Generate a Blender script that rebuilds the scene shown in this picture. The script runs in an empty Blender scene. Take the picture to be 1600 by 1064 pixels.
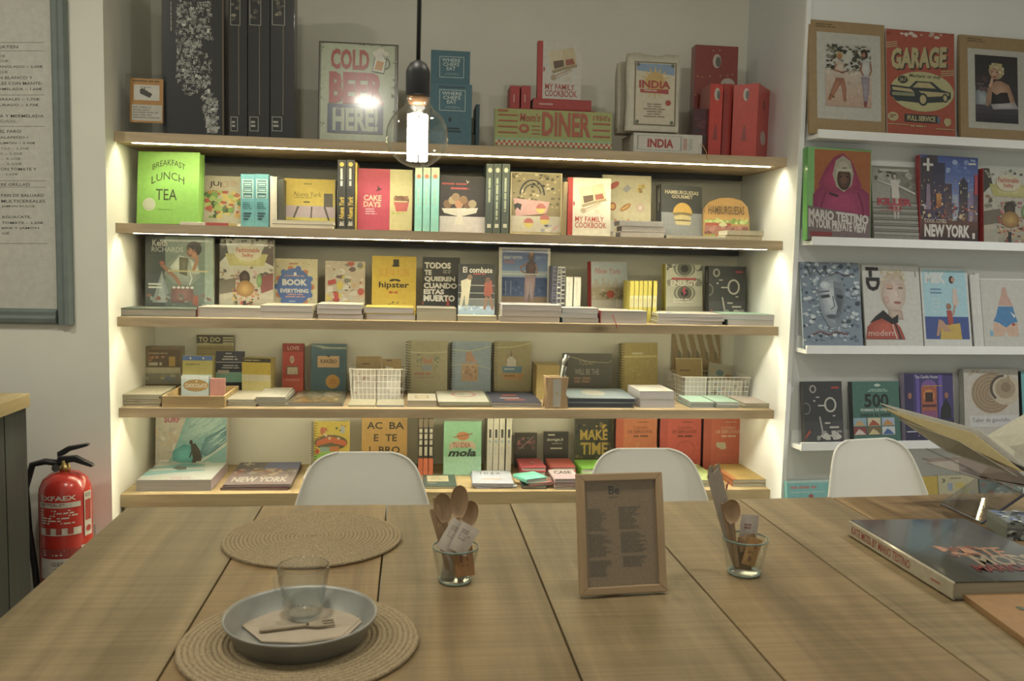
import bpy, math, random
from mathutils import Vector, Matrix
R = math.radians
rng = random.Random(7)
SC = bpy.context.scene
COL = SC.collection

# ------------------------------------------------------------------ camera
FPX = 1350.0
CAM = Vector((-0.1897, -3.1326, 1.3488))
CF = Vector((0.1174, 0.9890, -0.0895)).normalized()
CR = Vector((0.9930, -0.1158, 0.0233)); CR = (CR - CF * CR.dot(CF)).normalized()
CU = CR.cross(CF)
cd = bpy.data.cameras.new('camera'); cam = bpy.data.objects.new('camera', cd); COL.objects.link(cam)
cam.matrix_world = Matrix(((CR.x, CU.x, -CF.x, CAM.x), (CR.y, CU.y, -CF.y, CAM.y), (CR.z, CU.z, -CF.z, CAM.z), (0, 0, 0, 1)))
cd.sensor_width = 36; cd.sensor_fit = 'HORIZONTAL'; cd.lens = FPX / 1600 * 36
cd.clip_start = 0.05
cd.dof.use_dof = True; cd.dof.focus_distance = 3.2; cd.dof.aperture_fstop = 7.0
SC.camera = cam

# ------------------------------------------------------------------ world, light, exposure
w = bpy.data.worlds.new('room_ambient'); SC.world = w; w.use_nodes = True
w.node_tree.nodes['Background'].inputs[0].default_value = (0.97, 0.97, 0.82, 1)
w.node_tree.nodes['Background'].inputs[1].default_value = 0.47
SC.view_settings.view_transform = 'Standard'; SC.view_settings.look = 'None'
SC.view_settings.gamma = 1; SC.view_settings.use_curve_mapping = False
SC.view_settings.exposure = -0.28
LED_POWER = 240.0
FILL_POWER = 46.0          # radiance of the glowing bars added to fill the niche
BULB_POWER = 22.0
def ceiling_lamp(x, y, power, size, col=(1.0, 0.95, 0.80)):
    l = bpy.data.lights.new('ceiling_lamp_light', 'AREA'); l.energy = power; l.shape = 'DISK'; l.size = size; l.color = col
    o = bpy.data.objects.new('ceiling_lamp_light', l); COL.objects.link(o); o.location = (x, y, 2.86)
    return o
ceiling_lamp(-1.9, -1.7, 23, 0.16)
ceiling_lamp(-0.47, -2.0, 20, 0.16)
ceiling_lamp(0.85, -1.75, 17, 0.16)  # added lamp, lifts the dim wall behind the top board
sl = bpy.data.lights.new('ledge_downlight', 'SPOT'); sl.energy = 125; sl.spot_size = R(106); sl.spot_blend = 0.7; sl.shadow_soft_size = 0.025; sl.color = (1.0, 0.985, 0.94)
so = bpy.data.objects.new('ledge_downlight', sl); COL.objects.link(so); so.location = (2.25, -1.25, 2.86)

# ------------------------------------------------------------------ pixel <-> place (photo read as 1600 x 1064)
IDF = Matrix.Identity(4)
RWF = Matrix.Translation((1.2, -0.085, 0)) @ Matrix.Rotation(R(4), 4, 'Z')     # frame of the right-hand wall
def un(px, py, axis, val, fr=IDF):
    d = CF + CR * ((px - 800) / FPX) - CU * ((py - 532) / FPX)
    inv = fr.inverted()
    c = inv @ CAM; d = inv.to_3x3() @ d
    return c + d * ((val - c[axis]) / d[axis])
def proj(p, fr=IDF):
    d = fr @ Vector(p) - CAM; q = d.dot(CF)
    return 800 + FPX * d.dot(CR) / q, 532 - FPX * d.dot(CU) / q

# ------------------------------------------------------------------ colours and materials
KCOL = 1.05
def lin(c):
    c = c / 255.0
    return c / 12.92 if c <= 0.04045 else ((c + 0.055) / 1.055) ** 2.4
def hx(s, k=None):
    if isinstance(s, tuple): return s
    k = KCOL if k is None else k
    if len(s) == 3: s = s[0] * 2 + s[1] * 2 + s[2] * 2
    v = [lin(int(s[i:i + 2], 16)) * k + 0.010 for i in (0, 2, 4)]
    g_ = 0.3 * v[0] + 0.55 * v[1] + 0.15 * v[2]
    return tuple(min(0.86, x + (g_ - x) * 0.14) for x in v) + (1.0,)

def mixc(a, b, t):
    e = lambda q: q if len(q) == 6 else q[0] * 2 + q[1] * 2 + q[2] * 2
    a, b = e(a), e(b)
    return ''.join('%02x' % round(int(a[i:i + 2], 16) * (1 - t) + int(b[i:i + 2], 16) * t) for i in (0, 2, 4))
MATS = {}
def newmat(name):
    m = bpy.data.materials.new(name); m.use_nodes = True
    nt = m.node_tree; b = nt.nodes['Principled BSDF']
    MATS[name] = m
    return m, nt, b
def N(nt, t, **kw):
    n = nt.nodes.new(t)
    for k, v in kw.items():
        if hasattr(n, k): setattr(n, k, v)
        else: n.inputs[k].default_value = v
    return n
def plain(name, col, rough=0.5, metal=0.0, noise=0.06, scale=30, bump=0.0, coat=0.0):
    if name in MATS: return MATS[name]
    m, nt, b = newmat(name)
    tc = N(nt, 'ShaderNodeTexCoord'); nz = N(nt, 'ShaderNodeTexNoise', Scale=scale, Detail=4.0)
    nt.links.new(tc.outputs['Object'], nz.inputs['Vector'])
    rp = N(nt, 'ShaderNodeValToRGB')
    c = col if isinstance(col, tuple) else hx(col)
    rp.color_ramp.elements[0].position = 0.3; rp.color_ramp.elements[1].position = 0.7
    rp.color_ramp.elements[0].color = tuple(x * (1 - noise) for x in c[:3]) + (1,)
    rp.color_ramp.elements[1].color = tuple(min(1, x * (1 + noise)) for x in c[:3]) + (1,)
    nt.links.new(nz.outputs['Fac'], rp.inputs['Fac']); nt.links.new(rp.outputs['Color'], b.inputs['Base Color'])
    b.inputs['Roughness'].default_value = rough; b.inputs['Metallic'].default_value = metal
    b.inputs['Coat Weight'].default_value = coat
    if bump:
        bp = N(nt, 'ShaderNodeBump', Strength=bump, Distance=0.002)
        nt.links.new(nz.outputs['Fac'], bp.inputs['Height']); nt.links.new(bp.outputs['Normal'], b.inputs['Normal'])
    return m
def attr_mat(name, rough, coat=0.0, pages=False, spec=0.4):
    m, nt, b = newmat(name)
    at = N(nt, 'ShaderNodeAttribute', attribute_name='Col')
    tc = N(nt, 'ShaderNodeTexCoord'); mp = N(nt, 'ShaderNodeMapping')
    mp.inputs['Scale'].default_value = (3, 900, 3) if pages else (60, 60, 60)
    nz = N(nt, 'ShaderNodeTexNoise', Scale=1.0, Detail=3.0)
    nt.links.new(tc.outputs['Object'], mp.inputs['Vector']); nt.links.new(mp.outputs['Vector'], nz.inputs['Vector'])
    mr = N(nt, 'ShaderNodeMapRange'); mr.inputs['From Min'].default_value = 0.3; mr.inputs['From Max'].default_value = 0.7
    mr.inputs['To Min'].default_value = 0.72 if pages else 0.93; mr.inputs['To Max'].default_value = 1.06
    mx = N(nt, 'ShaderNodeVectorMath', operation='SCALE')
    nt.links.new(nz.outputs['Fac'], mr.inputs['Value']); nt.links.new(at.outputs['Color'], mx.inputs[0]); nt.links.new(mr.outputs['Result'], mx.inputs['Scale'])
    nt.links.new(mx.outputs['Vector'], b.inputs['Base Color'])
    b.inputs['Roughness'].default_value = rough; b.inputs['Coat Weight'].default_value = coat; b.inputs['Coat Roughness'].default_value = 0.08
    b.inputs['Specular IOR Level'].default_value = spec
    return m
CARD = attr_mat('printed_card', 0.5)
GLOSS = attr_mat('laminated_card', 0.32, 0.35)
TIN = attr_mat('printed_tin', 0.24, 0.2)
PAGES = attr_mat('page_edges', 0.8, pages=True, spec=0.2)

def wood(name, c1, c2, axis=0, rough=0.55, scale=1.0, knots=True, saw=0.0):
    m, nt, b = newmat(name)
    tc = N(nt, 'ShaderNodeTexCoord'); mp = N(nt, 'ShaderNodeMapping')
    s = [22 * scale] * 3; s[axis] = 1.6 * scale
    mp.inputs['Scale'].default_value = s
    oi = N(nt, 'ShaderNodeObjectInfo'); ad = N(nt, 'ShaderNodeVectorMath', operation='ADD'); sc = N(nt, 'ShaderNodeVectorMath', operation='SCALE')
    cb = N(nt, 'ShaderNodeCombineXYZ')
    for i in range(3): nt.links.new(oi.outputs['Random'], cb.inputs[i])
    nt.links.new(cb.outputs[0], sc.inputs[0]); sc.inputs['Scale'].default_value = 37.0
    nt.links.new(tc.outputs['Object'], mp.inputs['Vector']); nt.links.new(mp.outputs['Vector'], ad.inputs[0]); nt.links.new(sc.outputs[0], ad.inputs[1])
    n1 = N(nt, 'ShaderNodeTexNoise', Scale=1.0, Detail=7.0, Roughness=0.62, Distortion=0.6)
    n2 = N(nt, 'ShaderNodeTexNoise', Scale=0.16, Detail=3.0)
    nt.links.new(ad.outputs[0], n1.inputs['Vector']); nt.links.new(ad.outputs[0], n2.inputs['Vector'])
    r1 = N(nt, 'ShaderNodeValToRGB')
    e = r1.color_ramp.elements; e[0].position = 0.32; e[1].position = 0.68
    e[0].color = hx(c2); e[1].color = hx(c1)
    nt.links.new(n1.outputs['Fac'], r1.inputs['Fac'])
    mx = N(nt, 'ShaderNodeMix', data_type='RGBA', blend_type='MULTIPLY'); mx.inputs['Factor'].default_value = 0.7
    r2 = N(nt, 'ShaderNodeValToRGB'); e = r2.color_ramp.elements; e[0].position = 0.3; e[1].position = 0.65
    e[0].color = (0.72, 0.70, 0.68, 1); e[1].color = (1.0, 1.0, 1.0, 1)
    nt.links.new(n2.outputs['Fac'], r2.inputs['Fac'])
    nt.links.new(r1.outputs['Color'], mx.inputs[6]); nt.links.new(r2.outputs['Color'], mx.inputs[7])
    out = mx.outputs[2]
    if saw:
        mp2 = N(nt, 'ShaderNodeMapping'); s2 = [2.0] * 3; s2[axis] = 130.0; mp2.inputs['Scale'].default_value = s2
        n3 = N(nt, 'ShaderNodeTexNoise', Scale=1.0, Detail=3.0); nt.links.new(tc.outputs['Object'], mp2.inputs['Vector']); nt.links.new(mp2.outputs[0], n3.inputs['Vector'])
        r3 = N(nt, 'ShaderNodeValToRGB'); e = r3.color_ramp.elements; e[0].position = 0.35; e[1].position = 0.6
        e[0].color = (1 - saw, 1 - saw, 1 - saw, 1); e[1].color = (1, 1, 1, 1)
        nt.links.new(n3.outputs['Fac'], r3.inputs['Fac'])
        m3 = N(nt, 'ShaderNodeMix', data_type='RGBA', blend_type='MULTIPLY'); m3.inputs['Factor'].default_value = 1.0
        nt.links.new(out, m3.inputs[6]); nt.links.new(r3.outputs['Color'], m3.inputs[7]); out = m3.outputs[2]
    if knots:
        mp3 = N(nt, 'ShaderNodeMapping'); s3 = [5.0] * 3; s3[axis] = 1.9; mp3.inputs['Scale'].default_value = s3
        ad3 = N(nt, 'ShaderNodeVectorMath', operation='ADD')
        nt.links.new(tc.outputs['Object'], mp3.inputs['Vector']); nt.links.new(mp3.outputs[0], ad3.inputs[0]); nt.links.new(sc.outputs[0], ad3.inputs[1])
        vo = N(nt, 'ShaderNodeTexVoronoi', Scale=1.0); nt.links.new(ad3.outputs[0], vo.inputs['Vector'])
        r4 = N(nt, 'ShaderNodeValToRGB'); e = r4.color_ramp.elements; e[0].position = 0.02; e[1].position = 0.09
        e[0].color = (0.35, 0.28, 0.22, 1); e[1].color = (1, 1, 1, 1)
        nt.links.new(vo.outputs['Distance'], r4.inputs['Fac'])
        m4 = N(nt, 'ShaderNodeMix', data_type='RGBA', blend_type='MULTIPLY'); m4.inputs['Factor'].default_value = 0.8
        nt.links.new(out, m4.inputs[6]); nt.links.new(r4.outputs['Color'], m4.inputs[7]); out = m4.outputs[2]
    nt.links.new(out, b.inputs['Base Color'])
    b.inputs['Roughness'].default_value = rough
    bp = N(nt, 'ShaderNodeBump', Strength=0.25, Distance=0.0015)
    nt.links.new(n1.outputs['Fac'], bp.inputs['Height']); nt.links.new(bp.outputs['Normal'], b.inputs['Normal'])
    return m
def thin_glass(name, tint=(1, 1, 1), rough=0.02, refl=1.0):
    m = bpy.data.materials.new(name); m.use_nodes = True; nt = m.node_tree; nt.nodes.clear()
    o = N(nt, 'ShaderNodeOutputMaterial'); mx = N(nt, 'ShaderNodeMixShader'); t = N(nt, 'ShaderNodeBsdfTransparent'); g = N(nt, 'ShaderNodeBsdfGlossy')
    t.inputs['Color'].default_value = tint + (1,); g.inputs['Roughness'].default_value = rough
    lw = N(nt, 'ShaderNodeFresnel'); ge = N(nt, 'ShaderNodeNewGeometry'); mi = N(nt, 'ShaderNodeMapRange')
    mi.inputs['To Min'].default_value = 1.45; mi.inputs['To Max'].default_value = 1 / 1.45
    nt.links.new(ge.outputs['Backfacing'], mi.inputs['Value']); nt.links.new(mi.outputs[0], lw.inputs['IOR'])
    ml = N(nt, 'ShaderNodeMath', operation='MULTIPLY'); ml.inputs[1].default_value = refl; ml.use_clamp = True
    nt.links.new(lw.outputs[0], ml.inputs[0]); nt.links.new(ml.outputs[0], mx.inputs['Fac'])
    nt.links.new(t.outputs[0], mx.inputs[1]); nt.links.new(g.outputs[0], mx.inputs[2]); nt.links.new(mx.outputs[0], o.inputs['Surface'])
    MATS[name] = m
    return m
def emit(name, col, s):
    m = bpy.data.materials.new(name); m.use_nodes = True; nt = m.node_tree; nt.nodes.clear()
    o = N(nt, 'ShaderNodeOutputMaterial'); e = N(nt, 'ShaderNodeEmission'); e.inputs[0].default_value = col + (1,); e.inputs[1].default_value = s
    nt.links.new(e.outputs[0], o.inputs[0]); MATS[name] = m
    return m
M_WALL = plain('painted_plaster', (0.70, 0.69, 0.615, 1), 0.85, noise=0.03, scale=5, bump=0.05)
M_WHITE = plain('white_lacquer', (0.76, 0.775, 0.78, 1), 0.45, noise=0.02)
M_SHELF = wood('shelf_wood', 'c4ad88', '9a8561', 0, scale=0.8)
M_BENCH = wood('bench_wood', 'c0aa7c', '98845a', 0, scale=0.6)
M_TABLE = [wood('table_plank_wood_' + n, a, b_, 1, 0.5, 0.55, True, 0.2) for n, a, b_ in (('olive', '998156', '6c5a36'), ('amber', '9c7d49', '70542a'), ('brown', '967c4e', '6a5530'))]
M_BEECH = wood('beech', 'bc9d74', '9c7f58', 2, scale=2.0, knots=False)
M_BEECHX = wood('beech_cross', 'bc9d74', '9c7f58', 0, scale=2.0, knots=False)
M_TRAY = wood('pine_tray', 'cdb27c', 'b0925c', 0, scale=1.2, knots=False)
M_BLACKP = plain('black_plastic', (0.018, 0.018, 0.019, 1), 0.45)
M_STEEL = plain('steel', (0.55, 0.55, 0.56, 1), 0.35, 1.0)
M_ZINC = plain('galvanised_zinc', (0.33, 0.325, 0.30, 1), 0.45, 0.55, noise=0.15, scale=14)
M_WIRE = plain('white_coated_wire', (0.75, 0.74, 0.70, 1), 0.5)
M_GLASS = thin_glass('drinking_glass', (0.975, 0.985, 0.975), 0.08, 2.0)
M_TUMB = thin_glass('tumbler_glass', (0.97, 0.985, 0.975), 0.15, 1.2)
M_ACRYL = thin_glass('clear_acrylic', (0.86, 0.87, 0.88), 0.03, 1.5)
M_BULBG = thin_glass('bulb_glass', (0.985, 0.98, 0.96), 0.02, 2.2)

# ------------------------------------------------------------------ mesh builder
class MB:
    def __init__(s): s.v = []; s.f = []; s.c = []
    def add(s, vs, fs, col='ccc'):
        n = len(s.v); s.v += [tuple(v) for v in vs]; c = hx(col)
        for f in fs: s.f.append(tuple(i + n for i in f)); s.c.append(c)
        return s
    def box(s, x0, x1, y0, y1, z0, z1, col='ccc'):
        vs = [(x, y, z) for x in (x0, x1) for y in (y0, y1) for z in (z0, z1)]
        return s.add(vs, [(0, 1, 3, 2), (4, 6, 7, 5), (0, 4, 5, 1), (2, 3, 7, 6), (0, 2, 6, 4), (1, 5, 7, 3)], col)
    def prism(s, pts, a0, a1, axis=2, col='ccc'):
        def P(p, a): return (p[0], p[1], a) if axis == 2 else ((a, p[0], p[1]) if axis == 0 else (p[0], a, p[1]))
        n = len(pts)
        vs = [P(p, a0) for p in pts] + [P(p, a1) for p in pts]
        fs = [tuple(range(n - 1, -1, -1)), tuple(range(n, 2 * n))] + [(i, (i + 1) % n, n + (i + 1) % n, n + i) for i in range(n)]
        return s.add(vs, fs, col)
    def tube(s, pts, r, n=8, col='ccc', caps=True, closed=False):
        pts = [Vector(p) for p in pts]; rs = r if isinstance(r, (list, tuple)) else [r] * len(pts)
        vs = []; m = len(pts); prev = None
        for i, p in enumerate(pts):
            if closed: d = pts[(i + 1) % m] - pts[i - 1]
            else: d = pts[min(i + 1, m - 1)] - pts[max(i - 1, 0)]
            d.normalize()
            if prev is None: a = d.orthogonal().normalized()
            else:
                a = prev - d * prev.dot(d)
                a = a.normalized() if a.length > 1e-6 else d.orthogonal().normalized()
            prev = a; b = d.cross(a)
            for k in range(n):
                t = 2 * math.pi * k / n
                vs.append(p + (a * math.cos(t) + b * math.sin(t)) * rs[i])
        fs = []
        for i in range(m if closed else m - 1):
            j = (i + 1) % m
            for k in range(n): fs.append((i * n + k, i * n + (k + 1) % n, j * n + (k + 1) % n, j * n + k))
        if caps and not closed: fs += [tuple(range(n - 1, -1, -1)), tuple(range((m - 1) * n, m * n))]
        return s.add(vs, fs, col)
    def lathe(s, prof, n=32, c=(0, 0, 0), col='ccc', closed=False):
        vs = []; m = len(prof)
        for r, z in prof:
            for k in range(n):
                t = 2 * math.pi * k / n; vs.append((c[0] + r * math.cos(t), c[1] + r * math.sin(t), c[2] + z))
        fs = []
        for i in range(m if closed else m - 1):
            j = (i + 1) % m
            for k in range(n): fs.append((i * n + k, i * n + (k + 1) % n, j * n + (k + 1) % n, j * n + k))
        return s.add(vs, fs, col)
    def xf(s, M): s.v = [tuple(M @ Vector(v)) for v in s.v]; return s
    def build(s, name, mat, parent=None, smooth=False, loc=None, bevel=0.0, kind=None, label=None):
        me = bpy.data.meshes.new(name); me.from_pydata(s.v, [], s.f)
        ca = me.color_attributes.new('Col', 'FLOAT_COLOR', 'CORNER')
        buf = []
        for p, c in zip(me.polygons, s.c): buf += list(c) * p.loop_total
        ca.data.foreach_set('color', buf)
        if smooth: me.polygons.foreach_set('use_smooth', [True] * len(me.polygons))
        me.materials.append(mat)
        o = bpy.data.objects.new(name, me); COL.objects.link(o)
        if parent: o.parent = parent
        if loc is not None: o.location = loc
        if bevel:
            b = o.modifiers.new('edge', 'BEVEL'); b.width = bevel; b.segments = 2; b.limit_method = 'ANGLE'
        if kind: o['kind'] = kind
        if label: o['label'] = label
        return o
def thing(name, label, cat, M=None, group=None):
    o = bpy.data.objects.new(name, None); COL.objects.link(o); o.empty_display_size = 0.02
    o['label'] = label; o['category'] = cat
    if group: o['group'] = group
    if M is not None: o.matrix_world = M
    return o
def tag(o, label, cat, group=None):
    o['label'] = label; o['category'] = cat
    if group: o['group'] = group
    return o
def struct(o): o['kind'] = 'structure'; return o
TR = Matrix.Translation
def RZ(a): return Matrix.Rotation(R(a), 4, 'Z')
def RX(a): return Matrix.Rotation(R(a), 4, 'X')
def RY(a): return Matrix.Rotation(R(a), 4, 'Y')

# ------------------------------------------------------------------ lettering and print
GC = {}
def glyphs(s, bold=0.0, shear=0.0):
    k = (s, bold, shear)
    if k in GC: return GC[k]
    cu = bpy.data.curves.new('lettering', 'FONT'); cu.body = s; cu.offset = bold; cu.shear = shear
    cu.resolution_u = 2; cu.fill_mode = 'FRONT'
    o = bpy.data.objects.new('lettering', cu)
    me = o.to_mesh()
    vs = [(v.co.x, v.co.y) for v in me.vertices]; fs = [tuple(p.vertices) for p in me.polygons]
    o.to_mesh_clear(); bpy.data.objects.remove(o); bpy.data.curves.remove(cu)
    xs = [v[0] for v in vs] or [0, 1]; ys = [v[1] for v in vs] or [0, 1]
    x0, x1, y0, y1 = min(xs), max(xs), min(ys), max(ys)
    vs = [((x - x0) / max(1e-6, x1 - x0), (y - y0) / max(1e-6, y1 - y0)) for x, y in vs]
    GC[k] = (vs, fs)
    return GC[k]
class Art:
    """flat print drawn in the coordinates of its box (x right, y down)"""
    def __init__(s, x0, y0, x1, y1): s.b = (x0, y0, x1, y1); s.e = []
    def raw(s, pts, fs, c): s.e.append((pts, fs, c)); return s
    def poly(s, pts, c): return s.raw(list(pts), [tuple(range(len(pts)))], c)
    def rect(s, x0, y0, x1, y1, c): return s.poly([(x0, y0), (x1, y0), (x1, y1), (x0, y1)], c)
    def fill(s, c): return s.rect(*s.b, c)
    def ell(s, cx, cy, rx, ry, c, n=18, a0=0, a1=360, rot=0):
        pts = []; cr, sr = math.cos(R(rot)), math.sin(R(rot))
        m = n if a1 - a0 >= 360 else n + 1
        for i in range(m):
            t = R(a0 + (a1 - a0) * i / n); x, y = rx * math.cos(t), -ry * math.sin(t)
            pts.append((cx + x * cr - y * sr, cy + x * sr + y * cr))
        return s.poly(pts, c)
    def ring(s, cx, cy, rx, ry, wd, c, n=20, a0=0, a1=360):
        pts = []
        for i in range(n + 1):
            t = R(a0 + (a1 - a0) * i / n); pts += [(cx + rx * math.cos(t), cy - ry * math.sin(t)), (cx + (rx - wd) * math.cos(t), cy - (ry - wd) * math.sin(t))]
        return s.raw(pts, [(2 * i, 2 * i + 1, 2 * i + 3, 2 * i + 2) for i in range(n)], c)
    def line(s, pts, wd, c):
        o = []
        for i, p in enumerate(pts):
            a = pts[max(0, i - 1)]; b = pts[min(len(pts) - 1, i + 1)]
            dx, dy = b[0] - a[0], b[1] - a[1]; l = math.hypot(dx, dy) or 1
            o += [(p[0] - dy / l * wd / 2, p[1] + dx / l * wd / 2), (p[0] + dy / l * wd / 2, p[1] - dx / l * wd / 2)]
        return s.raw(o, [(2 * i, 2 * i + 1, 2 * i + 3, 2 * i + 2) for i in range(len(pts) - 1)], c)
    def frame(s, x0, y0, x1, y1, wd, c):
        s.rect(x0, y0, x1, y0 + wd, c); s.rect(x0, y1 - wd, x1, y1, c); s.rect(x0, y0, x0 + wd, y1, c); return s.rect(x1 - wd, y0, x1, y1, c)
    def text(s, t, x0, y0, x1, y1, c, bold=0.0, shear=0.0, arc=0.0, rot=None, rise=0.0):
        vs, fs = glyphs(t, bold, shear); pts = []
        for a, b in vs:
            if rot == 'cw': pts.append((x0 + b * (x1 - x0), y0 + a * (y1 - y0)))
            elif rot == 'ccw': pts.append((x1 - b * (x1 - x0), y1 - a * (y1 - y0)))
            else: pts.append((x0 + a * (x1 - x0), y1 - b * (y1 - y0) + arc * ((2 * a - 1) ** 2) - rise * (a - 0.5)))
        return s.raw(pts, fs, c)
    def lines(s, x0, y0, x1, y1, n, c, seed=0, fillr=0.55, center=False, vert=False):
        """small illegible print as runs of word-length strokes"""
        g = random.Random(seed); h = (y1 - y0) / n; pts = []; fs = []
        if vert: x0, y0, x1, y1 = y0, x0, y1, x1; h = (y1 - y0) / n
        for i in range(n):
            wl = (x1 - x0) * g.uniform(0.55, 1.0); xa = x0 + ((x1 - x0) - wl) / 2 if center else x0; e = xa + wl
            ya = y0 + i * h
            while xa < e - 0.2:
                l = min(g.uniform(1.6, 6.0) * h, e - xa); k = len(pts)
                q = [(xa, ya), (xa + l, ya), (xa + l, ya + h * fillr), (xa, ya + h * fillr)]
                pts += [(b, a) for a, b in q] if vert else q
                fs.append((k, k + 1, k + 2, k + 3)); xa += l + h * 0.45
        return s.raw(pts, fs, c)
    def blobs(s, x0, y0, x1, y1, n, cols, seed=1, size=(2, 6)):
        g = random.Random(seed)
        for i in range(n):
            cx, cy = g.uniform(x0, x1), g.uniform(y0, y1); r = g.uniform(*size); k = g.randint(5, 8); a0 = g.uniform(0, 6.28); el = g.uniform(0.5, 1.0)
            s.poly([(min(x1, max(x0, cx + r * g.uniform(0.7, 1.1) * math.cos(a0 + j * 6.283 / k))), min(y1, max(y0, cy + r * el * g.uniform(0.7, 1.1) * math.sin(a0 + j * 6.283 / k)))) for j in range(k)], g.choice(cols))
        return s
    def sell(s, cx, cy, rx, ry, c0, c1, n=5, dx=0.0, dy=0.0, k=14):
        for i in range(n):
            q = i / n; s.ell(cx + dx * q, cy + dy * q, rx * (1 - q * .9), ry * (1 - q * .9), mixc(c0, c1, q), k)
        return s
    def spoly(s, pts, c0, c1, n=4):
        cx = sum(p[0] for p in pts) / len(pts); cy = sum(p[1] for p in pts) / len(pts)
        for i in range(n):
            q = i / n; s.poly([(cx + (x - cx) * (1 - q * .85), cy + (y - cy) * (1 - q * .85)) for x, y in pts], mixc(c0, c1, q))
        return s
    def grad(s, x0, y0, x1, y1, c0, c1, n=8, horiz=False):
        for i in range(n):
            c = mixc(c0, c1, (i + .5) / n)
            if horiz: s.rect(x0 + (x1 - x0) * i / n, y0, x0 + (x1 - x0) * (i + 1) / n, y1, c)
            else: s.rect(x0, y0 + (y1 - y0) * i / n, x1, y0 + (y1 - y0) * (i + 1) / n, c)
        return s
    def person(s, cx, top, h, skin, hair, top_c, leg_c, lean=0.0, arms=True):
        """small standing figure in a printed photograph"""
        f = lambda x, y: (cx + x * h + lean * h * (1 - y), top + y * h)
        P = lambda pts, c: s.poly([f(*p) for p in pts], c)
        if leg_c:
            P([(-.075, .5), (0, .5), (-.01, .97), (-.05, .97)], leg_c); P([(0, .5), (.075, .5), (.06, .97), (.02, .97)], leg_c)
        P([(-.1, .17), (-.04, .14), (.04, .14), (.1, .17), (.075, .34), (.085, .53), (-.085, .53), (-.075, .34)], top_c)
        if arms:
            P([(-.1, .17), (-.075, .2), (-.12, .36), (-.17, .34)], skin); P([(.1, .17), (.075, .2), (.1, .36), (.15, .35)], skin)
        s.ell(*f(0, .065), h * .05, h * .065, hair); s.ell(*f(0.004, .08), h * .036, h * .05, skin)
        return s
    def mesh(s, mp, col=None, step=0.00006):
        """mp(u, v, layer offset) -> local point"""
        m = MB(); x0, y0, x1, y1 = s.b; step = min(step, 0.0022 / max(1, len(s.e)))
        for i, (pts, fs, c) in enumerate(s.e):
            off = 0.0003 + i * step
            m.add([mp(min(1, max(0, (x - x0) / (x1 - x0))), min(1, max(0, (y1 - y) / (y1 - y0))), off) for x, y in pts], fs, c)
        return m

# ------------------------------------------------------------------ books
def book_parts(root, wd, h, t, cover, spine=None, pages='c9c4b4', hard=True, art=None, sart=None, mat=None, back=None):
    mat = mat or CARD
    spine = spine or cover; back = back or cover
    bt = min(0.0025, t * 0.16) if hard else min(0.0010, t * 0.1)
    e = min(0.003, t * 0.25) if hard else 0.0004
    O = [(wd, 0), (e, 0), (0, e), (0, t - e), (e, t), (wd, t)]
    I = [(wd, bt), (e + bt * .5, bt), (bt, e + bt * .5), (bt, t - e - bt * .5), (e + bt * .5, t - bt), (wd, t - bt)]
    cols = [cover, spine, spine, spine, back]
    m = MB()
    for i in range(5):
        a, b, c, d = O[i], O[i + 1], I[i + 1], I[i]
        vs = [(p[0], p[1], z) for z in (0, h) for p in (a, b, c, d)]
        m.add(vs, [(0, 1, 5, 4), (2, 3, 7, 6), (3, 2, 1, 0), (4, 5, 6, 7), (3, 0, 4, 7), (1, 2, 6, 5)], cols[i])
    cv = m.build('cover', mat, root)
    q = 0.003 if hard else 0.0004
    MB().box(bt * 1.1, wd - q, bt * 1.1, t - bt * 1.1, q, h - q, pages).build('pages', PAGES, root)
    if art: art.mesh(lambda u, v, o: (u * wd, -o, v * h)).build('cover_print', mat, cv)
    if sart: sart.mesh(lambda u, v, o: (-o, t * (1 - u), v * h)).build('spine_print', mat, cv)
ZS = [1.7638, 1.4541, 1.1302, 0.8095, 0.5]           # tops of the five boards
def place(x0, x1, yt, zb, Y, lean, yaw, fr):
    """size and place of an upright face from its outline"""
    xm = (x0 + x1) / 2; h = 0.2; yb = proj((un(xm, yt, 1, Y, fr).x, Y, zb), fr)[1]
    for _ in range(3):
        pt = un(xm, yt, 1, Y + h * math.sin(R(lean)), fr); h = (pt.z - zb) / math.cos(R(lean))
    ym = (yt + yb) / 2; Ym = Y + h * 0.5 * math.sin(R(lean))
    a = un(x0, ym, 1, Ym, fr); b = un(x1, ym, 1, Ym, fr)
    wd = b.x - a.x
    if yaw:
        for _ in range(4):
            b = un(x1, ym, 1, Ym + wd * math.sin(R(yaw)), fr); wd = (b.x - a.x) / math.cos(R(yaw))
    return a.x, wd, h, yb
def upright(label, x0, x1, yt, sh, Y, cover, draw=None, t=0.018, lean=7, yaw=0, spine=None, hard=False, name='book', cat='book', mat=None, zb=None, fr=IDF, group=None, pages='c9c4b4', sdraw=None, extra=None):
    zb = ZS[sh] if zb is None else zb
    X, wd, h, yb = place(x0, x1, yt, zb, Y, lean, yaw, fr)
    M = fr @ TR((X, Y, zb + t * math.sin(R(lean)) + 0.0004)) @ RZ(yaw) @ RX(-lean)
    root = thing(name, label, cat, M, group)
    art = sart = None
    if draw: art = Art(x0, yt, x1, yb); draw(art)
    if sdraw: sart = Art(0, yt, 10, yb); sdraw(sart)
    book_parts(root, wd, h, t, cover, spine, pages, hard, art, sart, mat)
    if extra: extra(root, wd, h, t)
    return root
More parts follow.
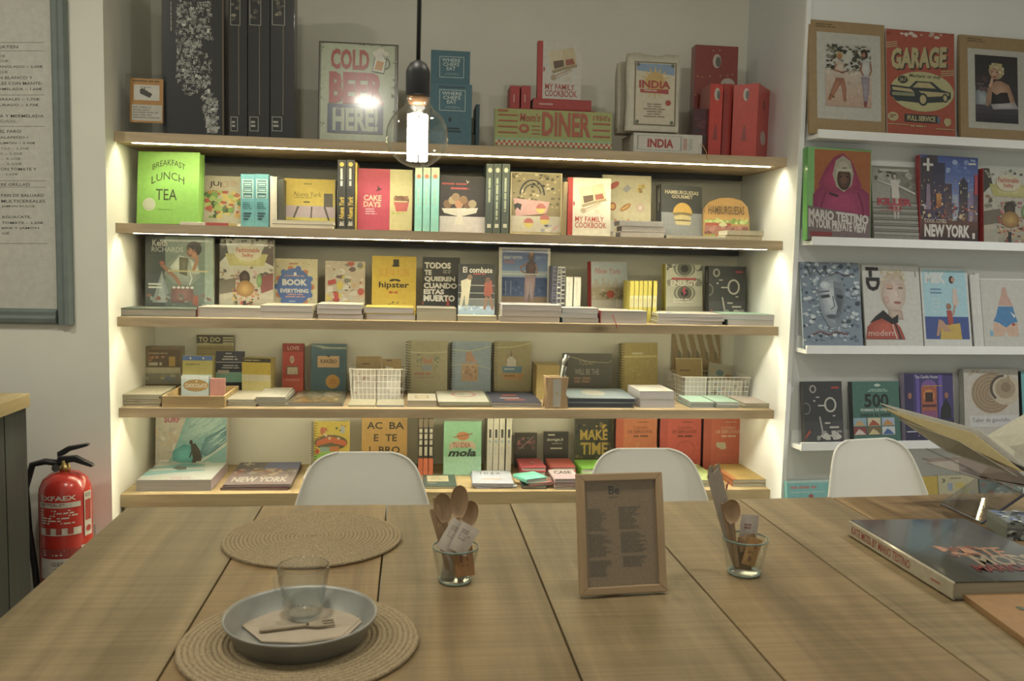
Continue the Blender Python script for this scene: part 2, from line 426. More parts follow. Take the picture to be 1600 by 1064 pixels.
def spine_out(label, x0, x1, yt, sh, Y, spine, draw=None, depth=0.15, cover=None, lean=0, name='book', cat='book', hard=False, zb=None, group=None, pages='c9c4b4', side=0, mat=None):
    """book standing with its spine to the room; side = degrees turned"""
    zb = ZS[sh] if zb is None else zb
    X, wd, h, yb = place(x0, x1, yt, zb, Y, 0, 0, IDF)
    M = TR((X + wd, Y, zb + 0.0004)) @ RZ(90 + side) @ Matrix.Identity(4)
    root = thing(name, label, cat, M, group)
    sart = None
    if draw: sart = Art(x0, yt, x1, yb); draw(sart)
    book_parts(root, depth, h, wd - 0.0006, cover or spine, spine, pages, hard, None, sart, mat)
    return root
def flat(label, x0, x1, z, t, Y, depth, cover, draw=None, spine=None, edge='L', yaw=0, hard=False, name='book', cat='book', group=None, pages='c9c4b4', ypx=None, mat=None, sdraw=None):
    """book lying flat; edge = where its spine points (L, R, F, B); front edge at Y between x0 and x1"""
    ypx = ypx or proj((0, Y, z))[1]
    a = un(x0, ypx, 1, Y).x; b = un(x1, ypx, 1, Y).x; wd = b - a
    cx, cy = (a + b) / 2, Y + depth / 2
    ang = {'L': 0, 'R': 180, 'F': 90, 'B': -90}[edge]
    bw, bh = (wd, depth) if edge in 'LR' else (depth, wd)
    M = TR((cx, cy, z + t)) @ RZ(ang + yaw) @ RX(-90) @ TR((-bw / 2, 0, -bh / 2))
    root = thing(name, label, cat, M, group)
    art = sart = None
    if draw: art = Art(0, 0, 100, 100); draw(art)
    if sdraw: sart = Art(0, 0, 100, 100); sdraw(sart)
    book_parts(root, bw, bh, t, cover, spine, pages, hard, art, sart, mat)
    return root
def pile(labels, x0, x1, yt, sh, Y, depth, covers, draw=None, spines=None, edge='L', jit=1.5, hard=False, zb=None, seed=0, group=None, pages='c9c4b4', name='book', cat='book', mat=None, yb=None):
    """flat books one on another; the labels run from the lowest up"""
    g = random.Random(seed); z = ZS[sh] if zb is None else zb
    xm = (x0 + x1) / 2; n = len(labels)
    H = un(xm, yt, 1, Y).z - z; t = H / n; out = []
    for i, l in enumerate(labels):
        c = covers[i % len(covers)]; sp = spines[i % len(spines)] if spines else None
        dx = g.uniform(-2.2, 2.2) * (1 if n > 1 else 0)
        out.append(flat(l, x0 + dx, x1 + dx, z + i * t + 0.0003, t - 0.0012, Y + g.uniform(0, 0.006), depth, c, draw if i == n - 1 else None, sp, edge, g.uniform(-jit, jit), hard, name, cat, group, pages, yt, mat))
    return out
def card(root, name, x0, x1, y0, y1, z0, z1, col, mat=None): return MB().box(x0, x1, y0, y1, z0, z1, col).build(name, mat or CARD, root)

# ================================================================== the room
def slab(name, pts, z0, z1, mat): return struct(MB().prism(pts, z0, z1).build(name, mat))
M_FLOOR = plain('grey_cement_floor', (0.34, 0.32, 0.28, 1), 0.6, noise=0.1, scale=3)
slab('floor', [(-4, -5), (5, -5), (5, 0.8), (-4, 0.8)], -0.05, 0, M_FLOOR)
slab('ceiling', [(-4, -4), (5, -4), (5, 0.8), (-4, 0.8)], 2.9, 2.95, M_WALL)
slab('wall_back', [(-1.2, 0.45), (1.2, 0.45), (1.2, 0.8), (-1.2, 0.8)], 0, 2.9, M_WALL)
slab('wall_left', [(-4, -0.085), (-1.2, -0.085), (-1.2, 0.8), (-4, 0.8)], 0, 2.9, M_WALL)
rw = RWF @ Vector((3.6, 0, 0))
slab('wall_right', [(1.2, -0.085), (rw.x, rw.y), (rw.x, 0.9), (1.2, 0.8)], 0, 2.9, plain('white_painted_panel', (0.69, 0.71, 0.71, 1), 0.7, noise=0.02, scale=4))
t1 = struct(MB().box(0.0, 0.018, -0.012, 0, 0, 2.9).build('trim_1', M_WHITE)); t1.matrix_world = RWF
for x, y in ((-1.9, -1.7), (-0.47, -2.0), (0.85, -1.75), (2.25, -1.25)):
    l = thing('ceiling_lamp', 'round white ceiling lamp above ' + {-1.9: 'the counter side', -0.47: 'the jute mats', 0.85: 'the framed menu card', 2.25: 'the picture ledge wall'}[x], 'lamp', TR((x, y, 2.86)))
    MB().lathe([(0.085, 0.04), (0.105, 0.04), (0.105, 0.0), (0.085, 0.0)], 24, closed=True).build('rim', M_WHITE, l)

# shelf boards with a light strip let into the underside near the front edge
M_LED = emit('led_strip_light', (1.0, 0.935, 0.68), LED_POWER)
M_FILL = emit('niche_fill_glow', (1.0, 0.92, 0.58), FILL_POWER)
WORD = ['topmost', 'second from the top', 'middle', 'fourth from the top']
for i in range(4):
    t = thing('shelf_board', ['topmost long oak shelf board carrying tin signs and red books', 'second oak shelf board carrying the cookbooks', 'third oak shelf board carrying paperbacks in front of low piles', 'fourth oak shelf board carrying notebooks and stationery'][i], 'shelf', TR((0, 0, ZS[i])), 'oak shelf boards in the niche')
    prof = [(0, 0), (0.449, 0), (0.449, -0.033), (0.025, -0.033), (0.025, -0.0235), (0.010, -0.0235), (0.010, -0.033), (0, -0.033)]
    MB().prism(prof, -1.1995, 1.1995, 0).build('board', M_SHELF, t)
    MB().box(-1.14, 1.14, 0.0155, 0.0195, -0.0245, -0.0238).build('light_strip', M_LED, t)
    yd = 0.0262 if i < 2 else 0.075
    MB().box(-1.15, 1.15, yd, yd + (0.017 if i < 2 else 0.003), (-0.0335, -0.0338, -0.0385, -0.042)[i], -0.0331).build('niche_fill_bar', M_FILL, t)  # extra glowing bar, added to brighten the niche behind the light strip
    if i < 2:
        MB().box(-1.17, 1.17, 0.36, 0.39, -0.055, -0.0335).build('rear_dark_bar', plain('near_black_bar', (0.03, 0.03, 0.035, 1), 0.5), t)  # dark bar along the rear underside of the upper two boards
t = thing('bench', 'low wooden bench box under the lowest row of books', 'bench', TR((0, 0, 0)))
MB().box(-1.1995, 1.1995, 0, 0.449, 0.455, 0.5).build('top_board', M_BENCH, t)
for k in range(3):
    MB().box(-1.19 + k * 0.795, -1.19 + k * 0.795 + 0.79, 0.006, 0.03, 0.02, 0.4545).build('front_panel', M_BENCH, t, bevel=0.002)
MB().box(-1.195, 1.195, 0.03, 0.445, 0.0, 0.02).build('bottom_board', M_BENCH, t)

# picture ledges on the right-hand wall
LZ = [1.845, 1.468, 1.076, 0.719, 0.36]
LLAB = ['topmost white picture ledge holding the framed prints', 'second white picture ledge holding large photo books', 'third white picture ledge holding fashion magazines', 'fourth white picture ledge holding travel and craft books', 'lowest white picture ledge behind the chair']
for i, z in enumerate(LZ):
    t = thing('picture_ledge', LLAB[i], 'ledge', RWF @ TR((0, 0, z)), 'white picture ledges')
    MB().box(0.03, 2.3, -0.078, 0, -0.030, -0.015).build('tray', M_WHITE, t)
    MB().box(0.03, 2.3, -0.086, -0.078, -0.030, 0.0).build('front_lip', M_WHITE, t)
    MB().box(0.03, 2.3, -0.012, -0.0005, -0.015, 0.03).build('back_rail', M_WHITE, t)
LZB = [z - 0.015 for z in LZ]

# ================================================================== table
TZ = 0.75
ty1 = -1.035; ty0 = -2.45
xs = [un(195, 795, 2, TZ).x] + [un(x, 900, 2, TZ).x for x in (344, 594, 843, 1081, 1320)]
xs += [xs[-1] + d_ for d_ in (0.26, 0.54, 0.80, 1.06)]
tb = thing('table', 'long wooden plank table in the foreground', 'table', TR((0, 0, 0)))
for i in range(len(xs) - 1):
    fe_ = lambda x: ty1 + 0.055 * max(0, x - 0.35) + (0.0, 0.003, -0.002, 0.002)[i % 4]
    o = MB().prism([(xs[i] + 0.0016, ty0), (xs[i + 1] - 0.0016, ty0), (xs[i + 1] - 0.0016, fe_(xs[i + 1])), (xs[i] + 0.0016, fe_(xs[i]))], TZ - 0.04, TZ).build('plank', M_TABLE[(0, 1, 2, 0, 2, 0, 1, 2, 0)[i]], tb, bevel=0.0015)
for x in (xs[0] + 0.12, xs[-1] - 0.12):
    for y in (ty0 + 0.12, ty1 - 0.12):
        MB().box(x - 0.04, x + 0.04, y - 0.04, y + 0.04, 0, TZ - 0.0405).build('leg', M_BENCH, tb)
MB().box(xs[0] + 0.16, xs[-1] - 0.16, ty1 - 0.13, ty1 - 0.105, TZ - 0.13, TZ - 0.0405).build('apron', M_BENCH, tb)
MB().box(xs[0] + 0.16, xs[-1] - 0.16, ty0 + 0.105, ty0 + 0.13, TZ - 0.13, TZ - 0.0405).build('apron', M_BENCH, tb)

# ================================================================== chairs
M_SHELL = plain('white_moulded_plastic', (0.68, 0.665, 0.60, 1), 0.4, noise=0.01)
CP = [(-.235, .418, .155, 0, 0), (-.225, .432, .18, .004, 0), (-.19, .438, .205, .012, 0), (-.10, .43, .225, .03, 0), (.03, .418, .23, .045, .1), (.12, .425, .23, .055, .3), (.175, .46, .228, .06, .6), (.20, .52, .222, .058, .85), (.215, .59, .208, .05, 1), (.228, .66, .187, .042, 1), (.24, .72, .169, .035, 1), (.25, .765, .152, .028, 1), (.2545, .79, .130, .02, 1), (.2565, .803, .103, .013, 1), (.257, .809, .07, .007, 1)]
def make_chair(label, X, Y, ang):
    t = thing('shell_chair', label, 'chair', TR((X, Y, 0)) @ RZ(ang), 'white shell chairs at the far side of the table')
    m = MB(); n = 16; vs = []
    for (y, z, hw, cup, k) in CP:
        for j in range(n + 1):
            s = -1 + 2 * j / n; c = cup * (abs(s) ** 2.4)
            vs.append((hw * math.sin(s * math.pi / 2 * 0.96) / math.sin(math.pi / 2 * .96), y - c * k, z + c * (1 - k)))
    fs = [(i * (n + 1) + j, i * (n + 1) + j + 1, (i + 1) * (n + 1) + j + 1, (i + 1) * (n + 1) + j) for i in range(len(CP) - 1) for j in range(n)]
    o = m.add(vs, fs).build('shell', M_SHELL, t, smooth=True)
    s = o.modifiers.new('thick', 'SOLIDIFY'); s.thickness = 0.007; s.offset = 0
    s = o.modifiers.new('soft', 'SUBSURF'); s.levels = 1; s.render_levels = 2
    for sx in (-1, 1):
        for sy in (-1, 1):
            MB().tube([(sx * .13, sy * .11 - .02, .405), (sx * .22, sy * .22 - .01, 0.0)], [.013, .010], 10).build('leg', M_BEECH, t, smooth=True)
    for s_ in (-1, 1):
        MB().tube([(-.19, s_ * .17 - .015, .17), (.15, -s_ * .13 - .015, .33)], .005, 6).build('brace', M_BLACKP, t)
    MB().box(-.12, .12, -.12, .1, .395, .41).build('seat_mount', M_BLACKP, t)
def chair_at(label, pxc, pyt, Y, ang=0):
    p = un(pxc, pyt, 1, Y); make_chair(label, p.x, Y - 0.257, ang); return p.z
for a in (('white shell chair behind the round mats and the glass cup', 569, 713, -0.70, 0), ('white shell chair behind the framed menu card', 1004, 713, -0.66, 0), ('white shell chair below the picture ledges', 1374, 709, -0.52, 12)):
    chair_at(*a)

# ================================================================== left side: counter, board, extinguisher
pc = un(47, 614, 1, -0.38)
ct = thing('counter', 'counter with pale wooden top and dark scratched side panels', 'counter', TR((pc.x, -0.38, 0)))
M_DARKP = wood('dark_stained_boards', '232a29', '0e1212', 2, 0.6, 1.2, knots=False)
M_CTOP = wood('counter_top_wood', 'b5a070', '94804f', 1, scale=0.7)
hz = pc.z
MB().box(-0.9, 0.0, -2.0, 0.0, hz - 0.042, hz).build('top', M_CTOP, ct, bevel=0.003)
for k in range(14):
    y1_ = -0.008 - k * 0.142
    MB().box(-0.03, -0.010 - (k % 3) * 0.0015, y1_ - 0.139, y1_, 0.0, hz - 0.0425).build('board', M_DARKP, ct)
MB().box(-0.88, -0.0305, -0.05, -0.012, 0, hz - 0.0425).build('end_panel', M_DARKP, ct)

# menu board on the left wall
YB = -0.085
a = un(113, 508, 1, YB - 0.03); z0 = a.z; xr = un(106, 250, 1, YB - 0.03).x
mb = thing('menu_board', 'large white menu board in a grey-blue moulded frame', 'board', TR((xr, YB, z0)))
M_FR = plain('grey_blue_paint', '66726f', 0.5, noise=0.1, scale=20)
fw = 0.052; H = 1.5; Wd = 1.1
prof = [(0, -0.012), (0.008, -0.026), (0.02, -0.03), (0.03, -0.022), (0.042, -0.024), (0.052, -0.010), (0.052, -0.001), (0, -0.001)]
MB().prism([(-p[0], p[1]) for p in prof], 0.0, H, 2).build('frame_side', M_FR, mb)
MB().prism([(-Wd + p[0], p[1]) for p in prof][::-1], 0.0, H, 2).build('frame_side', M_FR, mb)
MB().prism([(p[1], p[0]) for p in prof], -Wd + fw, -fw, 0).build('frame_rail', M_FR, mb)
MB().prism([(p[1], H - p[0]) for p in prof], -Wd + fw, -fw, 0).build('frame_rail', M_FR, mb)
MB().box(-Wd + fw, -fw, -0.008, -0.001, fw, H - fw, 'b4b3a8').build('panel', attr_mat('board_paper', 0.6), mb)
m = MB()
art = Art(-200, 0, 300, 600)
g = '55554f'; lt = '87877c'
def ml(s, y, x1, c=g, hgt=4.6): art.text(s, -3, y, x1, y + hgt, c, 0.01)
for y in (66, 79, 148, 197, 282, 292, 380): art.rect(-200, y, 68, y + 0.9, lt)
ml('EATEN', 71, 28); ml('50€', 85, 8, lt); ml('00€', 93, 13, lt); ml('ANGLADO – 2,00€', 102, 66); ml('25€', 110, 12, lt); ml('N BLANCO Y', 119, 50); ml('LES CON MANTE-', 128, 65); ml('RMELADA – 1,60€', 137, 64)
ml('EREALES – 1,75€', 153, 60); ml('URADO – 3,75€', 162, 58); ml('A Y MERMELADA', 179, 66); ml('IDRAL', 187, 24, lt); ml('EL FARO', 203, 30); ml('ALAPEÑO /', 212, 41); ml('LIMÓN – 3,00€', 221, 52); ml('TAS – 3,00€', 230, 42, lt); ml('S – 2,90€', 238, 32, lt); ml('– 4,50€', 246, 29, lt); ml('– 3,25€', 254, 31, lt); ml('ON TOMATE Y', 262, 53); ml('– 2,60€', 270, 24, lt)
ml('RE GRILLAD', 286, 42); ml('PAN DE BALUARD', 303, 64); ml('MULTICEREALES.', 312, 67); ml('JAMÓN DULCE', 320, 49); ml('AGUACATE,', 337, 43); ml('TOMATE – 2,50€', 346, 62); ml('BRIE Y JAMÓN', 354, 55); ml('60€', 362, 9, lt)
for pts, fs, c in art.e:
    m.add([(lambda q: (q.x - xr, -0.0085, q.z - z0))(un(x + 8 * max(0, y - 60) / 400, y, 1, YB - 0.008)) for x, y in pts], fs, c)
m.v = [v for v in m.v]
m.build('lettering', CARD, mb)

# fire extinguisher
pe = un(103, 800, 1, -0.205); ex = pe.x; zt = un(103, 735, 1, -0.205).z; zb_ = zt - 0.46
fe = thing('fire_extinguisher', 'red fire extinguisher with white labels beside the counter', 'extinguisher', TR((ex, -0.205, zb_)))
M_RED = plain('red_enamel', (0.42, 0.03, 0.022, 1), 0.25, noise=0.02, coat=0.5)
hh = zt - zb_
MB().lathe([(0.001, 0.0), (0.07, 0.0), (0.078, 0.006), (0.08, 0.012), (0.08, hh - 0.075), (0.077, hh - 0.05), (0.066, hh - 0.025), (0.045, hh - 0.008), (0.02, hh), (0.001, hh)], 40).build('cylinder', M_RED, fe, smooth=True)
MB().lathe([(0.081, 0.0), (0.083, 0.0), (0.083, 0.05), (0.081, 0.05)], 40, closed=True).build('base_ring', M_BLACKP, fe, smooth=True)
M_BRASS = plain('brass', (0.55, 0.40, 0.16, 1), 0.35, 0.9)
MB().lathe([(0.001, hh - 0.002), (0.017, hh - 0.002), (0.017, hh + 0.018), (0.012, hh + 0.02), (0.012, hh + 0.035), (0.001, hh + 0.035)], 16).build('valve', M_BRASS, fe, smooth=True)
MB().lathe([(0.001, -.002), (0.012, -.002), (0.012, .002), (0.001, .002)], 16).xf(TR((-0.022, -0.018, hh + 0.012)) @ RX(90)).build('gauge', M_STEEL, fe)
m = MB(); m.prism([(-0.02, hh + .022), (0.03, hh + .03), (0.085, hh + .012), (0.092, hh + .016), (0.088, hh + .022), (0.035, hh + .05), (-0.02, hh + .045)], -0.011, 0.011, 1)
m.build('carry_handle', M_BLACKP, fe, bevel=0.002)
m = MB(); m.prism([(-0.02, hh + .046), (0.0, hh + .052), (0.02, hh + .066), (0.075, hh + .082), (0.078, hh + .088), (0.07, hh + .09), (0.01, hh + .08), (-0.02, hh + .062)], -0.010, 0.010, 1)
m.build('squeeze_lever', M_BLACKP, fe, bevel=0.002)
MB().tube([(-0.015, 0, hh + .024), (-0.06, 0, hh + .03), (-0.10, 0.0, hh + .02), (-0.125, 0.005, hh - .06), (-0.118, 0.005, hh - .2), (-0.10, 0.0, hh - .34), (-0.095, 0, hh - .42)], .0105, 10).build('hose', M_BLACKP, fe, smooth=True)
def wrap(a_, r_, zlo, zhi, c0, c1, name, lab):
    m_ = MB(); wpx = a_.b[2] - a_.b[0]
    for i, (pts, fs, c) in enumerate(a_.e):
        vs = []
        for x, y in pts:
            ang = R(c0 + (c1 - c0) * (x - a_.b[0]) / wpx); rr = r_ + 0.0004 + i * 0.00008
            vs.append((rr * math.sin(ang), -rr * math.cos(ang), zhi - (zhi - zlo) * (y - a_.b[1]) / (a_.b[3] - a_.b[1])))
        m_.add(vs, fs, c)
    m_.build(name, GLOSS, fe, label=lab)
def grid(a_, x0, y0, x1, y1, c, n=10):
    for i in range(n): a_.rect(x0 + (x1 - x0) * i / n, y0, x0 + (x1 - x0) * (i + 1) / n, y1, c)
a_ = Art(0, 0, 100, 100)
a_.text('EXFAEX', 6, 6, 66, 15, 'c8c4b8', 0.02); grid(a_, 2, 19, 74, 29, 'b9b2a6'); a_.lines(6, 21, 70, 27, 2, '8d3a30', 3)
a_.lines(6, 33, 70, 62, 6, 'c0b8aa', 5); grid(a_, 4, 68, 74, 82, 'b9b2a6'); 
for k in range(3): a_.rect(16 + k * 18, 68, 25 + k * 18, 80, '9a2f27')
a_.rect(80, 4, 98, 90, 'b9b2a6'); a_.text('CE', 83, 7, 95, 14, '3a2a28'); a_.rect(82, 20, 96, 60, '9a2f27'); a_.ell(89, 76, 6, 6, '9a2f27')
wrap(a_, 0.08, hh - 0.225, hh - 0.055, -46, 88, 'printed_label', 'white instruction print')
a_ = Art(0, 0, 100, 100); grid(a_, 2, 4, 64, 30, '8d2c24'); a_.lines(8, 8, 60, 27, 3, 'c0b8aa', 8); grid(a_, 0, 34, 66, 98, 'b9b2a6'); a_.text('GEFILA', 22, 44, 58, 57, '7c7266', 0.02); a_.lines(4, 64, 60, 94, 5, '8c8478', 9); grid(a_, 68, 0, 100, 90, 'b9b2a6', 6); a_.lines(72, 30, 96, 80, 6, '8c8478', 2); a_.ell(78, 14, 5, 8, '9a2f27')
wrap(a_, 0.08, hh - 0.34, hh - 0.235, -42, 96, 'lower_label', 'white service label')
MB().box(-0.05, 0.05, 0.081, 0.119, hh - 0.25, hh - 0.22).build('wall_bracket', M_STEEL, fe)

# ================================================================== pendant bulb
pb = CAM + (un(652, 213, 1, 0) - CAM).normalized() * 1.46
bl = thing('pendant_bulb', 'lit globe bulb hanging from a black cord and socket', 'lamp', TR(pb))
rb = 0.0505
gp = [(rb * math.sin(R(a)), -rb * math.cos(R(a))) for a in range(0, 146, 6)]
gp[0] = (0.0005, -rb)
gp += [(0.0245, rb * 0.90), (0.0195, rb * 1.06), (0.0175, rb * 1.24)]
MB().lathe(gp, 40).build('glass_globe', M_BULBG, bl, smooth=True)
MB().lathe([(0.0005, rb * 1.28), (0.0155, rb * 1.28), (0.0165, rb * 1.16), (0.014, rb * 1.02), (0.0005, rb * 1.0)], 24).build('screw_cap', plain('copper_cap', (0.72, 0.42, 0.22, 1), 0.4, 0.6), bl, smooth=True)
MB().lathe([(0.0005, rb * 1.28), (0.0193, rb * 1.28), (0.0197, rb * 1.30), (0.0197, rb * 2.0), (0.0185, rb * 2.12), (0.013, rb * 2.30), (0.0045, rb * 2.40), (0.0005, rb * 2.41)], 28).build('socket', M_BLACKP, bl, smooth=True)
MB().tube([(0, 0, rb * 2.38), (0.001, 0, 0.3), (0, 0, 0.6), (0, 0, 2.9 - pb.z)], 0.0036, 8).build('cord', M_BLACKP, bl, smooth=True)
MB().lathe([(0.0005, rb * 0.98), (0.010, rb * 0.98), (0.009, rb * 0.72), (0.0005, rb * .70)], 16).build('stem', M_GLASS, bl, smooth=True)
m = MB()
for k in range(11):
    an = 2 * math.pi * k / 11
    m.tube([(0.0142 * math.cos(an), 0.0142 * math.sin(an), -rb * 0.78), (0.0142 * math.cos(an), 0.0142 * math.sin(an), rb * 0.68)], 0.0024, 6)
m.build('filament', emit('filament_glow', (1.0, 0.93, 0.80), BULB_POWER), bl, kind='stuff')

# ================================================================== things on the table
M_JUTE = plain('jute_braid', '94805c', 0.9, noise=0.3, scale=260, bump=0.8)
def placemat(label, x0, x1, yc):
    a = un(x0, yc, 2, TZ); b = un(x1, yc, 2, TZ); c = (a + b) / 2; r = (b - a).length / 2
    t = thing('placemat', label, 'placemat', TR((c.x, c.y, TZ + 0.0005)), 'round jute mats on the table')
    pitch = 0.0088; turns = int(r / pitch); pts = []; n = 44
    for i in range(turns * n + 1):
        th = 2 * math.pi * i / n; rr = 0.004 + pitch * i / n * (r - 0.008) / (pitch * turns); pts.append((rr * math.cos(th), rr * math.sin(th), 0.0042))
    m = MB().tube(pts, 0.0049, 6); m.v = [(x, y, z * 0.9) for x, y, z in m.v]
    m.build('braid', M_JUTE, t, smooth=True)
    MB().lathe([(0.0005, 0.0005), (r * 0.985, 0.0005), (r * 0.985, 0.004), (0.0005, 0.004)], 48).build('backing', M_JUTE, t)
    return c, r
mc1, _ = placemat('empty round woven jute mat in front of the white chair', 347, 628, 842)
mc2, mr2 = placemat('round woven jute mat lying under the metal tray', 280, 655, 1003)

# zinc tray, napkin, wooden fork, glass cup
zt_ = TZ + 0.0095
p0 = un(349, 962, 2, zt_ + 0.034); p1 = un(589, 958, 2, zt_ + 0.034); tc_ = (p0 + p1) / 2; tr = (p1 - p0).length / 2
ty = thing('tray', 'round galvanised metal tray on the nearer jute mat', 'tray', TR((tc_.x, tc_.y, zt_)))
MB().lathe([(0.0005, 0), (tr * .83, 0), (tr * .86, .002), (tr * .975, .032), (tr, .034), (tr * 1.002, .0365), (tr * .985, .0370), (tr * .962, .033), (tr * .845, .0045), (tr * .82, .0025), (0.0005, .0025)], 72).build('dish', M_ZINC, ty, smooth=True)
def onplane(pts, z): return [un(x, y, 2, z) for x, y in pts]
zn = zt_ + 0.0035
q = onplane([(376, 976), (473, 938), (571, 967), (540, 996), (470, 1006), (410, 1004)], zn)
q[3] = q[2] + (q[3] - q[2]) * 1.0
np_ = thing('napkin', 'pale folded paper napkin lying in the metal tray', 'napkin', TR((q[0].x, q[0].y, zn)))
o_ = q[0]
for k, nm in enumerate(('lower_fold', 'upper_fold')):
    MB().prism([((p.x - o_.x) * (1 - .04 * k), (p.y - o_.y) * (1 - .04 * k) - .002 * k) for p in q][::-1], 0.001 * k + 0.0001, 0.001 * k + 0.001, 2).build(nm, plain('napkin_paper', 'a4947e', 0.9, noise=0.04, scale=60), np_)
def utensil(name, label, cat, kind, pb_, pt_, length, mat, wd=0.007, roll=0.0, group=None):
    """wooden stirrer, spoon or fork; local z runs from handle end to tip; broad face to -y"""
    d = (pt_ - pb_).normalized(); yv = Vector((0.12, 1, 0)); yv = (yv - d * yv.dot(d)).normalized()
    if abs(d.z) < 0.3: yv = Vector((0, 0, -1)); yv = (yv - d * yv.dot(d)).normalized()
    xv = yv.cross(d)
    M = Matrix(((xv.x, yv.x, d.x, pb_.x), (xv.y, yv.y, d.y, pb_.y), (xv.z, yv.z, d.z, pb_.z), (0, 0, 0, 1))) @ RZ(roll)
    t = thing(name, label, cat, M, group)
    L = length; hw = wd / 2; th = 0.0016
    if kind == 'stick':
        MB().prism([(-hw, 0), (hw, 0), (hw * 1.1, L * .97), (hw * .6, L), (-hw * .6, L), (-hw * 1.1, L * .97)], -th, th, 1).build('shaft', mat, t)
    else:
        MB().prism([(-hw * 1.15, 0.003), (-hw * .7, 0), (hw * .7, 0), (hw * 1.15, 0.003), (hw * .75, L * .66), (-hw * .75, L * .66)], -th, th, 1).build('handle', mat, t)
        if kind == 'spoon':
            m = MB(); n = 16; k = 5; bw = 0.0165; bl_ = L * .185; cz = L - bl_
            vs = []
            for s_ in (0, 1):
                for i in range(k + 1):
                    rr = i / k
                    for j in range(n):
                        an = 2 * math.pi * j / n
                        x = bw * rr * math.sin(an) * (1 - .12 * math.cos(an + math.pi)); z = cz + bl_ * rr * math.cos(an)
                        vs.append((x, 0.005 * (1 - rr * rr) + (0.0012 if s_ else -0.0006), z))
            fs = []; off = (k + 1) * n
            for s_ in (0, 1):
                for i in range(k):
                    for j in range(n):
                        f = (s_ * off + i * n + j, s_ * off + i * n + (j + 1) % n, s_ * off + (i + 1) * n + (j + 1) % n, s_ * off + (i + 1) * n + j); fs.append(f if s_ else f[::-1])
            for j in range(n): fs.append((k * n + j, k * n + (j + 1) % n, off + k * n + (j + 1) % n, off + k * n + j))
            m.add(vs, fs).build('bowl', mat, t, smooth=True)
        else:
            MB().prism([(-.005, L * .62), (.005, L * .62), (.0125, L * .76), (.0125, L * .84), (-.0125, L * .84), (-.0125, L * .76)], -th, th, 1).build('head', mat, t)
            for x in (-.0098, 0, .0098):
                MB().prism([(x - .0026, L * .84), (x + .0026, L * .84), (x + .0018, L), (x - .0018, L)], -th, th, 1).build('tine', mat, t)
    return t
M_SPOON = wood('birch_cutlery', 'b08f6a', '94744f', 2, scale=3.0, knots=False)
M_FORKW = plain('grey_wooden_fork', '8f8068', 0.6, noise=0.1, scale=80)
fa = un(405, 985, 2, zn + .006); fb = un(522, 972, 2, zn + .006)
utensil('fork', 'small wooden fork lying on the napkin', 'fork', 'fork', fa, fb, (fb - fa).length, M_FORKW, 0.009)
pcup = un(474, 962, 2, zn + 0.0022)
cup = thing('glass_cup', 'clear glass cup with ear handle standing on the napkin', 'cup', TR((pcup.x, pcup.y, zn + 0.0024)))
cz = un(474, 885, 1, pcup.y).z - zn; cr = 0.0415
cp = [(0.0005, 0.004), (.026, .004), (.028, .006), (.0315, .03), (cr - .002, cz - .003), (cr - .0012, cz), (cr, cz), (cr + .0008, cz - .004), (.034, .03), (.0305, .004), (.028, 0), (.0005, 0)]
MB().lathe(cp, 40).build('body', M_GLASS, cup, smooth=True)
MB().tube([(-.028, -.022, cz - .004), (-.040, -.030, cz - .010), (-.036, -.034, cz - .026), (-.024, -.034, cz - .040), (-.018, -.030, cz - .052), (-.016, -.0285, cz - .06)], [.0035, .0045, .005, .0045, .0035, .003], 10).build('handle', M_GLASS, cup, smooth=True)
m = MB()
for k in range(22):
    an = 2 * math.pi * k / 22; m.lathe([(.0003, .0), (.0022, .0008), (.0022, .0035), (.0003, .0045)], 6, (.026 * math.cos(an), .026 * math.sin(an), .004))
m.build('base_beading', M_GLASS, cup, smooth=True, kind='stuff')

def tumbler(label, pxc, pyb, pyt, wpx):
    p = un(pxc, pyb, 2, TZ); h = un(pxc, pyt, 1, p.y).z - TZ; r = wpx / 2 * (p - CAM).dot(CF) / FPX
    t = thing('glass_tumbler', label, 'glass', TR((p.x, p.y, TZ + 0.0004)), 'glass tumblers holding cutlery')
    MB().lathe([(.0005, .007), (r * .66, .007), (r * .68, .010), (r * .955, h - .002), (r * .975, h), (r, h - .001), (r * .995, h - .006), (r * .76, .012), (r * .70, .001), (r * .66, 0), (.0005, 0)], 40).build('body', M_TUMB, t, smooth=True)
    MB().lathe([(r * .955, h - .0015), (r * .98, h + .0006), (r * 1.003, h - .0015), (r * .98, h - .003)], 40, closed=True).build('rim', plain('green_glass_edge', (0.16, 0.22, 0.19, 1), 0.3), t, smooth=True)
    MB().lathe([(r * .58, .0005), (r * .70, .0012), (r * .72, .005), (r * .62, .0035)], 40, closed=True).build('foot_ring', plain('green_glass_foot', (0.30, 0.38, 0.33, 1), 0.45), t, smooth=True)
    return p, r, h
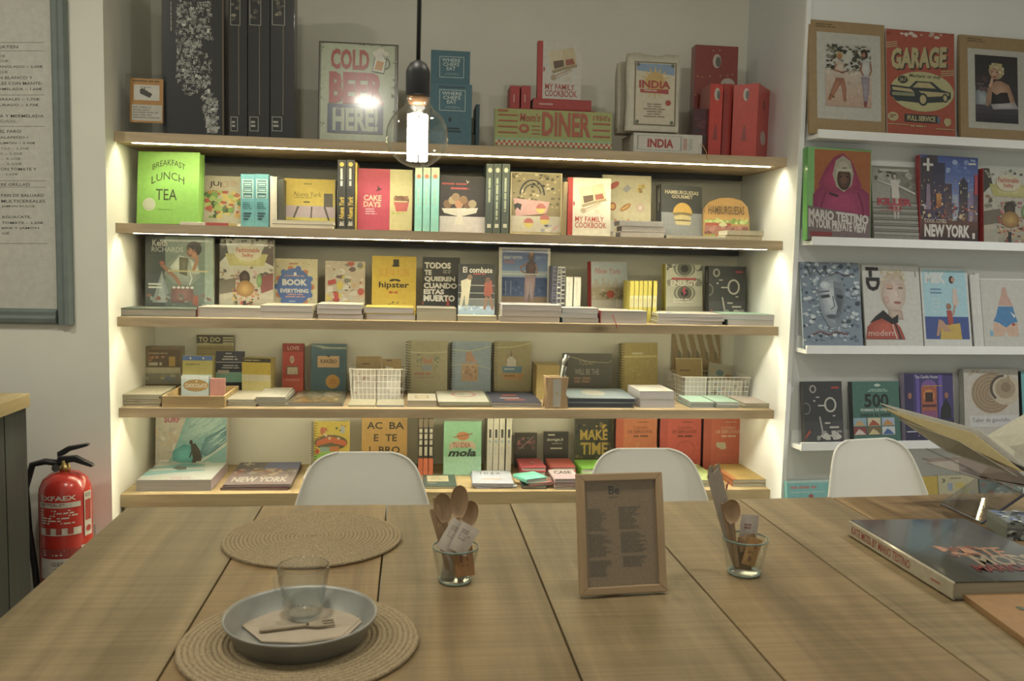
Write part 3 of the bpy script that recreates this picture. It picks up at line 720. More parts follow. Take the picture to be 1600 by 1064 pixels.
def sachet(label, name, cat, pc_, w_, h_, rot, col, art=None, yoff=0.0, tilt=8, thick=0.0035, yaw=0):
    M = TR(pc_ + Vector((0, yoff, 0))) @ RZ(yaw) @ RX(-tilt) @ RY(rot)
    t = thing(name, label, cat, M)
    nx, nz = 6, 6; vs = []; fs = []
    for s_ in (-1, 1):
        for i in range(nx + 1):
            for j in range(nz + 1):
                u, v = i / nx, j / nz
                vs.append(((u - .5) * w_, s_ * (thick / 2 * math.sin(math.pi * u) ** .6 * math.sin(math.pi * v) ** .6 + .0002) + .0012 * math.sin(7 * u + 4 * v), (v - .5) * h_))
    off = (nx + 1) * (nz + 1)
    for s_ in (0, 1):
        for i in range(nx):
            for j in range(nz):
                f = (s_ * off + i * (nz + 1) + j, s_ * off + (i + 1) * (nz + 1) + j, s_ * off + (i + 1) * (nz + 1) + j + 1, s_ * off + i * (nz + 1) + j + 1); fs.append(f if s_ == 0 else f[::-1])
    MB().add(vs, fs, col).build('packet', CARD, t, smooth=True)
    if art:
        a = Art(0, 0, 100, 100); art(a)
        a.mesh(lambda u, v, o: ((u - .5) * w_, -(thick / 2 * math.sin(math.pi * min(.98, max(.02, u))) ** .6 * math.sin(math.pi * min(.98, max(.02, v))) ** .6 + .0002) + .0012 * math.sin(7 * u + 4 * v) - o * .6, (v - .5) * h_)).build('print', CARD, t)
    return t
gp1, gr1, gh1 = tumbler('glass tumbler with wooden spoons and sachets beside the jute mats', 711, 908, 853, 72)
def gpt(px, py, dy, g): return un(px, py, 1, g.y + dy)
utensil('wooden_spoon', 'front wooden spoon with broad bowl in the tumbler by the jute mats', 'spoon', 'spoon', gpt(712, 902, -.006, gp1) , gpt(719, 758, -.004, gp1), (gpt(719, 758, -.004, gp1) - gpt(712, 902, -.006, gp1)).length, M_SPOON, .010)
utensil('wooden_spoon', 'wooden spoon half hidden behind the broad spoon by the jute mats', 'spoon', 'spoon', gpt(718, 901, .012, gp1), gpt(737, 782, .022, gp1), (gpt(737, 782, .022, gp1) - gpt(718, 901, .012, gp1)).length, M_SPOON, .009)
utensil('wooden_spoon', 'wooden spoon tilted left in the tumbler by the jute mats', 'spoon', 'spoon', gpt(708, 901, .004, gp1), gpt(690, 770, .006, gp1), (gpt(690, 770, .006, gp1) - gpt(708, 901, .004, gp1)).length, M_SPOON, .009)
for k, (xb, xt, yt, dy) in enumerate(((703, 674, 795, 0.0), (705, 683, 788, .010), (702, 686, 776, .018))):
    a_, b_ = gpt(xb, 900, dy * .5, gp1), gpt(xt, yt, dy, gp1)
    utensil('wooden_fork' if k == 2 else 'wooden_knife', ('leftmost thin wooden knife in the tumbler by the jute mats', 'second thin wooden knife in the tumbler by the jute mats', 'wooden fork behind the knives in the tumbler by the jute mats')[k], 'fork' if k == 2 else 'knife', 'fork' if k == 2 else 'stick', a_, b_, (b_ - a_).length, M_SPOON, .008)
pa = lambda c: (lambda a: (a.lines(18, 20, 82, 60, 5, c, 4)))
sachet('white sugar sachet leaning left in the tumbler by the jute mats', 'sugar_sachet', 'sachet', gpt(707, 838, -.012, gp1), .034, .062, 30, 'bdb0a2', pa('a3968a'))
sachet('white sugar sachet with grey print leaning right in the tumbler by the jute mats', 'sugar_sachet', 'sachet', gpt(725, 842, -.019, gp1), .036, .055, 28, 'bdb0a2', pa('8f8580'))
sachet('orange brown sugar sachet in the tumbler by the jute mats', 'sugar_sachet', 'sachet', gpt(725, 877, -.014, gp1), .036, .055, -6, 'a06a30', lambda a: (a.rect(8, 10, 92, 90, 'a8713a'), a.ell(35, 40, 7, 14, '6a2f20'), a.ell(72, 38, 9, 12, '6a2f20'), a.ell(72, 38, 5, 7, 'a8713a'), a.rect(40, 62, 70, 66, '7a4426')))
sachet('pale folded sachet low inside the tumbler by the jute mats', 'sugar_sachet', 'sachet', gpt(702, 884, .002, gp1), .026, .05, 8, '9d8f7c')

gp2, gr2, gh2 = tumbler('glass tumbler with a paper-wrapped cutlery set right of the menu frame', 1162, 896, 840, 71)
a_, b_ = gpt(1152, 889, .004, gp2), gpt(1112, 727, .01, gp2)
L2 = (b_ - a_).length; d = (b_ - a_).normalized(); yv = Vector((0, 1, 0)); yv = (yv - d * yv.dot(d)).normalized(); xv = yv.cross(d)
t = thing('cutlery_sleeve', 'tall white paper cutlery sleeve leaning left out of the right tumbler', 'sleeve', Matrix(((xv.x, yv.x, d.x, a_.x), (xv.y, yv.y, d.y, a_.y), (xv.z, yv.z, d.z, a_.z), (0, 0, 0, 1))))
MB().prism([(-.006, .01), (.006, .01), (.0135, L2 * .5), (.0145, L2 * .9), (.011, L2 * .965), (-.002, L2 * .93), (-.008, L2 * .955), (-.0145, L2 * .86), (-.012, L2 * .5)], -.0035, -.001, 1, '9c8f80').build('front_paper', CARD, t)
MB().prism([(-.006, .01), (.006, .01), (.0145, L2 * .5), (.0155, L2), (.006, L2 * .98), (-.004, L2 * 1.0), (-.0135, L2 * .9), (-.012, L2 * .5)], .001, .0035, 1, '8f8272').build('back_paper', CARD, t)
MB().prism([(.001, L2 * .2), (.004, L2 * .2), (.007, L2 * .99), (.001, L2 * .985)], -.0009, .0009, 1).build('wooden_tip', M_SPOON, t)
for k, (lab, kd, xb, yb2, xt, yt, dy) in enumerate((('wooden spoon with white-rimmed bowl in the right tumbler', 'spoon', 1152, 886, 1142, 780, -.010), ('left wooden stirrer beside the spoon in the right tumbler', 'stick', 1150, 888, 1129, 786, .0), ('right wooden stirrer beside the spoon in the right tumbler', 'stick', 1152, 888, 1136, 784, .006))):
    u_, v_ = gpt(xb, yb2, dy, gp2), gpt(xt, yt, dy, gp2)
    utensil('wooden_spoon' if kd == 'spoon' else 'wooden_stirrer', lab, 'spoon' if kd == 'spoon' else 'stirrer', kd, u_, v_, (v_ - u_).length, M_SPOON, .007)
sachet('white sugar sachet with red print standing up in the right tumbler', 'sugar_sachet', 'sachet', gpt(1170, 828, .014, gp2), .036, .06, 6, 'a89c90', lambda a: a.lines(20, 30, 80, 60, 3, '8a4a40', 4))
sachet('orange brown sugar sachet against the right side of the right tumbler', 'sugar_sachet', 'sachet', gpt(1175, 862, -.014, gp2), .028, .055, 18, '9a7038', lambda a: a.blobs(10, 10, 90, 90, 8, ['7a4a24', 'a8803f', '6e4a30'], 3, (6, 16)))
sachet('dark brown sugar sachet in the middle of the right tumbler', 'sugar_sachet', 'sachet', gpt(1163, 868, -.004, gp2), .034, .055, 4, '6e5236')
sachet('crumpled tan sachet across the rim of the right tumbler', 'sugar_sachet', 'sachet', gpt(1168, 848, -.008, gp2), .036, .03, -12, '8a6a44', lambda a: a.blobs(10, 10, 90, 90, 6, ['6e3a2c', '9a7c50'], 5, (6, 14)))

# framed menu card
A0, B0 = un(908, 937, 2, TZ), un(1043, 929, 2, TZ)
yaw = math.degrees(math.atan2(B0.y - A0.y, B0.x - A0.x)); fwid = (B0 - A0).length; lean = 13
fh = 0.2
for _ in range(4):
    pt = un(968, 744, 1, (A0.y + B0.y) / 2 + fh * math.sin(R(lean))); fh = (pt.z - TZ) / math.cos(R(lean))
fm = thing('framed_menu', 'small wooden picture frame holding a kraft paper menu', 'frame', TR((A0.x, A0.y, TZ + 0.006)) @ RZ(yaw) @ RX(-lean))
bw = 0.0135; ft = 0.016
MB().prism([(0, 0), (fwid, 0), (fwid - bw, bw), (bw, bw)], 0, ft, 1).build('rail', M_BEECHX, fm, bevel=.0012)
MB().prism([(0, fh), (bw, fh - bw), (fwid - bw, fh - bw), (fwid, fh)], 0, ft, 1).build('rail', M_BEECHX, fm, bevel=.0012)
MB().prism([(0, 0), (bw, bw), (bw, fh - bw), (0, fh)], 0, ft, 1).build('stile', M_BEECH, fm, bevel=.0012)
MB().prism([(fwid, 0), (fwid, fh), (fwid - bw, fh - bw), (fwid - bw, bw)], 0, ft, 1).build('stile', M_BEECH, fm, bevel=.0012)
KR = plain('kraft_paper', '8a7250', 0.8, noise=0.12, scale=300)
MB().box(bw, fwid - bw, .008, .010, bw, fh - bw).build('menu_sheet', KR, fm)
MB().box(bw, fwid - bw, .0101, .0145, bw, fh - bw).build('back_board', KR, fm)
a = Art(908, 754, 1038, 928)
a.text('Be', 953, 763, 973, 777, '2e2a26', 0.015); a.lines(952, 781, 978, 783.5, 1, '5f523c', 3)
a.lines(914, 800, 950, 838, 12, '6a5b44', 1); a.lines(970, 798, 1010, 836, 12, '6a5b44', 2)
a.lines(914, 842, 956, 880, 12, '6a5b44', 3); a.lines(972, 840, 1022, 875, 10, '6a5b44', 4); a.lines(915, 885, 960, 912, 9, '6a5b44', 5); a.lines(974, 880, 1024, 898, 6, '6a5b44', 6)
a.mesh(lambda u, v, o: (bw + u * (fwid - 2 * bw), .008 - o, bw + v * (fh - 2 * bw))).build('menu_print', CARD, fm)
MB().box(bw, fwid - bw, .004, .0055, bw, fh - bw).build('glass_pane', thin_glass('frame_glass', (1, 1, 1), 0.04, 1.0), fm)
zl = 0.62 * fh
MB().prism([(ft, zl), (ft + .003, zl), (ft + .058, 0.020), (ft + .055, 0.018)], fwid * .38, fwid * .62, 0).build('easel_leg', KR, fm)

# big photo book, orange book, patterned box at the right
zk = TZ + 0.036
A3, B3, C3 = un(1326, 813, 2, zk), un(1490, 910, 2, zk), un(1490, 803, 2, zk)
hv = (A3 - B3); hk = hv.length; hv.normalize(); xv = Vector((hv.y, -hv.x, 0)); wk = max(0.25, (C3 - A3).dot(xv))
Mk = Matrix(((xv.x, 0, hv.x, B3.x), (xv.y, 0, hv.y, B3.y), (0, -1, 0, zk + .0005), (0, 0, 0, 1)))
rt = thing('photo_book', 'large glossy black photo book with red lettered cream spine on the table', 'book', Mk)
a = Art(0, 0, 100, 100); a.rect(2, 0, 100, 100, '3c3d38')
a.text('KATE', 34, 52, 78, 66, '9a6a48', 0.03, 0.2); a.text('MOSS', 40, 64, 88, 80, '8a7a60', 0.03, 0.2); a.blobs(30, 48, 62, 66, 16, ['8a5a3c', 'a8724c', '5a3a2c', '7a2a24'], 4, (2, 7)); a.text('MARIO', 30, 78, 66, 88, '7e2420', 0.02, 0.2)
sa = Art(0, 0, 100, 100); sa.text('KATE MOSS BY MARIO TESTINO', 22, 6, 74, 62, '8a2f22', 0.015, 0, 0, 'ccw')
sa.e = [([(x, 100 - (y)) for x, y in p], f, c) for p, f, c in sa.e]
BLKG = attr_mat('high_gloss_lamination', 0.12, 0.6)
book_parts(rt, wk, hk, 0.035, '45463f', 'a39a84', 'b5ab92', True, a, None, BLKG)
sp = Art(0, 0, 100, 100); sp.text('KATE MOSS BY MARIO TESTINO', 24, 4, 76, 64, '8a2f22', 0.015, 0, 0, 'cw')
sp.mesh(lambda u, v, o: (-o, 0.035 * (1 - u), v * hk)).build('spine_print', CARD, rt)
sp = Art(0, 0, 100, 100); sp.lines(42, 82, 58, 94, 1, '9a5a3a', 3, .7, False, True)
sp.mesh(lambda u, v, o: (-o, 0.035 * (1 - u), v * hk)).build('publisher_print', CARD, rt)
zo = TZ + 0.012
A4, B4 = un(1499, 924, 2, zo), un(1640, 1026, 2, zo)
h4 = (A4 - B4); hk4 = h4.length; h4.normalize(); x4 = Vector((h4.y, -h4.x, 0))
rt = thing('book', 'thin orange card book with a silver patch in front of the big photo book', 'book', Matrix(((x4.x, 0, h4.x, B4.x), (x4.y, 0, h4.y, B4.y), (0, -1, 0, zo + .0004), (0, 0, 0, 1))))
a = Art(0, 0, 100, 100); a.poly([(30, 30), (60, 16), (70, 30), (42, 44)], '6f6f6a'); a.blobs(30, 18, 68, 42, 14, ['8aa050', '50584a', 'b8c070', '3a4038'], 6, (2, 6))
book_parts(rt, 0.21, hk4, 0.0115, '8f6a3c', None, 'a08a60', False, a, None, CARD)
pf = un(1578, 846, 2, TZ)
bx = thing('patterned_box', 'black and white leaf patterned box behind the big photo book', 'box', TR((pf.x, pf.y + .012, TZ + .0005)) @ RZ(-12))
MB().box(0, .16, 0, .10, 0, .026, '6f7470').build('body', CARD, bx); MB().box(-.001, .161, -.001, .101, .0262, .04, '7f8683').build('lid', CARD, bx)
a = Art(0, 0, 160, 40); a.blobs(0, 0, 160, 40, 90, ['c0c4c0', '2a2e2c', '9aa3a8', '3a403e'], 8, (3, 8)); a.mesh(lambda u, v, o: (u * .16, -.001 - o, v * .04)).build('side_print', CARD, bx)
a = Art(0, 0, 160, 100); a.blobs(0, 0, 160, 100, 120, ['c0c4c0', '2a2e2c', '8fa0b8', '3a403e', '7f90b8'], 9, (4, 11)); a.mesh(lambda u, v, o: (u * .16, v * .10, .04 + o)).build('lid_print', CARD, bx)

# zigzag acrylic stand with open magazines at the right edge
def panel(pts, th, name, mat, parent, col='ccc', base=Vector((0, 0, 0))):
    n = (pts[1] - pts[0]).cross(pts[2] - pts[0]).normalized() * th
    v = [p - base for p in pts]; k = len(pts)
    return MB().add([tuple(p) for p in v] + [tuple(p + n) for p in v], [tuple(range(k - 1, -1, -1)), tuple(range(k, 2 * k))] + [(i, (i + 1) % k, k + (i + 1) % k, k + i) for i in range(k)], col).build(name, mat, parent)
P1, P2 = un(1470, 787, 2, TZ + .0034), un(1535, 817, 2, TZ + .0034)
P4, P3 = un(1600, 773, 2, TZ + .075), un(1534, 742, 2, TZ + .075)
ex_ = (P2 - P1)
P5, P6 = un(1447, 700, 2, TZ + .17), un(1530, 738, 2, TZ + .17)
st = thing('magazine_stand', 'clear acrylic zigzag magazine stand at the right end of the table', 'stand', TR(P1))
panel([P1, P2, P4, P3], .003, 'lower_panel', M_ACRYL, st, base=P1)
panel([P3, P4, P4 + (P6 - P4) * 1.0, P3 + (P5 - P3) * 1.0], .003, 'upper_panel', M_ACRYL, st, base=P1)
M_EDGE = plain('dark_acrylic_edge', (0.10, 0.10, 0.13, 1), 0.2)
MB().tube([P1 - P1, P2 - P1], .0030, 6).build('lower_edge', M_EDGE, st); MB().tube([P2 - P1, P4 - P1], .0030, 6).build('side_edge', M_EDGE, st)
MB().tube([P3 - P1, P4 - P1], .0026, 6).build('fold_edge', M_EDGE, st)
def leaves(label, rings, cols, nm='magazine'):
    t = thing(nm, label, 'magazine', TR(rings[0][0]))
    b0 = rings[0][0]
    for i, (pts, c, part) in enumerate(zip(rings, cols, ('upper_page', 'page_block', 'under_page'))): panel(pts, .0016, part, CARD, t, c, b0)
    return t
Q = lambda x, y, z: un(x, y, 2, TZ + z)
m1 = [[Q(1376, 630, .235), Q(1487, 690, .185), Q(1610, 733, .185), Q(1530, 671, .235)],
      [Q(1380, 637, .230), Q(1484, 696, .180), Q(1600, 738, .180), Q(1520, 676, .229)],
      [Q(1405, 655, .215), Q(1480, 706, .172), Q(1590, 744, .172), Q(1500, 690, .215)]]
t = leaves('open magazine with a wide pale page pointing left on the acrylic stand', m1, ['94928a', '98885a', '8c8878'])
MB().tube([Q(1487, 692, .181) - m1[0][0], Q(1560, 716, .181) - m1[0][0], Q(1612, 736, .181) - m1[0][0]], .007, 8, '2b2b2e').build('dark_spine', CARD, t)
m2 = [[Q(1538, 683, .19), Q(1612, 640, .27), Q(1660, 668, .27), Q(1600, 722, .19)], [Q(1540, 687, .187), Q(1612, 644, .266), Q(1660, 672, .266), Q(1600, 726, .187)]]
t = leaves('open magazine page with a flower drawing at the right edge of the stand', m2, ['a8a490', '8f8a78'])
u0 = m2[0]; nrm = (u0[1] - u0[0]).cross(u0[2] - u0[0]).normalized() * .0019
a = Art(0, 0, 100, 100)
for k in range(5): a.line([(12 + 18 * k, 90), (18 + 18 * k, 60), (10 + 20 * k, 30)], 1.6, '6a5a48'); a.ell(12 + 20 * k, 28, 5, 4, '8a4034'); a.ell(20 + 17 * k, 60, 5, 3, '5c6a4c')
sgn = 1 if nrm.z > 0 else -1
a.mesh(lambda u, v, o: tuple(u0[0] + (u0[1] - u0[0]) * v + (u0[3] - u0[0]) * u + nrm + nrm.normalized() * o - u0[0])).build('page_print', CARD, t)
m3 = [[Q(1440, 716, .12), Q(1530, 744, .085), Q(1620, 760, .085), Q(1560, 712, .12)], [Q(1446, 722, .114), Q(1530, 748, .080), Q(1620, 764, .080), Q(1560, 716, .114)]]
leaves('brown covered magazine lying lowest in the acrylic stand', m3, ['5a4a3a', '7a7060'])

# ================================================================== top board
def box_thing(name, label, cat, x0, x1, yt, sh, Y, dep, col, draw=None, yaw=0, lean=0, zb=None, mat=None, side=None, part='carton', fr=IDF, group=None, sdraw=None):
    """closed carton with print on its front (and on its side)"""
    zb = ZS[sh] if zb is None else zb
    X, wd, h, yb = place(x0, x1, yt, zb, Y, lean, yaw, fr)
    t = thing(name, label, cat, fr @ TR((X, Y, zb + dep * math.sin(R(lean)) + .0004)) @ RZ(yaw) @ RX(-lean), group)
    m = MB(); m.box(0, wd, 0, dep, 0, h, col)
    if side: m.c = [hx(side) if k in (0, 1) else c for k, c in enumerate(m.c)]
    m.build(part, mat or CARD, t, bevel=.0008)
    if draw:
        a = Art(x0, yt, x1, yb); draw(a); a.mesh(lambda u, v, o: (u * wd, -o, v * h)).build('front_print', mat or CARD, t)
    if sdraw:
        a = Art(0, yt, 10, yb); sdraw(a); a.mesh(lambda u, v, o: (wd + o, u * dep, v * h)).build('side_print', mat or CARD, t)
    return t, wd, h
# camera notice in an acrylic stand
X, wd, h, yb = place(196, 257, 116, ZS[0], 0.03, 4, 0, IDF)
t = thing('notice_stand', 'small orange camera surveillance notice in a clear acrylic stand', 'sign', TR((X, 0.03, ZS[0] + .0008)) @ RX(-4))
MB().box(0, wd, 0, .002, 0, h).build('acrylic_sheet', M_ACRYL, t); MB().box(wd * .3, wd * .7, .0022, .05, 0, .002).build('foot', M_ACRYL, t)
a = Art(196, 116, 257, yb)
a.rect(203, 123, 255, 192, 'a5742a'); a.rect(209, 133, 249, 157, 'b9b6ac'); a.lines(207, 126, 250, 130, 1, '5f4518', 2); a.rect(206, 164, 253, 189, 'aaa79c'); a.lines(208, 167, 251, 187, 5, '85837a', 4)
a.poly([(218, 141), (222, 138), (238, 147), (234, 153), (219, 147)], '3a3630'); a.line([(226, 137), (226, 142)], 1.5, '55504a'); a.rect(218, 136, 236, 137.2, '8a8880')
a.mesh(lambda u, v, o: (u * wd, -o, v * h)).build('notice_print', CARD, t)

BLK = '202123'
def letters_map(a):
    g = random.Random(11)
    outline = lambda y: (274, 330 if y < 60 else (312 if y < 80 else (326 if y < 140 else 322)))
    for i in range(760):
        y = g.uniform(0, 205); 
        if y < 130: x = g.uniform(*outline(y))
        elif y < 150: x = g.uniform(282, 330)
        else: x = g.uniform(313 + (y - 150) * .15, 338)
        s_ = g.uniform(2.6, 6.5); ch = g.choice('ABCDEGHIKLMNOPRSTUVWY')
        if g.random() < .5: a.text(ch, x, y, x + s_ * .7, y + s_, g.choice(['c4c4bc', 'a9a9a2', '8f9088']), 0.0)
        else: a.text(ch, x, y, x + s_, y + s_ * .7, g.choice(['c4c4bc', 'a0a098', '85867f']), 0.0, 0, 0, 'cw')
    a.lines(267, 5, 269.5, 75, 1, '8a8a84', 4, .8, False, True)
    a.rect(347, -60, 350, 210, '5a4a34')
box_thing('poster_box', 'wide tall black box covered in white hand-lettered words', 'box', 253, 350, -60, 0, .05, .09, BLK, letters_map, 0, 1, mat=GLOSS)
def narrow(a):
    x0, _, x1, _ = a.b; m_ = (x0 + x1) / 2
    a.rect(m_ + 1, 40, m_ + 1.8, 180, '8a7a5c'); a.frame(x0 + 3, 183, m_, 206, 1, '9a9a90'); a.frame(x0 + 3, -10, m_ + 4, 40, 1, '9a9a90'); a.blobs(x0 + 4, 0, m_ + 2, 34, 7, ['6a6456', '4a4840', '8a8470'], int(x0), (2, 5)); a.lines(x0 + 5, 190, m_ - 2, 202, 2, '9a9a90', 3)
for k, (x0, x1, lab) in enumerate(((357, 386, 'leftmost of the three narrow black upright boxes'), (387, 421, 'middle one of the three narrow black upright boxes'), (422, 460, 'rightmost of the three narrow black upright boxes, nearest the beer sign'))):
    box_thing('poster_tube_box', lab, 'box', x0, x1, -50, 0, .06 + .004 * k, .08, BLK, narrow, 0, 1, mat=GLOSS, group='narrow black boxes')

# beer sign
def beer(a):
    x0, y0, x1, y1 = a.b
    a.rect(x0 + 3, y0 + 2, x1 - 5, y1 - 1, 'a2aa90'); a.blobs(x0 + 3, y0 + 4, x0 + 9, y1, 14, ['6a6a58', '8a8f78'], 3, (1, 3)); a.blobs(x1 - 10, y0, x1, y1, 18, ['5a5648', '8a8f78', '4a463c'], 5, (1, 3.5)); a.blobs(x0, y0, x1, y0 + 3, 12, ['5a4f42', '4a463c'], 6, (1, 3))
    a.text('COLD', 516, 79, 576, 111, '9c3a34', .035); a.text('BEER', 514, 115, 600, 164, '9c3a34', .05)
    a.rect(512, 165, 599, 210, '4c5568'); a.text('HERE!', 520, 170, 591, 207, 'a2aa90', .04)
    a.poly([(585, 88), (603, 90), (599, 114), (580, 111)], 'c0beb0'); a.ring(602, 99, 7, 9, 2, '55584e', 14, -110, 110); a.poly([(588, 95), (599, 97), (596, 111), (584, 109)], 'b0803a')
    for q in ((587, 84, 6), (594, 80, 6), (602, 84, 5), (592, 88, 6)): a.ell(q[0], q[1], q[2], q[2] * .8, 'bdbbae', 10)
    a.line([(581, 111), (585, 90)], 1.2, '55584e'); a.line([(580, 112), (599, 115), (603, 92)], 1.2, '55584e'); a.ring(533, 170, 9, 4, 1.2, 'a2aa90', 12, 180, 360); a.rect(520, 209.5, 598, 210.5, '6a6a58')
X, wd, h, yb = place(498, 621, 69, ZS[0], .10, 7, 0, IDF)
t = thing('tin_sign', 'weathered tin sign with red lettering and a foaming beer mug', 'sign', TR((X, .10, ZS[0] + .003)) @ RX(-7))
MB().box(0, wd, 0, .004, 0, h, '6a6a5c').build('plate', TIN, t, bevel=.0015)
a = Art(498, 69, 621, yb); beer(a); a.mesh(lambda u, v, o: (u * wd, -o, v * h)).build('face_print', TIN, t)
m = MB(); m.tube([(0, 0, 0), (wd, 0, 0), (wd, 0, h), (0, 0, h)], .0022, 6, '4f4a40', closed=True); m.build('rolled_edge', TIN, t)

# teal food guides, one raised on two lying ones
def chefs(o, w_=1.0):
    def f(a):
        x0, y0, x1, y1 = a.b; sx = (x1 - x0) / 65
        X_ = lambda v: x0 + v * sx
        a.frame(X_(14), y0 + 9, X_(55), y0 + 42, 1, '9fb0ae')
        for i, s_ in enumerate(('WHERE', 'CHEFS', 'EAT')):
            dx = (0, 2, 8)[i]; a.text(s_, X_(18 + dx), y0 + 12 + i * 6.6, X_(49 - dx), y0 + 17.6 + i * 6.6, 'a9b5b2', .02)
        a.lines(X_(20), y0 + 35, X_(50), y0 + 39, 2, '7f9694', 3, .4, True)
        if o: a.rect(X_(13), y0 + 4, X_(54), y0 + 6, '20404a'); a.ell(X_(31), y0 + 56, 2.5, 4, '1c3038'); a.lines(X_(22), y0 + 68, X_(50), y0 + 77, 2, '1c3038', 5, .6, True)
    return f
TEAL = '35606e'
upright('lower teal restaurant guide book standing on the top board', 672, 737, 132, 0, .06, TEAL, chefs(True), .03, 3, spine='2b4f5c', hard=False)
flat('bottom teal book lying behind the standing restaurant guides', 676, 742, ZS[0] + .0004, .058, .13, .15, '2b4f5c', None, '2b4f5c', 'R', ypx=200)
flat('upper teal book lying behind the standing restaurant guides', 676, 741, ZS[0] + .059, .058, .13, .15, '2b4f5c', None, '2b4f5c', 'R', ypx=200)
upright('upper teal restaurant guide book raised behind the lower one', 673, 734, 80, 0, .15, TEAL, chefs(False), .03, 3, zb=ZS[0] + .1178)
spine_out('dark teal book at the right end of the restaurant guides', 743, 749, 163, 0, .09, '24444f', None, .14)

# diner sign in front of red gift boxes
def diner(a):
    a.rect(774, 172, 956, 219, '8f9455'); cR = '9a4d36'; cT = '84a078'
    a.rect(774, 218, 956, 222, cT)
    for i in range(46):
        for j in range(2):
            if (i + j) % 2: a.rect(774 + i * 4, 222 + j * 4, 778 + i * 4, 226 + j * 4, 'a04d3a')
            else: a.rect(774 + i * 4, 222 + j * 4, 778 + i * 4, 226 + j * 4, 'b5ad88')
    a.text("Mom's", 811, 179, 843, 192, cR, .02, .15); a.text('DINER', 846, 176, 922, 213, cR, .03); a.text("1950's", 926, 178, 953, 186, cR, .01)
    for y in (190, 200, 210): a.rect(926, y, 953, y + 2.4, cR)
    for y in (182, 191, 200, 209): a.rect(778, y, 808, y + 2, cR)
    a.ell(818, 203, 8, 7, cR, 14); a.ell(818, 203, 4, 3, '8f9455', 10); a.lines(777, 175, 803, 179, 1, cR, 3, .7)
    for y in (198, 204, 210): a.rect(830, y, 843, y + 1.2, cR)
box_thing('diner_sign', 'long yellow-green retro diner sign with chequered lower edge', 'sign', 772, 956, 173, 0, .03, .02, '7f8a58', diner, 0, 2, mat=TIN)
zz = ZS[0]; zdt = un(860, 171, 1, .09).z; tt = (zdt - zz) / 5
for k in range(5):
    flat('%s red gift box lying in the pile behind the diner sign' % ('bottom', 'second', 'third', 'fourth', 'topmost')[k], 791, 930, zz + k * tt + .0003, tt - .0005, .09, .24, '96241f', None, '96241f', 'L', ypx=190, hard=True, name='gift_box', cat='box', group='red boxes behind the diner sign')
zf = zz + 5 * tt + .0004; t2 = un(880, 155, 1, .10).z - zf
flat('slim red book lying on the red boxes under the white cookbook', 833, 924, zf, t2, .10, .2, '9b2a26', None, '9b2a26', 'F', ypx=163, hard=True, sdraw=lambda a: a.rect(42, 10, 58, 34, 'b5847c'))
for k, (x0, x1) in enumerate(((797, 812), (814, 829))):
    spine_out(('left', 'right')[k] + ' one of the two small red notebooks on the red boxes', x0, x1, 134, 0, .12, '9b2a26', lambda a: a.rect(a.b[0] + 5, a.b[1] + 14, a.b[0] + 7, a.b[1] + 26, 'b5847c'), .10, zb=zf, group='small red notebooks')
def famcook(ox, oy, sx, sy):
    def f(a):
        X_ = lambda v: ox + (v - 840) * sx
        Y_ = lambda v: oy + (v - 65) * sy
        P = lambda pts: [(X_(x), Y_(y)) for x, y in pts]
        a.rect(X_(840), Y_(60), X_(848), Y_(165), 'a02a24'); a.ell(X_(849), Y_(110), 2.4 * sx, 4 * sy, 'a02a24', 12, -90, 90)
        a.poly(P([(856, 82), (878, 78), (881, 104), (862, 112)]), 'b8ac8c'); a.poly(P([(878, 78), (896, 74), (901, 100), (881, 105)]), 'b0a27e'); a.poly(P([(862, 112), (881, 105), (901, 100), (902, 104), (881, 110), (864, 116)]), '8a7a58')
        a.poly(P([(864, 97), (880, 94), (881, 104), (866, 109)]), '5a4632'); a.poly(P([(883, 94), (895, 91), (898, 100), (884, 103)]), '8c4a36')
        a.line(P([(866, 120), (892, 108)]), 2 * sx, '9a866a'); a.line(P([(868, 124), (894, 110)]), 1.6 * sx, 'a8977c'); a.ell(X_(865), Y_(122), 4.5 * sx, 4.5 * sy, '9a866a', 12); a.ell(X_(887), Y_(123), 4 * sx, 4.4 * sy, 'b5aa94', 12)
        a.text('MY FAMILY', X_(852), Y_(132), X_(898), Y_(141), 'a03a30', .01); a.text('COOKBOOK', X_(852), Y_(142), X_(902), Y_(152), 'a03a30', .01)
    return f
upright('white cookbook with red edge standing on the red boxes', 840, 908, 66, 0, .13, 'b3b0a6', famcook(840, 65, 1, 1), .03, 3, zb=zf + t2 + .0004, spine='9b2a26', hard=True)

# cookbook in a cloth rice bag, lying book of the same kind
def india_panel(a):
    a.rect(991, 98, 1056, 197, '6a5a44'); a.rect(993, 100, 1054, 195, 'b3aa94')
    a.poly([(994, 101), (1053, 101), (1053, 118), (994, 112)], '6f86a0')
    for k in range(16):
        an = k * 22.5; c_, s_ = math.cos(R(an)), math.sin(R(an)); a.poly([(1023 + 14 * math.cos(R(an - 9)), 130 - 15 * math.sin(R(an - 9))), (1023 + 25 * c_, 130 - 27 * s_), (1023 + 14 * math.cos(R(an + 9)), 130 - 15 * math.sin(R(an + 9)))], 'b59a58')
    a.ell(1023, 130, 15, 16, 'b0904c'); a.text('INDIA', 998, 127, 1047, 139, '96332c', .04); a.poly([(1000, 141), (1044, 140), (1044, 147), (1000, 146)], '96332c'); a.lines(1006, 142, 1036, 145, 1, 'b3aa94', 3)
    a.ell(1044, 161, 4.4, 4.4, '96332c', 14); a.lines(1005, 163, 1040, 186, 6, '7f6a58', 4, .4, True)
    for q in ((996, 192), (1050, 192), (996, 103), (1050, 103)): a.ell(q[0], q[1], 3, 3, '4f5a48', 6)
zi = ZS[0]
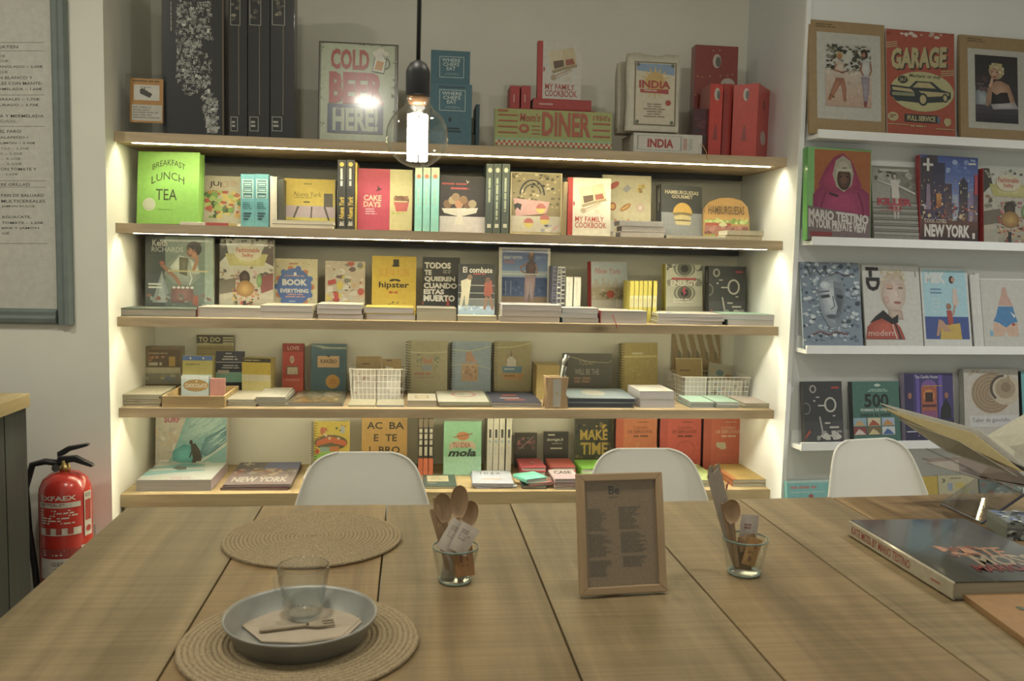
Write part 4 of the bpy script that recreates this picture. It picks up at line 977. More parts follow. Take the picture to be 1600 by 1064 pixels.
flat('white paper-bound book lying with its spine to the front under the cloth bags', 990, 1097, zi + .0004, un(1040, 209, 1, .02).z - zi, .02, .19, 'b0aca2', None, 'b5b1a8', 'F', yaw=0, ypx=224, hard=True, sdraw=lambda a: (a.frame(14, 5, 88, 70, 2, '8a8880'), a.text('INDIA', 28, 20, 72, 58, '96332c', .04, 0, 0, 'cw'), a.rect(20, 72, 80, 78, 'a8887c'), a.rect(20, 80, 80, 86, 'a0a098')))
def bag(label, x0, x1, yt, Y, dep, zb, draw=None):
    X, wd, h, yb = place(x0, x1, yt, zb, Y, 3, 0, IDF)
    t = thing('cloth_bag_book', label, 'bag', TR((X, Y, zb + dep * .06)) @ RX(-3))
    vs = []; fs = []; nx, nz = 12, 14
    for s_ in (0, 1):
        for j in range(nz + 1):
            v = j / nz
            for i in range(nx + 1):
                u = i / nx
                th = dep / 2 * (1 - max(0, (v - .84) / .16) ** 1.2 * .9) * (min(1, .8 + v * 4)) * (1 - .12 * abs(2 * u - 1) ** 8)
                pinch = .03 * math.sin(v * 9 + 1) * (1 if u > .5 else -1) * abs(2 * u - 1) ** 3
                crumple = (.006 * math.sin(u * 23) if v > .93 else 0)
                zz_ = v * h + (.004 * math.sin(u * 9 + x0) if j == nz else 0)
                vs.append(((u + pinch * .3) * wd, dep / 2 + (th if s_ else -th) + crumple, zz_))
    off = (nx + 1) * (nz + 1)
    for s_ in (0, 1):
        for j in range(nz):
            for i in range(nx):
                f = (s_ * off + j * (nx + 1) + i, s_ * off + j * (nx + 1) + i + 1, s_ * off + (j + 1) * (nx + 1) + i + 1, s_ * off + (j + 1) * (nx + 1) + i); fs.append(f if not s_ else f[::-1])
    rim = [j * (nx + 1) for j in range(nz + 1)]; rim2 = [j * (nx + 1) + nx for j in range(nz + 1)]
    for r_ in (rim, rim2):
        for a_, b_ in zip(r_, r_[1:]): fs.append((a_, b_, b_ + off, a_ + off))
    for i in range(nx): fs.append((i, i + 1, i + 1 + off, i + off)); k = nz * (nx + 1) + i; fs.append((k, k + 1, k + 1 + off, k + off))
    MB().add(vs, fs, 'b0aa98').build('cloth', CARD, t, smooth=True)
    if draw:
        a = Art(x0, yt, x1, yb); draw(a); a.mesh(lambda u, v, o: (u * wd, -.001 - o, v * h)).build('printed_panel', CARD, t)
    return t
zb2 = un(1040, 207, 1, .03).z + .0006
bag('cream cloth rice bag book with a printed sun panel', 980, 1061, 84, .035, .045, zb2, india_panel)
bag('plain second cloth bag book standing behind the sun panel one', 966, 990, 96, .11, .06, zb2, None)
t = thing('yellow_ribbon', 'yellow ribbon hanging over the edge of the top board', 'ribbon', TR((0, 0, 0)))
pr = [un(x, y, 1, yy) for x, y, yy in ((1092, 223, .03), (1098, 227, .008), (1103, 236, -.004), (1106, 250, -.003))]
MB().tube(pr, .0014, 6, 'a8883c').build('strand', CARD, t)

# red slipcased cookbooks
def egg(x, y0, y1, c='b0a49a'): return lambda a: (a.rect(a.b[0] + .4, y0 + 1, a.b[2] - .4, y1 - 2, 'b82d1c'), a.ell(x, y0 + 16, 4.5, 10, c, 14), a.ell(x + 2, y0 + 17, 2.6, 7, '5a5a58', 12), a.poly([(x - 2, y1 - 46), (x + 1, y1 - 46), (x + 3, y1 - 22), (x - 5, y1 - 22)], '8a2f2c'))
RD = 'b42c1c'
box_thing('slipcase', 'tall dull red boxed cookbook standing at the very back of the red books', 'box', 1084, 1151, 72, 0, .24, .05, '843530', lambda a: (a.ell(1118, 96, 6.5, 11, 'b0a49a'), a.ell(1120, 97, 4, 8, '5a5a58'), a.ell(1136, 131, 11, 9, 'a8a098', 16, 0, 180), [a.ell(x_, y_, 1, 1, 'b8a86a', 6) for x_, y_ in ((1089, 121), (1096, 122), (1108, 120), (1124, 119), (1135, 118), (1143, 116), (1086, 150), (1112, 80), (1122, 79))]), 0, 2, mat=GLOSS)
box_thing('slipcase', 'narrow bright red boxed cookbook turned to show two sides', 'box', 1108, 1128, 131, 0, .10, .12, RD, egg(1119, 131, 241), 0, 0, mat=GLOSS, side='a5271c')
box_thing('slipcase', 'bright red boxed cookbook with round white sticker at the right end', 'box', 1144, 1183, 134, 0, .13, .165, 'bc2e1c', egg(1164, 134, 244), -38, 0, mat=GLOSS, side='bc2e1c', sdraw=lambda a: (a.ell(5.2, 214, 2.2, 11, 'b0a49a', 18), a.ell(5, 163, .9, 9, '7a1f1c', 12)))
box_thing('slipcase', 'red boxed cookbook wedged between the narrow red one and the sticker one', 'box', 1129, 1143, 131, 0, .15, .08, 'a52a1e', None, 0, 0, mat=GLOSS)
t, wd, h = box_thing('slipcase', 'dark maroon book leaning beside the red boxed cookbooks', 'box', 1082, 1107, 170, 0, .12, .05, '4a1a20', lambda a: a.blobs(1084, 180, 1104, 235, 8, ['33262c', '5c2530', '2c2a30'], 4, (3, 8)), 0, 0, mat=GLOSS)
X, wd, h, yb = place(1058, 1084, 172, ZS[0], .22, 0, 0, IDF)
t = thing('grey_book', 'grey book slanting between the cloth bag and the maroon book', 'book', TR((X - .002, .215, ZS[0] + .0135)) @ RY(24))
book_parts(t, .03, h * .85, .024, '6a6a6a', '77777a', 'a09a8c', True)

# ================================================================== second board
upright('lime green cookbook with arched black lettering', 213, 310, 240, 1, .115, '72a63c', lambda a: (a.text('BREAKFAST', 237, 252, 288, 261, '26300f', 0, 0, 8), a.text('LUNCH', 236, 271, 287, 283, '26300f', 0, 0, 8), a.text('TEA', 243, 298, 276, 315, '26300f'), a.ell(233, 322, 10, 10, 'a9ad98'), a.ring(233, 322, 8, 8, .8, '98a088'), a.lines(246, 329, 271, 332.5, 1, '5f8a30', 2)), .045, 5, hard=True, spine='6fa834', pages='7fae48', yaw=-9)
VEG = ['6a8a3c', '8aa04c', 'a8b060', '9c4a30', 'b0883a', '4c6a34', 'b5a050', 'a05a3a', '3c5030']
upright('pale juice cookbook with a heap of vegetables on its cover', 318, 377, 276, 1, .17, 'a39c84', lambda a: (a.text('JUI', 327, 284, 346, 294, '4a3030', .02, 0, 2), a.text('CE IT!', 347, 283, 371, 293, 'a88468', .02, 0, 2), a.lines(337, 295, 358, 297, 1, 'b08a70', 1), a.blobs(319, 299, 376, 342, 70, VEG, 5, (3, 8))), .02, 5)
flat('thin white magazine with a red patch lying before the juice cookbook', 281, 371, ZS[1] + .0004, .011, .042, .06, 'b0aca2', None, 'b5b0a8', 'F', ypx=347, yaw=1, sdraw=lambda a: (a.rect(0, 44, 100, 84, '963a3a'), a.rect(0, 84, 100, 98, 'a89a60')))
SPTEAL = '4d8a92'
def guide(a):
    x0, y0, x1, y1 = a.b
    a.rect(x0 + 2, y0 + 8, x1 - 2, y0 + 38, '8fb0a8')
    for k in range(3): a.rect(x0 + 4, y0 + 10 + 10 * k, x1 - 4, y0 + 12 + 10 * k, '2c5a62'); a.frame(x0 + 4, y0 + 14 + 9 * k, x1 - 4, y0 + 19 + 9 * k, 1.3, '2c5a62')
    a.lines(x0 + 3, y0 + 44, x1 - 3, y0 + 56, 4, '2f666e', 3); a.lines(x0 + 4, y0 + 60, x1 - 4, y0 + 74, 3, '1f4048', 6)
spine_out('left one of the two thick teal book spines', 376, 398, 272, 1, .100, SPTEAL, guide, .15, group='thick teal spines')
spine_out('right one of the two thick teal book spines', 398, 420, 272, 1, .100, SPTEAL, guide, .15, group='thick teal spines')
spine_out('white book spine next to the teal spines', 421.5, 433, 276, 1, .100, 'b5b0a0', None, .15, cover='3a3c34')
spine_out('dark olive book deep behind the white spine', 434, 443, 280, 1, .09, '3a3a30', None, .14)
def nybox(a):
    a.rect(445, 281, 523, 323, 'a8912c'); a.text('Nueva York', 459, 301, 502, 309, '55501f', 0, .2); a.lines(460, 310, 502, 312, 1, '6a6020', 3); a.lines(474, 288, 487, 291, 1, '6a6020', 2); a.rect(474, 316, 484, 318, '3a3820')
    a.rect(445, 323, 523, 341, '94848a'); a.rect(445, 341, 523, 348, 'a89a38'); a.rect(506, 303, 520, 324, '4a463c')
    a.line([(466, 324), (459, 342)], 3, '4a443c'); a.line([(487, 324), (486, 342)], 2.4, '4a443c'); a.line([(507, 324), (514, 345)], 3, '4a443c')
box_thing('city_game_box', 'yellow topped city box with a pink building facade', 'box', 444, 524, 281, 1, .15, .05, 'a39a7a', nybox, 0, 3)
pile(['lower grey brochure lying before the yellow city box', 'upper grey brochure lying before the yellow city box'], 425, 521, 344, 1, .042, .08, ['9a9890', 'a8a69c'], edge='B', seed=3, cat='brochure', name='brochure')
def nyblack(a):
    x0, y0, x1, y1 = a.b; m_ = (x0 + x1) / 2
    a.ell(m_, y0 + 7, 3.6, 3.6, 'b5a040', 12); a.lines(m_ - 2.2, y0 + 13, m_ + 2.2, y0 + 55, 1, 'a8a8a0', 3, .8, False, True); a.text('Nueva York', m_ - 4.2, y0 + 57, m_ + 4.2, y0 + 92, 'b09a34', .03, .2, 0, 'ccw'); a.poly([(m_ - 4, y0 + 103), (m_ - 2, y0 + 95), (m_ + 1, y0 + 98), (m_ + 3, y0 + 94), (m_ + 4, y0 + 103)], '9a9a94')
spine_out('left black spine with yellow city lettering', 527, 540.5, 250, 1, .100, '2a2b2d', nyblack, .16, group='black spines with yellow lettering')
spine_out('right black spine with yellow lettering and a yellow page edge', 541, 554, 250, 1, .100, '2a2b2d', nyblack, .16, cover='a88f2c', group='black spines with yellow lettering')
spine_out('thin yellow book slightly behind the black city spines', 554.5, 558, 254, 1, .104, 'a08a2c', None, .15)
def cake(a):
    a.rect(558, 260, 611, 360, '9c3048'); a.rect(609, 260, 646, 360, 'a8a070'); a.text('CAKE', 568, 306, 596, 315, 'b09a80', .03); a.text('DAYS', 568, 316, 595, 325, 'b09a80', .03); a.lines(571, 327, 592, 338, 3, 'b08490', 3)
    a.poly([(587, 300), (590, 296), (589, 290), (593, 295), (597, 296), (592, 299)], '4a2830'); a.poly([(615, 316), (639, 316), (636, 330), (619, 331)], 'a04a48'); a.ell(627, 314, 12, 8, '6a4a34', 16, 0, 180); a.blobs(615, 306, 639, 316, 10, ['7c5a3c', '5a3c2a'], 2, (2, 4)); a.blobs(613, 331, 640, 337, 10, ['8a9a4a', 'a8a050'], 4, (1, 3))
upright('pink and cream baking book with a cupcake', 559, 644, 265, 1, .115, '9c3048', cake, .022, 4, spine='6a2434')
for k, (x0, x1) in enumerate(((648, 659.5), (660.5, 672), (673, 686))):
    spine_out(('leftmost', 'middle', 'rightmost')[k] + ' of the three turquoise spines under the bulb', x0, x1, 262, 1, .100, '74b0a8', lambda a: (a.rect(a.b[0], a.b[1], a.b[2], a.b[1] + 14, 'a0ab94'), a.ell((a.b[0] + a.b[2]) / 2, a.b[1] + 14, 3.6, 3.6, 'a86a48', 12), a.lines((a.b[0] + a.b[2]) / 2 - .8, a.b[1] + 32, (a.b[0] + a.b[2]) / 2 + .8, a.b[1] + 72, 1, 'a09a8c', 3, .8, False, True)), .16, group='turquoise spines')
def darkcake(a):
    a.fill('2e2a2c'); a.rect(680, 339, 760, 365, 'a8a2a0'); a.poly([(727, 281), (730, 284), (733, 283), (730, 288)], 'a09a94'); a.lines(690, 287, 751, 292, 1, '8a3a3c', 3); a.lines(704, 294, 736, 299, 1, '9a4244', 6)
    a.poly([(690, 327), (747, 325), (744, 333), (724, 338), (712, 338), (694, 334)], 'b0aca0'); a.poly([(714, 338), (722, 338), (726, 352), (710, 352)], 'b0aca0')
    for q in ((699, 320, '6a5038'), (707, 314, '8a7a5c'), (717, 320, '9a6a50'), (712, 309, '7a6248'), (730, 320, '5a4030'), (738, 319, '8a7a60'), (724, 313, '74583c')): a.ell(q[0], q[1], 6.5, 6.5, q[2], 12)
upright('dark baking book with a white cake stand', 687, 758, 276, 1, .115, '2e2a2c', darkcake, .02, 4)
def gspine(a):
    x0, y0, x1, y1 = a.b; m_ = (x0 + x1) / 2
    a.ell(m_, y0 + 10, 3.4, 4, 'a0a28c', 10); a.lines(m_ - 2, y0 + 22, m_ + 2, y0 + 88, 1, '8a9078', int(x0), .8, False, True); a.rect(m_ - 3, y0 + 94, m_ + 3, y0 + 100, 'aaa898')
for k, (x0, x1) in enumerate(((759, 770.5), (771, 782.5), (783.5, 796))):
    spine_out(('leftmost', 'middle', 'rightmost')[k] + ' of the three dark green spines beside the macaron book', x0, x1, 256, 1, .100, '3c4642', gspine, .16, group='dark green spines')
def macaron(a):
    a.rect(799, 272, 876, 364, '7c7050'); a.blobs(800, 273, 875, 330, 70, ['2e2e28', '9a8a5c', '4c4834', 'a8987a', '5a5038'], 6, (1.5, 4)); a.ring(831, 306, 20, 24, 2.4, '2a2d2c', 20, 0, 180); a.ring(831, 304, 14, 15, 1.8, '2a2d2c', 16, 0, 180)
    a.poly([(802, 312), (859, 316), (853, 335), (806, 340)], 'a8807c'); a.rect(799, 339, 876, 364, 'a09a8a'); a.poly([(803, 322), (808, 319), (815, 321), (813, 331), (808, 326), (805, 331)], '2c2e30')
    for q in ((826, 350), (851, 344), (845, 327)): a.ell(q[0], q[1], 7.5, 8, 'b0a04c', 14); a.ell(q[0], q[1], 7.5, 8, 'a05a54', 14, 0, 180)
    a.blobs(840, 352, 862, 364, 8, ['3a4258', 'b0aca0', '7a8498'], 2, (2, 5)); a.ell(874, 362, 10, 9, 'a87c80', 12, 90, 180)
box_thing('baking_box', 'cream edged floral box picturing macarons and a teapot', 'box', 797, 878, 271, 1, .115, .05, 'b0a680', macaron, 0, 3, side='3a3c34')
spine_out('thin brown book between the macaron box and the white cookbook', 880, 886, 284, 1, .08, '7a6a4c', None, .14)
upright('white cookbook with red edge on the second board', 887, 954, 279, 1, .100, 'b8b4a4', famcook(887, 279, .98, .90), .028, 4, spine='a04a34', hard=True)
def grid6(a):
    a.rect(940, 274, 1018, 346, 'a39a7c'); a.rect(940, 346, 1018, 372, 'a8a498')
    a.ell(959, 291, 9, 4.5, '8f3a30', 14, rot=-35); a.poly([(972, 297), (980, 289), (986, 295), (978, 302)], '7f8084'); a.blobs(995, 288, 1008, 302, 9, ['9a8034', 'a89040', '7a6228'], 3, (2, 4)); a.ell(957, 324, 5.5, 6.5, '8a4a30'); a.ell(957, 324, 3.4, 4, 'b08a3a'); a.ell(977, 325, 10, 4, '8f5a30', 14, rot=-35); a.ell(977, 325, 8, 1.6, 'a8883c', 12, rot=-35); a.ring(1000, 325, 6.5, 7, 3, 'a88a80', 14); a.ell(1000, 325, 3, 3, 'b0a8a0', 10); a.blobs(960, 340, 1010, 362, 8, ['a0603c', '9a9060'], 4, (2, 4))
upright('beige cover with six small pictured snacks', 941, 1017, 275, 1, .16, 'a39a7c', grid6, .02, 5)
pile(['bottom white paperback with black edge by the snack cover', 'middle white paperback with black edge by the snack cover', 'top white paperback with black edge by the snack cover'], 969, 1038, 345, 1, .042, .07, ['b5b0aa', 'b5b0aa', 'b5b0aa'], None, ['b0aca8'], 'F', 3, False, seed=5, pages='4a4648')
def burger1(a):
    a.rect(1030, 285, 1100, 333, '2f3234'); a.rect(1030, 333, 1100, 370, '74767a'); a.text('HAMBURGUESAS', 1040, 298, 1092, 304, 'b0a688', .02); a.text('GOURMET', 1050, 305, 1083, 310.5, 'b0a688', .02)
    a.ell(1067, 334, 15, 17, 'b08a34', 18, 0, 180); a.ell(1067, 335, 16, 3, '6a5a34', 14); a.ell(1067, 341, 14, 5, 'a8986a', 14); a.ell(1067, 346, 14, 2.5, '5a4a34', 12); a.poly([(1054, 346), (1081, 346), (1078, 352), (1057, 352)], 'a89a70')
upright('black burger cookbook showing its dark spine', 1034, 1098, 290, 1, .13, '2f3234', burger1, .035, 4, 18, spine='26282a', sdraw=lambda a: (a.rect(3.6, 298, 4.6, 330, '8a8a80'), a.rect(6, 296, 7, 318, '8a8a80')))
# burger-shaped book
X, wd, h, yb = place(1099, 1171, 310, ZS[1], .17, 4, 0, IDF)
t = thing('burger_book', 'die-cut cookbook shaped like a hamburger', 'book', TR((X, .17, ZS[1] + .003)) @ RX(-4))
out = [(0.02, 0), (.98, 0), (1.0, .3), (.985, .6), (.95, .8), (.82, .94), (.6, 1), (.36, .99), (.14, .9), (.03, .76), (0, .5)]
MB().prism([(u * wd, v * h) for u, v in out][::-1], 0, .002, 1, 'a07840').build('cover', GLOSS, t); MB().prism([(u * wd, v * h) for u, v in out][::-1], .016, .018, 1, 'a07840').build('cover', GLOSS, t)
MB().prism([((.5 + (u - .5) * .97) * wd, (.5 + (v - .5) * .96) * h) for u, v in out][::-1], .0021, .0159, 1, 'b5ac90').build('pages', PAGES, t)
a = Art(0, 0, 100, 100); a.poly([(100 * u, 100 - 100 * v) for u, v in [(0, .5), (1.0, .5), (.985, .6), (.95, .8), (.82, .94), (.6, 1), (.36, .99), (.14, .9), (.03, .76)]][::-1], 'a27c40')
a.rect(2, 52, 98, 62, '7c8c48'); a.blobs(3, 48, 97, 62, 26, ['6a8238', '98a658', 'a8b070'], 3, (3, 6)); a.rect(4, 60, 60, 68, '96402f'); a.rect(3, 66, 97, 84, '8a5c50'); a.blobs(3, 66, 97, 86, 22, ['7a4c44', '9a6c60', '6a4038'], 4, (4, 8)); a.blobs(3, 85, 97, 99, 20, ['a89a50', '7c8a48', '9a5a44'], 5, (3, 7)); a.ell(42, 64, 9, 5, 'aaa880', 10)
a.text('HAMBURGUESAS', 10, 20, 88, 40, '5a4a34', .015)
a.mesh(lambda u, v, o: (u * wd, -o, v * h)).build('cover_print', GLOSS, t)
flat('thin pale recipe booklet lying before the black burger cookbook', 1042, 1134, ZS[1] + .0004, .0105, .042, .075, 'aaa890', None, 'b0ac9c', 'F', ypx=368, sdraw=None)
pile(['lower cream recipe booklet at the right end of the second board', 'upper cream recipe booklet at the right end of the second board'], 1136, 1193, 360, 1, .042, .10, ['b0a884', 'b5ac88'], None, ['b0a890'], 'F', 2, seed=8)

# ================================================================== third board
def keith(a):
    x0, y0, x1, y1 = a.b
    a.grad(x0, y0, x1, y1, '66766c', '4c5852'); a.grad(x0, y0, 258, y1, '30383a', '3f4746', 4); a.grad(320, y0, x1, y1, '84958a', '6a7a70', 5)
    a.text('Keith', 238, 376, 261, 386, 'b0b0a4', .02); a.text('RICHARDS', 237, 387, 286, 395, 'a0a498')
    a.spoly([(256, 430), (262, 412), (280, 398), (296, 396), (310, 412), (314, 432), (298, 446), (272, 444)], '6a7268', '8f988e', 4)
    a.spoly([(266, 418), (280, 400), (288, 402), (284, 424), (272, 426)], '98a298', 'b0b4a8', 3); a.spoly([(280, 402), (294, 404), (292, 432), (280, 428)], '4c4c3c', '66664e', 3); a.spoly([(296, 404), (308, 414), (312, 428), (300, 428)], '8f988e', 'a8aca0', 3)
    a.sell(303, 389, 12, 12, '26201e', '3a2e28', 3); a.sell(298, 393, 7, 9, '6a4838', 'a07458', 5, -1, -1); a.line([(305, 398), (308, 406), (302, 424)], 5.5, '8a6248'); a.sell(303, 399, 5, 6, '8a6048', '9c7054', 3); a.blobs(292, 379, 314, 390, 14, ['2a2422', '3c302a', '1e1a1a'], 3, (2, 4)); a.rect(294, 390, 297, 391.2, '3a2a24'); a.rect(300, 391, 303, 392.2, '3a2a24'); a.rect(296, 399, 300, 400.2, '5a3430')
    a.line([(252, 414), (262, 424), (274, 434), (282, 446)], 5.5, '7c5844'); a.sell(253, 412, 4, 3, '7a4038', '94604c', 3); a.rect(262, 423, 326, 425.6, '98926c'); a.line([(296, 424), (300, 436), (296, 446)], 1.6, 'a8aaa0')
    a.spoly([(268, 448), (300, 448), (306, 474), (266, 474)], '5a4440', '7a5650', 4); [a.ell(272 + 7 * k, 450, 3, 2, '9aa29a', 8) for k in range(5)]; a.poly([(253, 424), (268, 474), (238, 474)], '6a7472'); a.poly([(253, 430), (260, 474), (246, 474)], '7c8684'); a.lines(232, 444, 262, 454, 2, 'a0a498', 3); a.blobs(228, 460, 330, 478, 30, ['5a4a44', '6a7470', '704c40', '4c5652', '7c8480'], 5, (2, 5)); a.rect(302, 462, 310, 478, '7c4a3c')
upright('large grey-green music biography with a seated figure on the cover', 227, 333, 370, 2, .18, '4c5852', keith, .035, 3, mat=GLOSS, hard=True)
SELBY = ['b0aa9c', '5c5a50', '8a8a74', 'a89a80', '7a3a34', '3a3c34', 'b09a50', '6a7a58', 'a08c88']
def selby(tx0, ty0, tx1, ty1, seed):
    def f(a):
        x0, y0, x1, y1 = a.b; w_, h_ = x1 - x0, y1 - y0; U = lambda u: x0 + u * w_; V = lambda v: y0 + v * h_
        a.grad(x0, y0, x1, y1, 'a8aaa0', '8a8070'); a.blobs(x0, V(.34), x1, V(.62), 40, ['6a685c', '8a8678', '4c4a42', '9c988a', '77624c'], seed, (w_ * .03, w_ * .07))
        a.poly([(U(0), V(0)), (U(.10), V(0)), (U(.16), V(.2)), (U(0), V(.32))], '33322e'); a.poly([(U(1), V(0)), (U(.9), V(0)), (U(.72), V(.26)), (U(1), V(.36))], '4a3c3a'); a.blobs(U(.02), V(.0), U(.98), V(.12), 26, ['6a6e60', '8a8c7c', '4a4c42', '9a9684'], seed + 1, (w_ * .02, w_ * .05))
        a.spoly([(U(.1), V(.2)), (U(.9), V(.2)), (U(.82), V(.36)), (U(.18), V(.36))], '9a9358', 'b0aa78', 3)
        a.poly([(U(0), V(.56)), (U(.3), V(.52)), (U(.3), V(.7)), (U(0), V(.74))], '5c5648'); a.poly([(U(1), V(.44)), (U(.74), V(.5)), (U(.78), V(.72)), (U(1), V(.66))], '6a3c3a'); a.grad(U(0), V(.74), U(1), V(1), '9a9484', '74705f', 5); a.poly([(U(.0), V(1)), (U(.0), V(.86)), (U(.3), V(.74)), (U(.24), V(1))], '8a8678')
        a.blobs(U(.24), V(.62), U(.74), V(.98), 80, ['8a6a3c', '8a3a34', 'a88a48', '5c5a38', 'a09080', '6a3a34', 'a0604c', '3c3a2c', '9a7c6c'], seed + 2, (w_ * .018, w_ * .045))
        a.sell(U(.47), V(.52), w_ * .1, h_ * .1, '332a24', '4c3c30', 3); a.sell(U(.48), V(.66), w_ * .17, h_ * .11, '7c5c30', 'a8884a', 4); a.sell(U(.74), V(.55), w_ * .05, h_ * .09, '5c7848', '7c986a', 3); a.rect(U(.44), V(.82), U(.5), V(1), '26282a'); a.blobs(U(.28), V(.44), U(.36), V(.6), 8, ['9a5a5c', '7a4a44', 'a08478'], seed + 4, (w_ * .02, w_ * .04)); a.blobs(U(.62), V(.42), U(.7), V(.5), 6, ['a07a80', '8a4a58'], seed + 5, (w_ * .02, w_ * .04))
        a.ell((tx0 + tx1) / 2, (ty0 + ty1) / 2, (tx1 - tx0) * .6, (ty1 - ty0) * .8, 'b0a890'); a.text('Fashionable', tx0, ty0, tx1, ty0 + (ty1 - ty0) * .46, '9a3a38', .02); a.text('Selby', tx0 + (tx1 - tx0) * .25, ty0 + (ty1 - ty0) * .56, tx1 - (tx1 - tx0) * .25, ty1, '9a3a38', .02)
    return f
upright('colourful collage covered fashion book on the third board', 343, 427, 374, 2, .20, 'a09c8c', selby(369, 388, 405, 404, 3), .03, 4, mat=GLOSS)
flat('large flat book with dark green cover lying before the music biography', 185, 306, ZS[2] + .0004, .028, .042, .125, '5c6a62', lambda a: a.blobs(5, 5, 95, 95, 18, ['7a8a80', '4a5a54', '9a9a88'], 3, (6, 16)), '4a5854', 'L', hard=True, pages='a09c94', ypx=487, yaw=.6)
flat('thick white paged book lying before the collage fashion book', 308, 409, ZS[2] + .0004, .037, .042, .15, 'b0aca0', None, '8a3a34', 'L', hard=True, pages='b5b0aa', ypx=487)
def everything(a):
    a.fill('ada586'); a.blobs(427, 407, 495, 492, 40, ['9a5a40', '5c6a7a', 'a8883c', '6a7a5c'], 4, (.7, 1.6))
    for k in range(14):
        an = 2 * math.pi * k / 14; a.ell(460 + 27 * math.cos(an), 449 + 29 * math.sin(an), 4.5, 4.5, '3f5c94' if k % 2 else 'a86440', 10)
    a.ell(460, 449, 27, 29, '3f5c94', 24); a.text('BOOK', 441, 437, 480, 447, 'b5b4b0', .05); a.text('EVERYTHING', 438, 452, 482, 458.5, 'b5b4b0', .04); a.lines(443, 460, 480, 467, 2, 'a87a74', 3, .5, True); a.lines(444, 431, 476, 434, 1, 'a87a74', 2); a.ell(461, 429, 2.4, 3, 'b5b4b0', 8); a.lines(452, 471, 468, 473, 1, 'a8acb4', 1); a.lines(452, 412, 468, 416, 1, 'a87048', 5)
upright('cream paperback with a blue scalloped badge', 425, 496, 405, 2, .25, 'ada586', everything, .025, 4, yaw=1)
pile(['lower white paged paperback under the blue badge book', 'upper white paged paperback under the blue badge book'], 408, 490, 477, 2, .042, .17, ['ada8a0', 'b0aa98'], edge='R', seed=4, pages='b0aaa8')
upright('comic collage paperback with red and white lettering', 508, 570, 409, 2, .24, 'a09484', lambda a: (a.blobs(509, 410, 569, 500, 120, ['96413a', 'a8a298', '6a6a64', 'a88c6c', '9a9a90', 'aa9a3c', '5c4a48', 'b0a8a0'], 8, (2, 7)), a.poly([(512, 440), (524, 437), (525, 444), (513, 447)], '96352f'), a.rect(511, 449, 520, 457, 'b0aca4'), a.rect(536, 446, 545, 453, 'b0aca4'), a.rect(522, 458, 529, 471, '9a3a34'), a.ell(531, 447, 5, 7, 'aa9a3c')), .025, 4)
pile(['bottom paperback of the three under the comic collage book', 'middle paperback of the three under the comic collage book', 'top paperback of the three under the comic collage book'], 496, 566, 475, 2, .042, .16, ['aaa49c', '9a8a84', 'b0aca0'], edge='R', seed=6, pages='b0aaaa')
def hip(a):
    a.fill('b59a1e'); a.rect(614, 406, 623, 415, '2a2820'); a.ell(618, 416, 6.5, 1.6, '2a2820', 10); a.text('NUEVA YORK', 592, 420, 640, 433, 'b07a24', -.01)
    a.ell(613, 438.5, 5, 1.8, '2a2820', 10, rot=-12); a.ell(621, 438.5, 5, 1.8, '2a2820', 10, rot=12); a.text('hipster', 592, 441, 639, 453, '2a2820', .025); a.poly([(608, 455), (615, 457), (621, 455), (621, 460), (615, 458), (608, 460)], '9a4a24'); a.blobs(606, 472, 634, 477, 6, ['3a3820'], 3, (1, 2))
upright('bright yellow paperback with a black top hat', 581, 650, 401, 2, .25, 'b59a1e', hip, .02, 4)
pile(['lower yellow covered paperback under the top hat book', 'upper yellow covered paperback under the top hat book'], 572, 648, 480, 2, .042, .17, ['b09a30', 'b5a040'], edge='R', seed=2, pages='aca6a6')
def todos(a):
    a.fill('26272a'); c = 'b5b2aa'
    for s_, x0, y0, x1, y1 in (('TODOS', 663, 411, 704, 421), ('TE', 663, 423, 674, 431), ('QUIEREN', 663, 433, 711, 442), ('CUANDO', 662, 443, 714, 452), ('ESTAS', 662, 453, 694, 461), ('MUERTO', 662, 462, 711, 472)): a.text(s_, x0, y0, x1, y1, c, .05)
    a.ell(659, 475, 3, 3, '963a34'); a.poly([(700, 464), (703, 478), (697, 478)], '8a2f2c'); a.lines(692, 423, 710, 429, 2, '77756f', 4)
upright('black paperback filled with heavy white capitals', 660, 718, 403, 2, .23, '26272a', todos, .03, 4)
flat('thick cream paged paperback under the heavy white capitals', 651, 713, ZS[2] + .0004, .046, .042, .16, '8a8478', None, '9a9484', 'B', pages='a8a28e', ypx=492)
def combate(a):
    a.fill('2a2c2e'); a.text('El combate', 723, 418, 769, 427, 'b5b2aa', .02); a.lines(739, 428, 768, 431, 1, '963a34', 3); a.rect(716, 478, 776, 500, '8aa0b5'); a.rect(716, 468, 776, 479, '5c6060')
    for y in (446, 458, 467): a.rect(716, y, 776, y + 1, '8a8a80')
    a.poly([(720, 440), (730, 436), (736, 438), (734, 456), (731, 482), (727, 482), (726, 462), (722, 480), (718, 480), (721, 456)], 'a09a84'); a.ell(734, 434, 4, 4.4, '6a5444'); a.poly([(757, 442), (768, 438), (770, 456), (766, 464), (756, 462)], '7a4034'); a.ell(762, 438, 4, 4.4, '5a4438'); a.line([(760, 464), (757, 484)], 4, '7a5a48'); a.line([(766, 464), (770, 484)], 4, '7a5a48'); a.blobs(716, 476, 776, 496, 14, ['a8b8c4', '7a90a8'], 4, (2, 5))
upright('boxing paperback with two fighters in a ring', 716, 773, 413, 2, .125, '2a2c2e', combate, .02, 4, mat=GLOSS)
flat('thin cream booklet under the boxing paperback', 715, 776, ZS[2] + .0004, .02, .042, .075, 'a8a08a', None, None, 'B', pages='aaa28c', ypx=498)
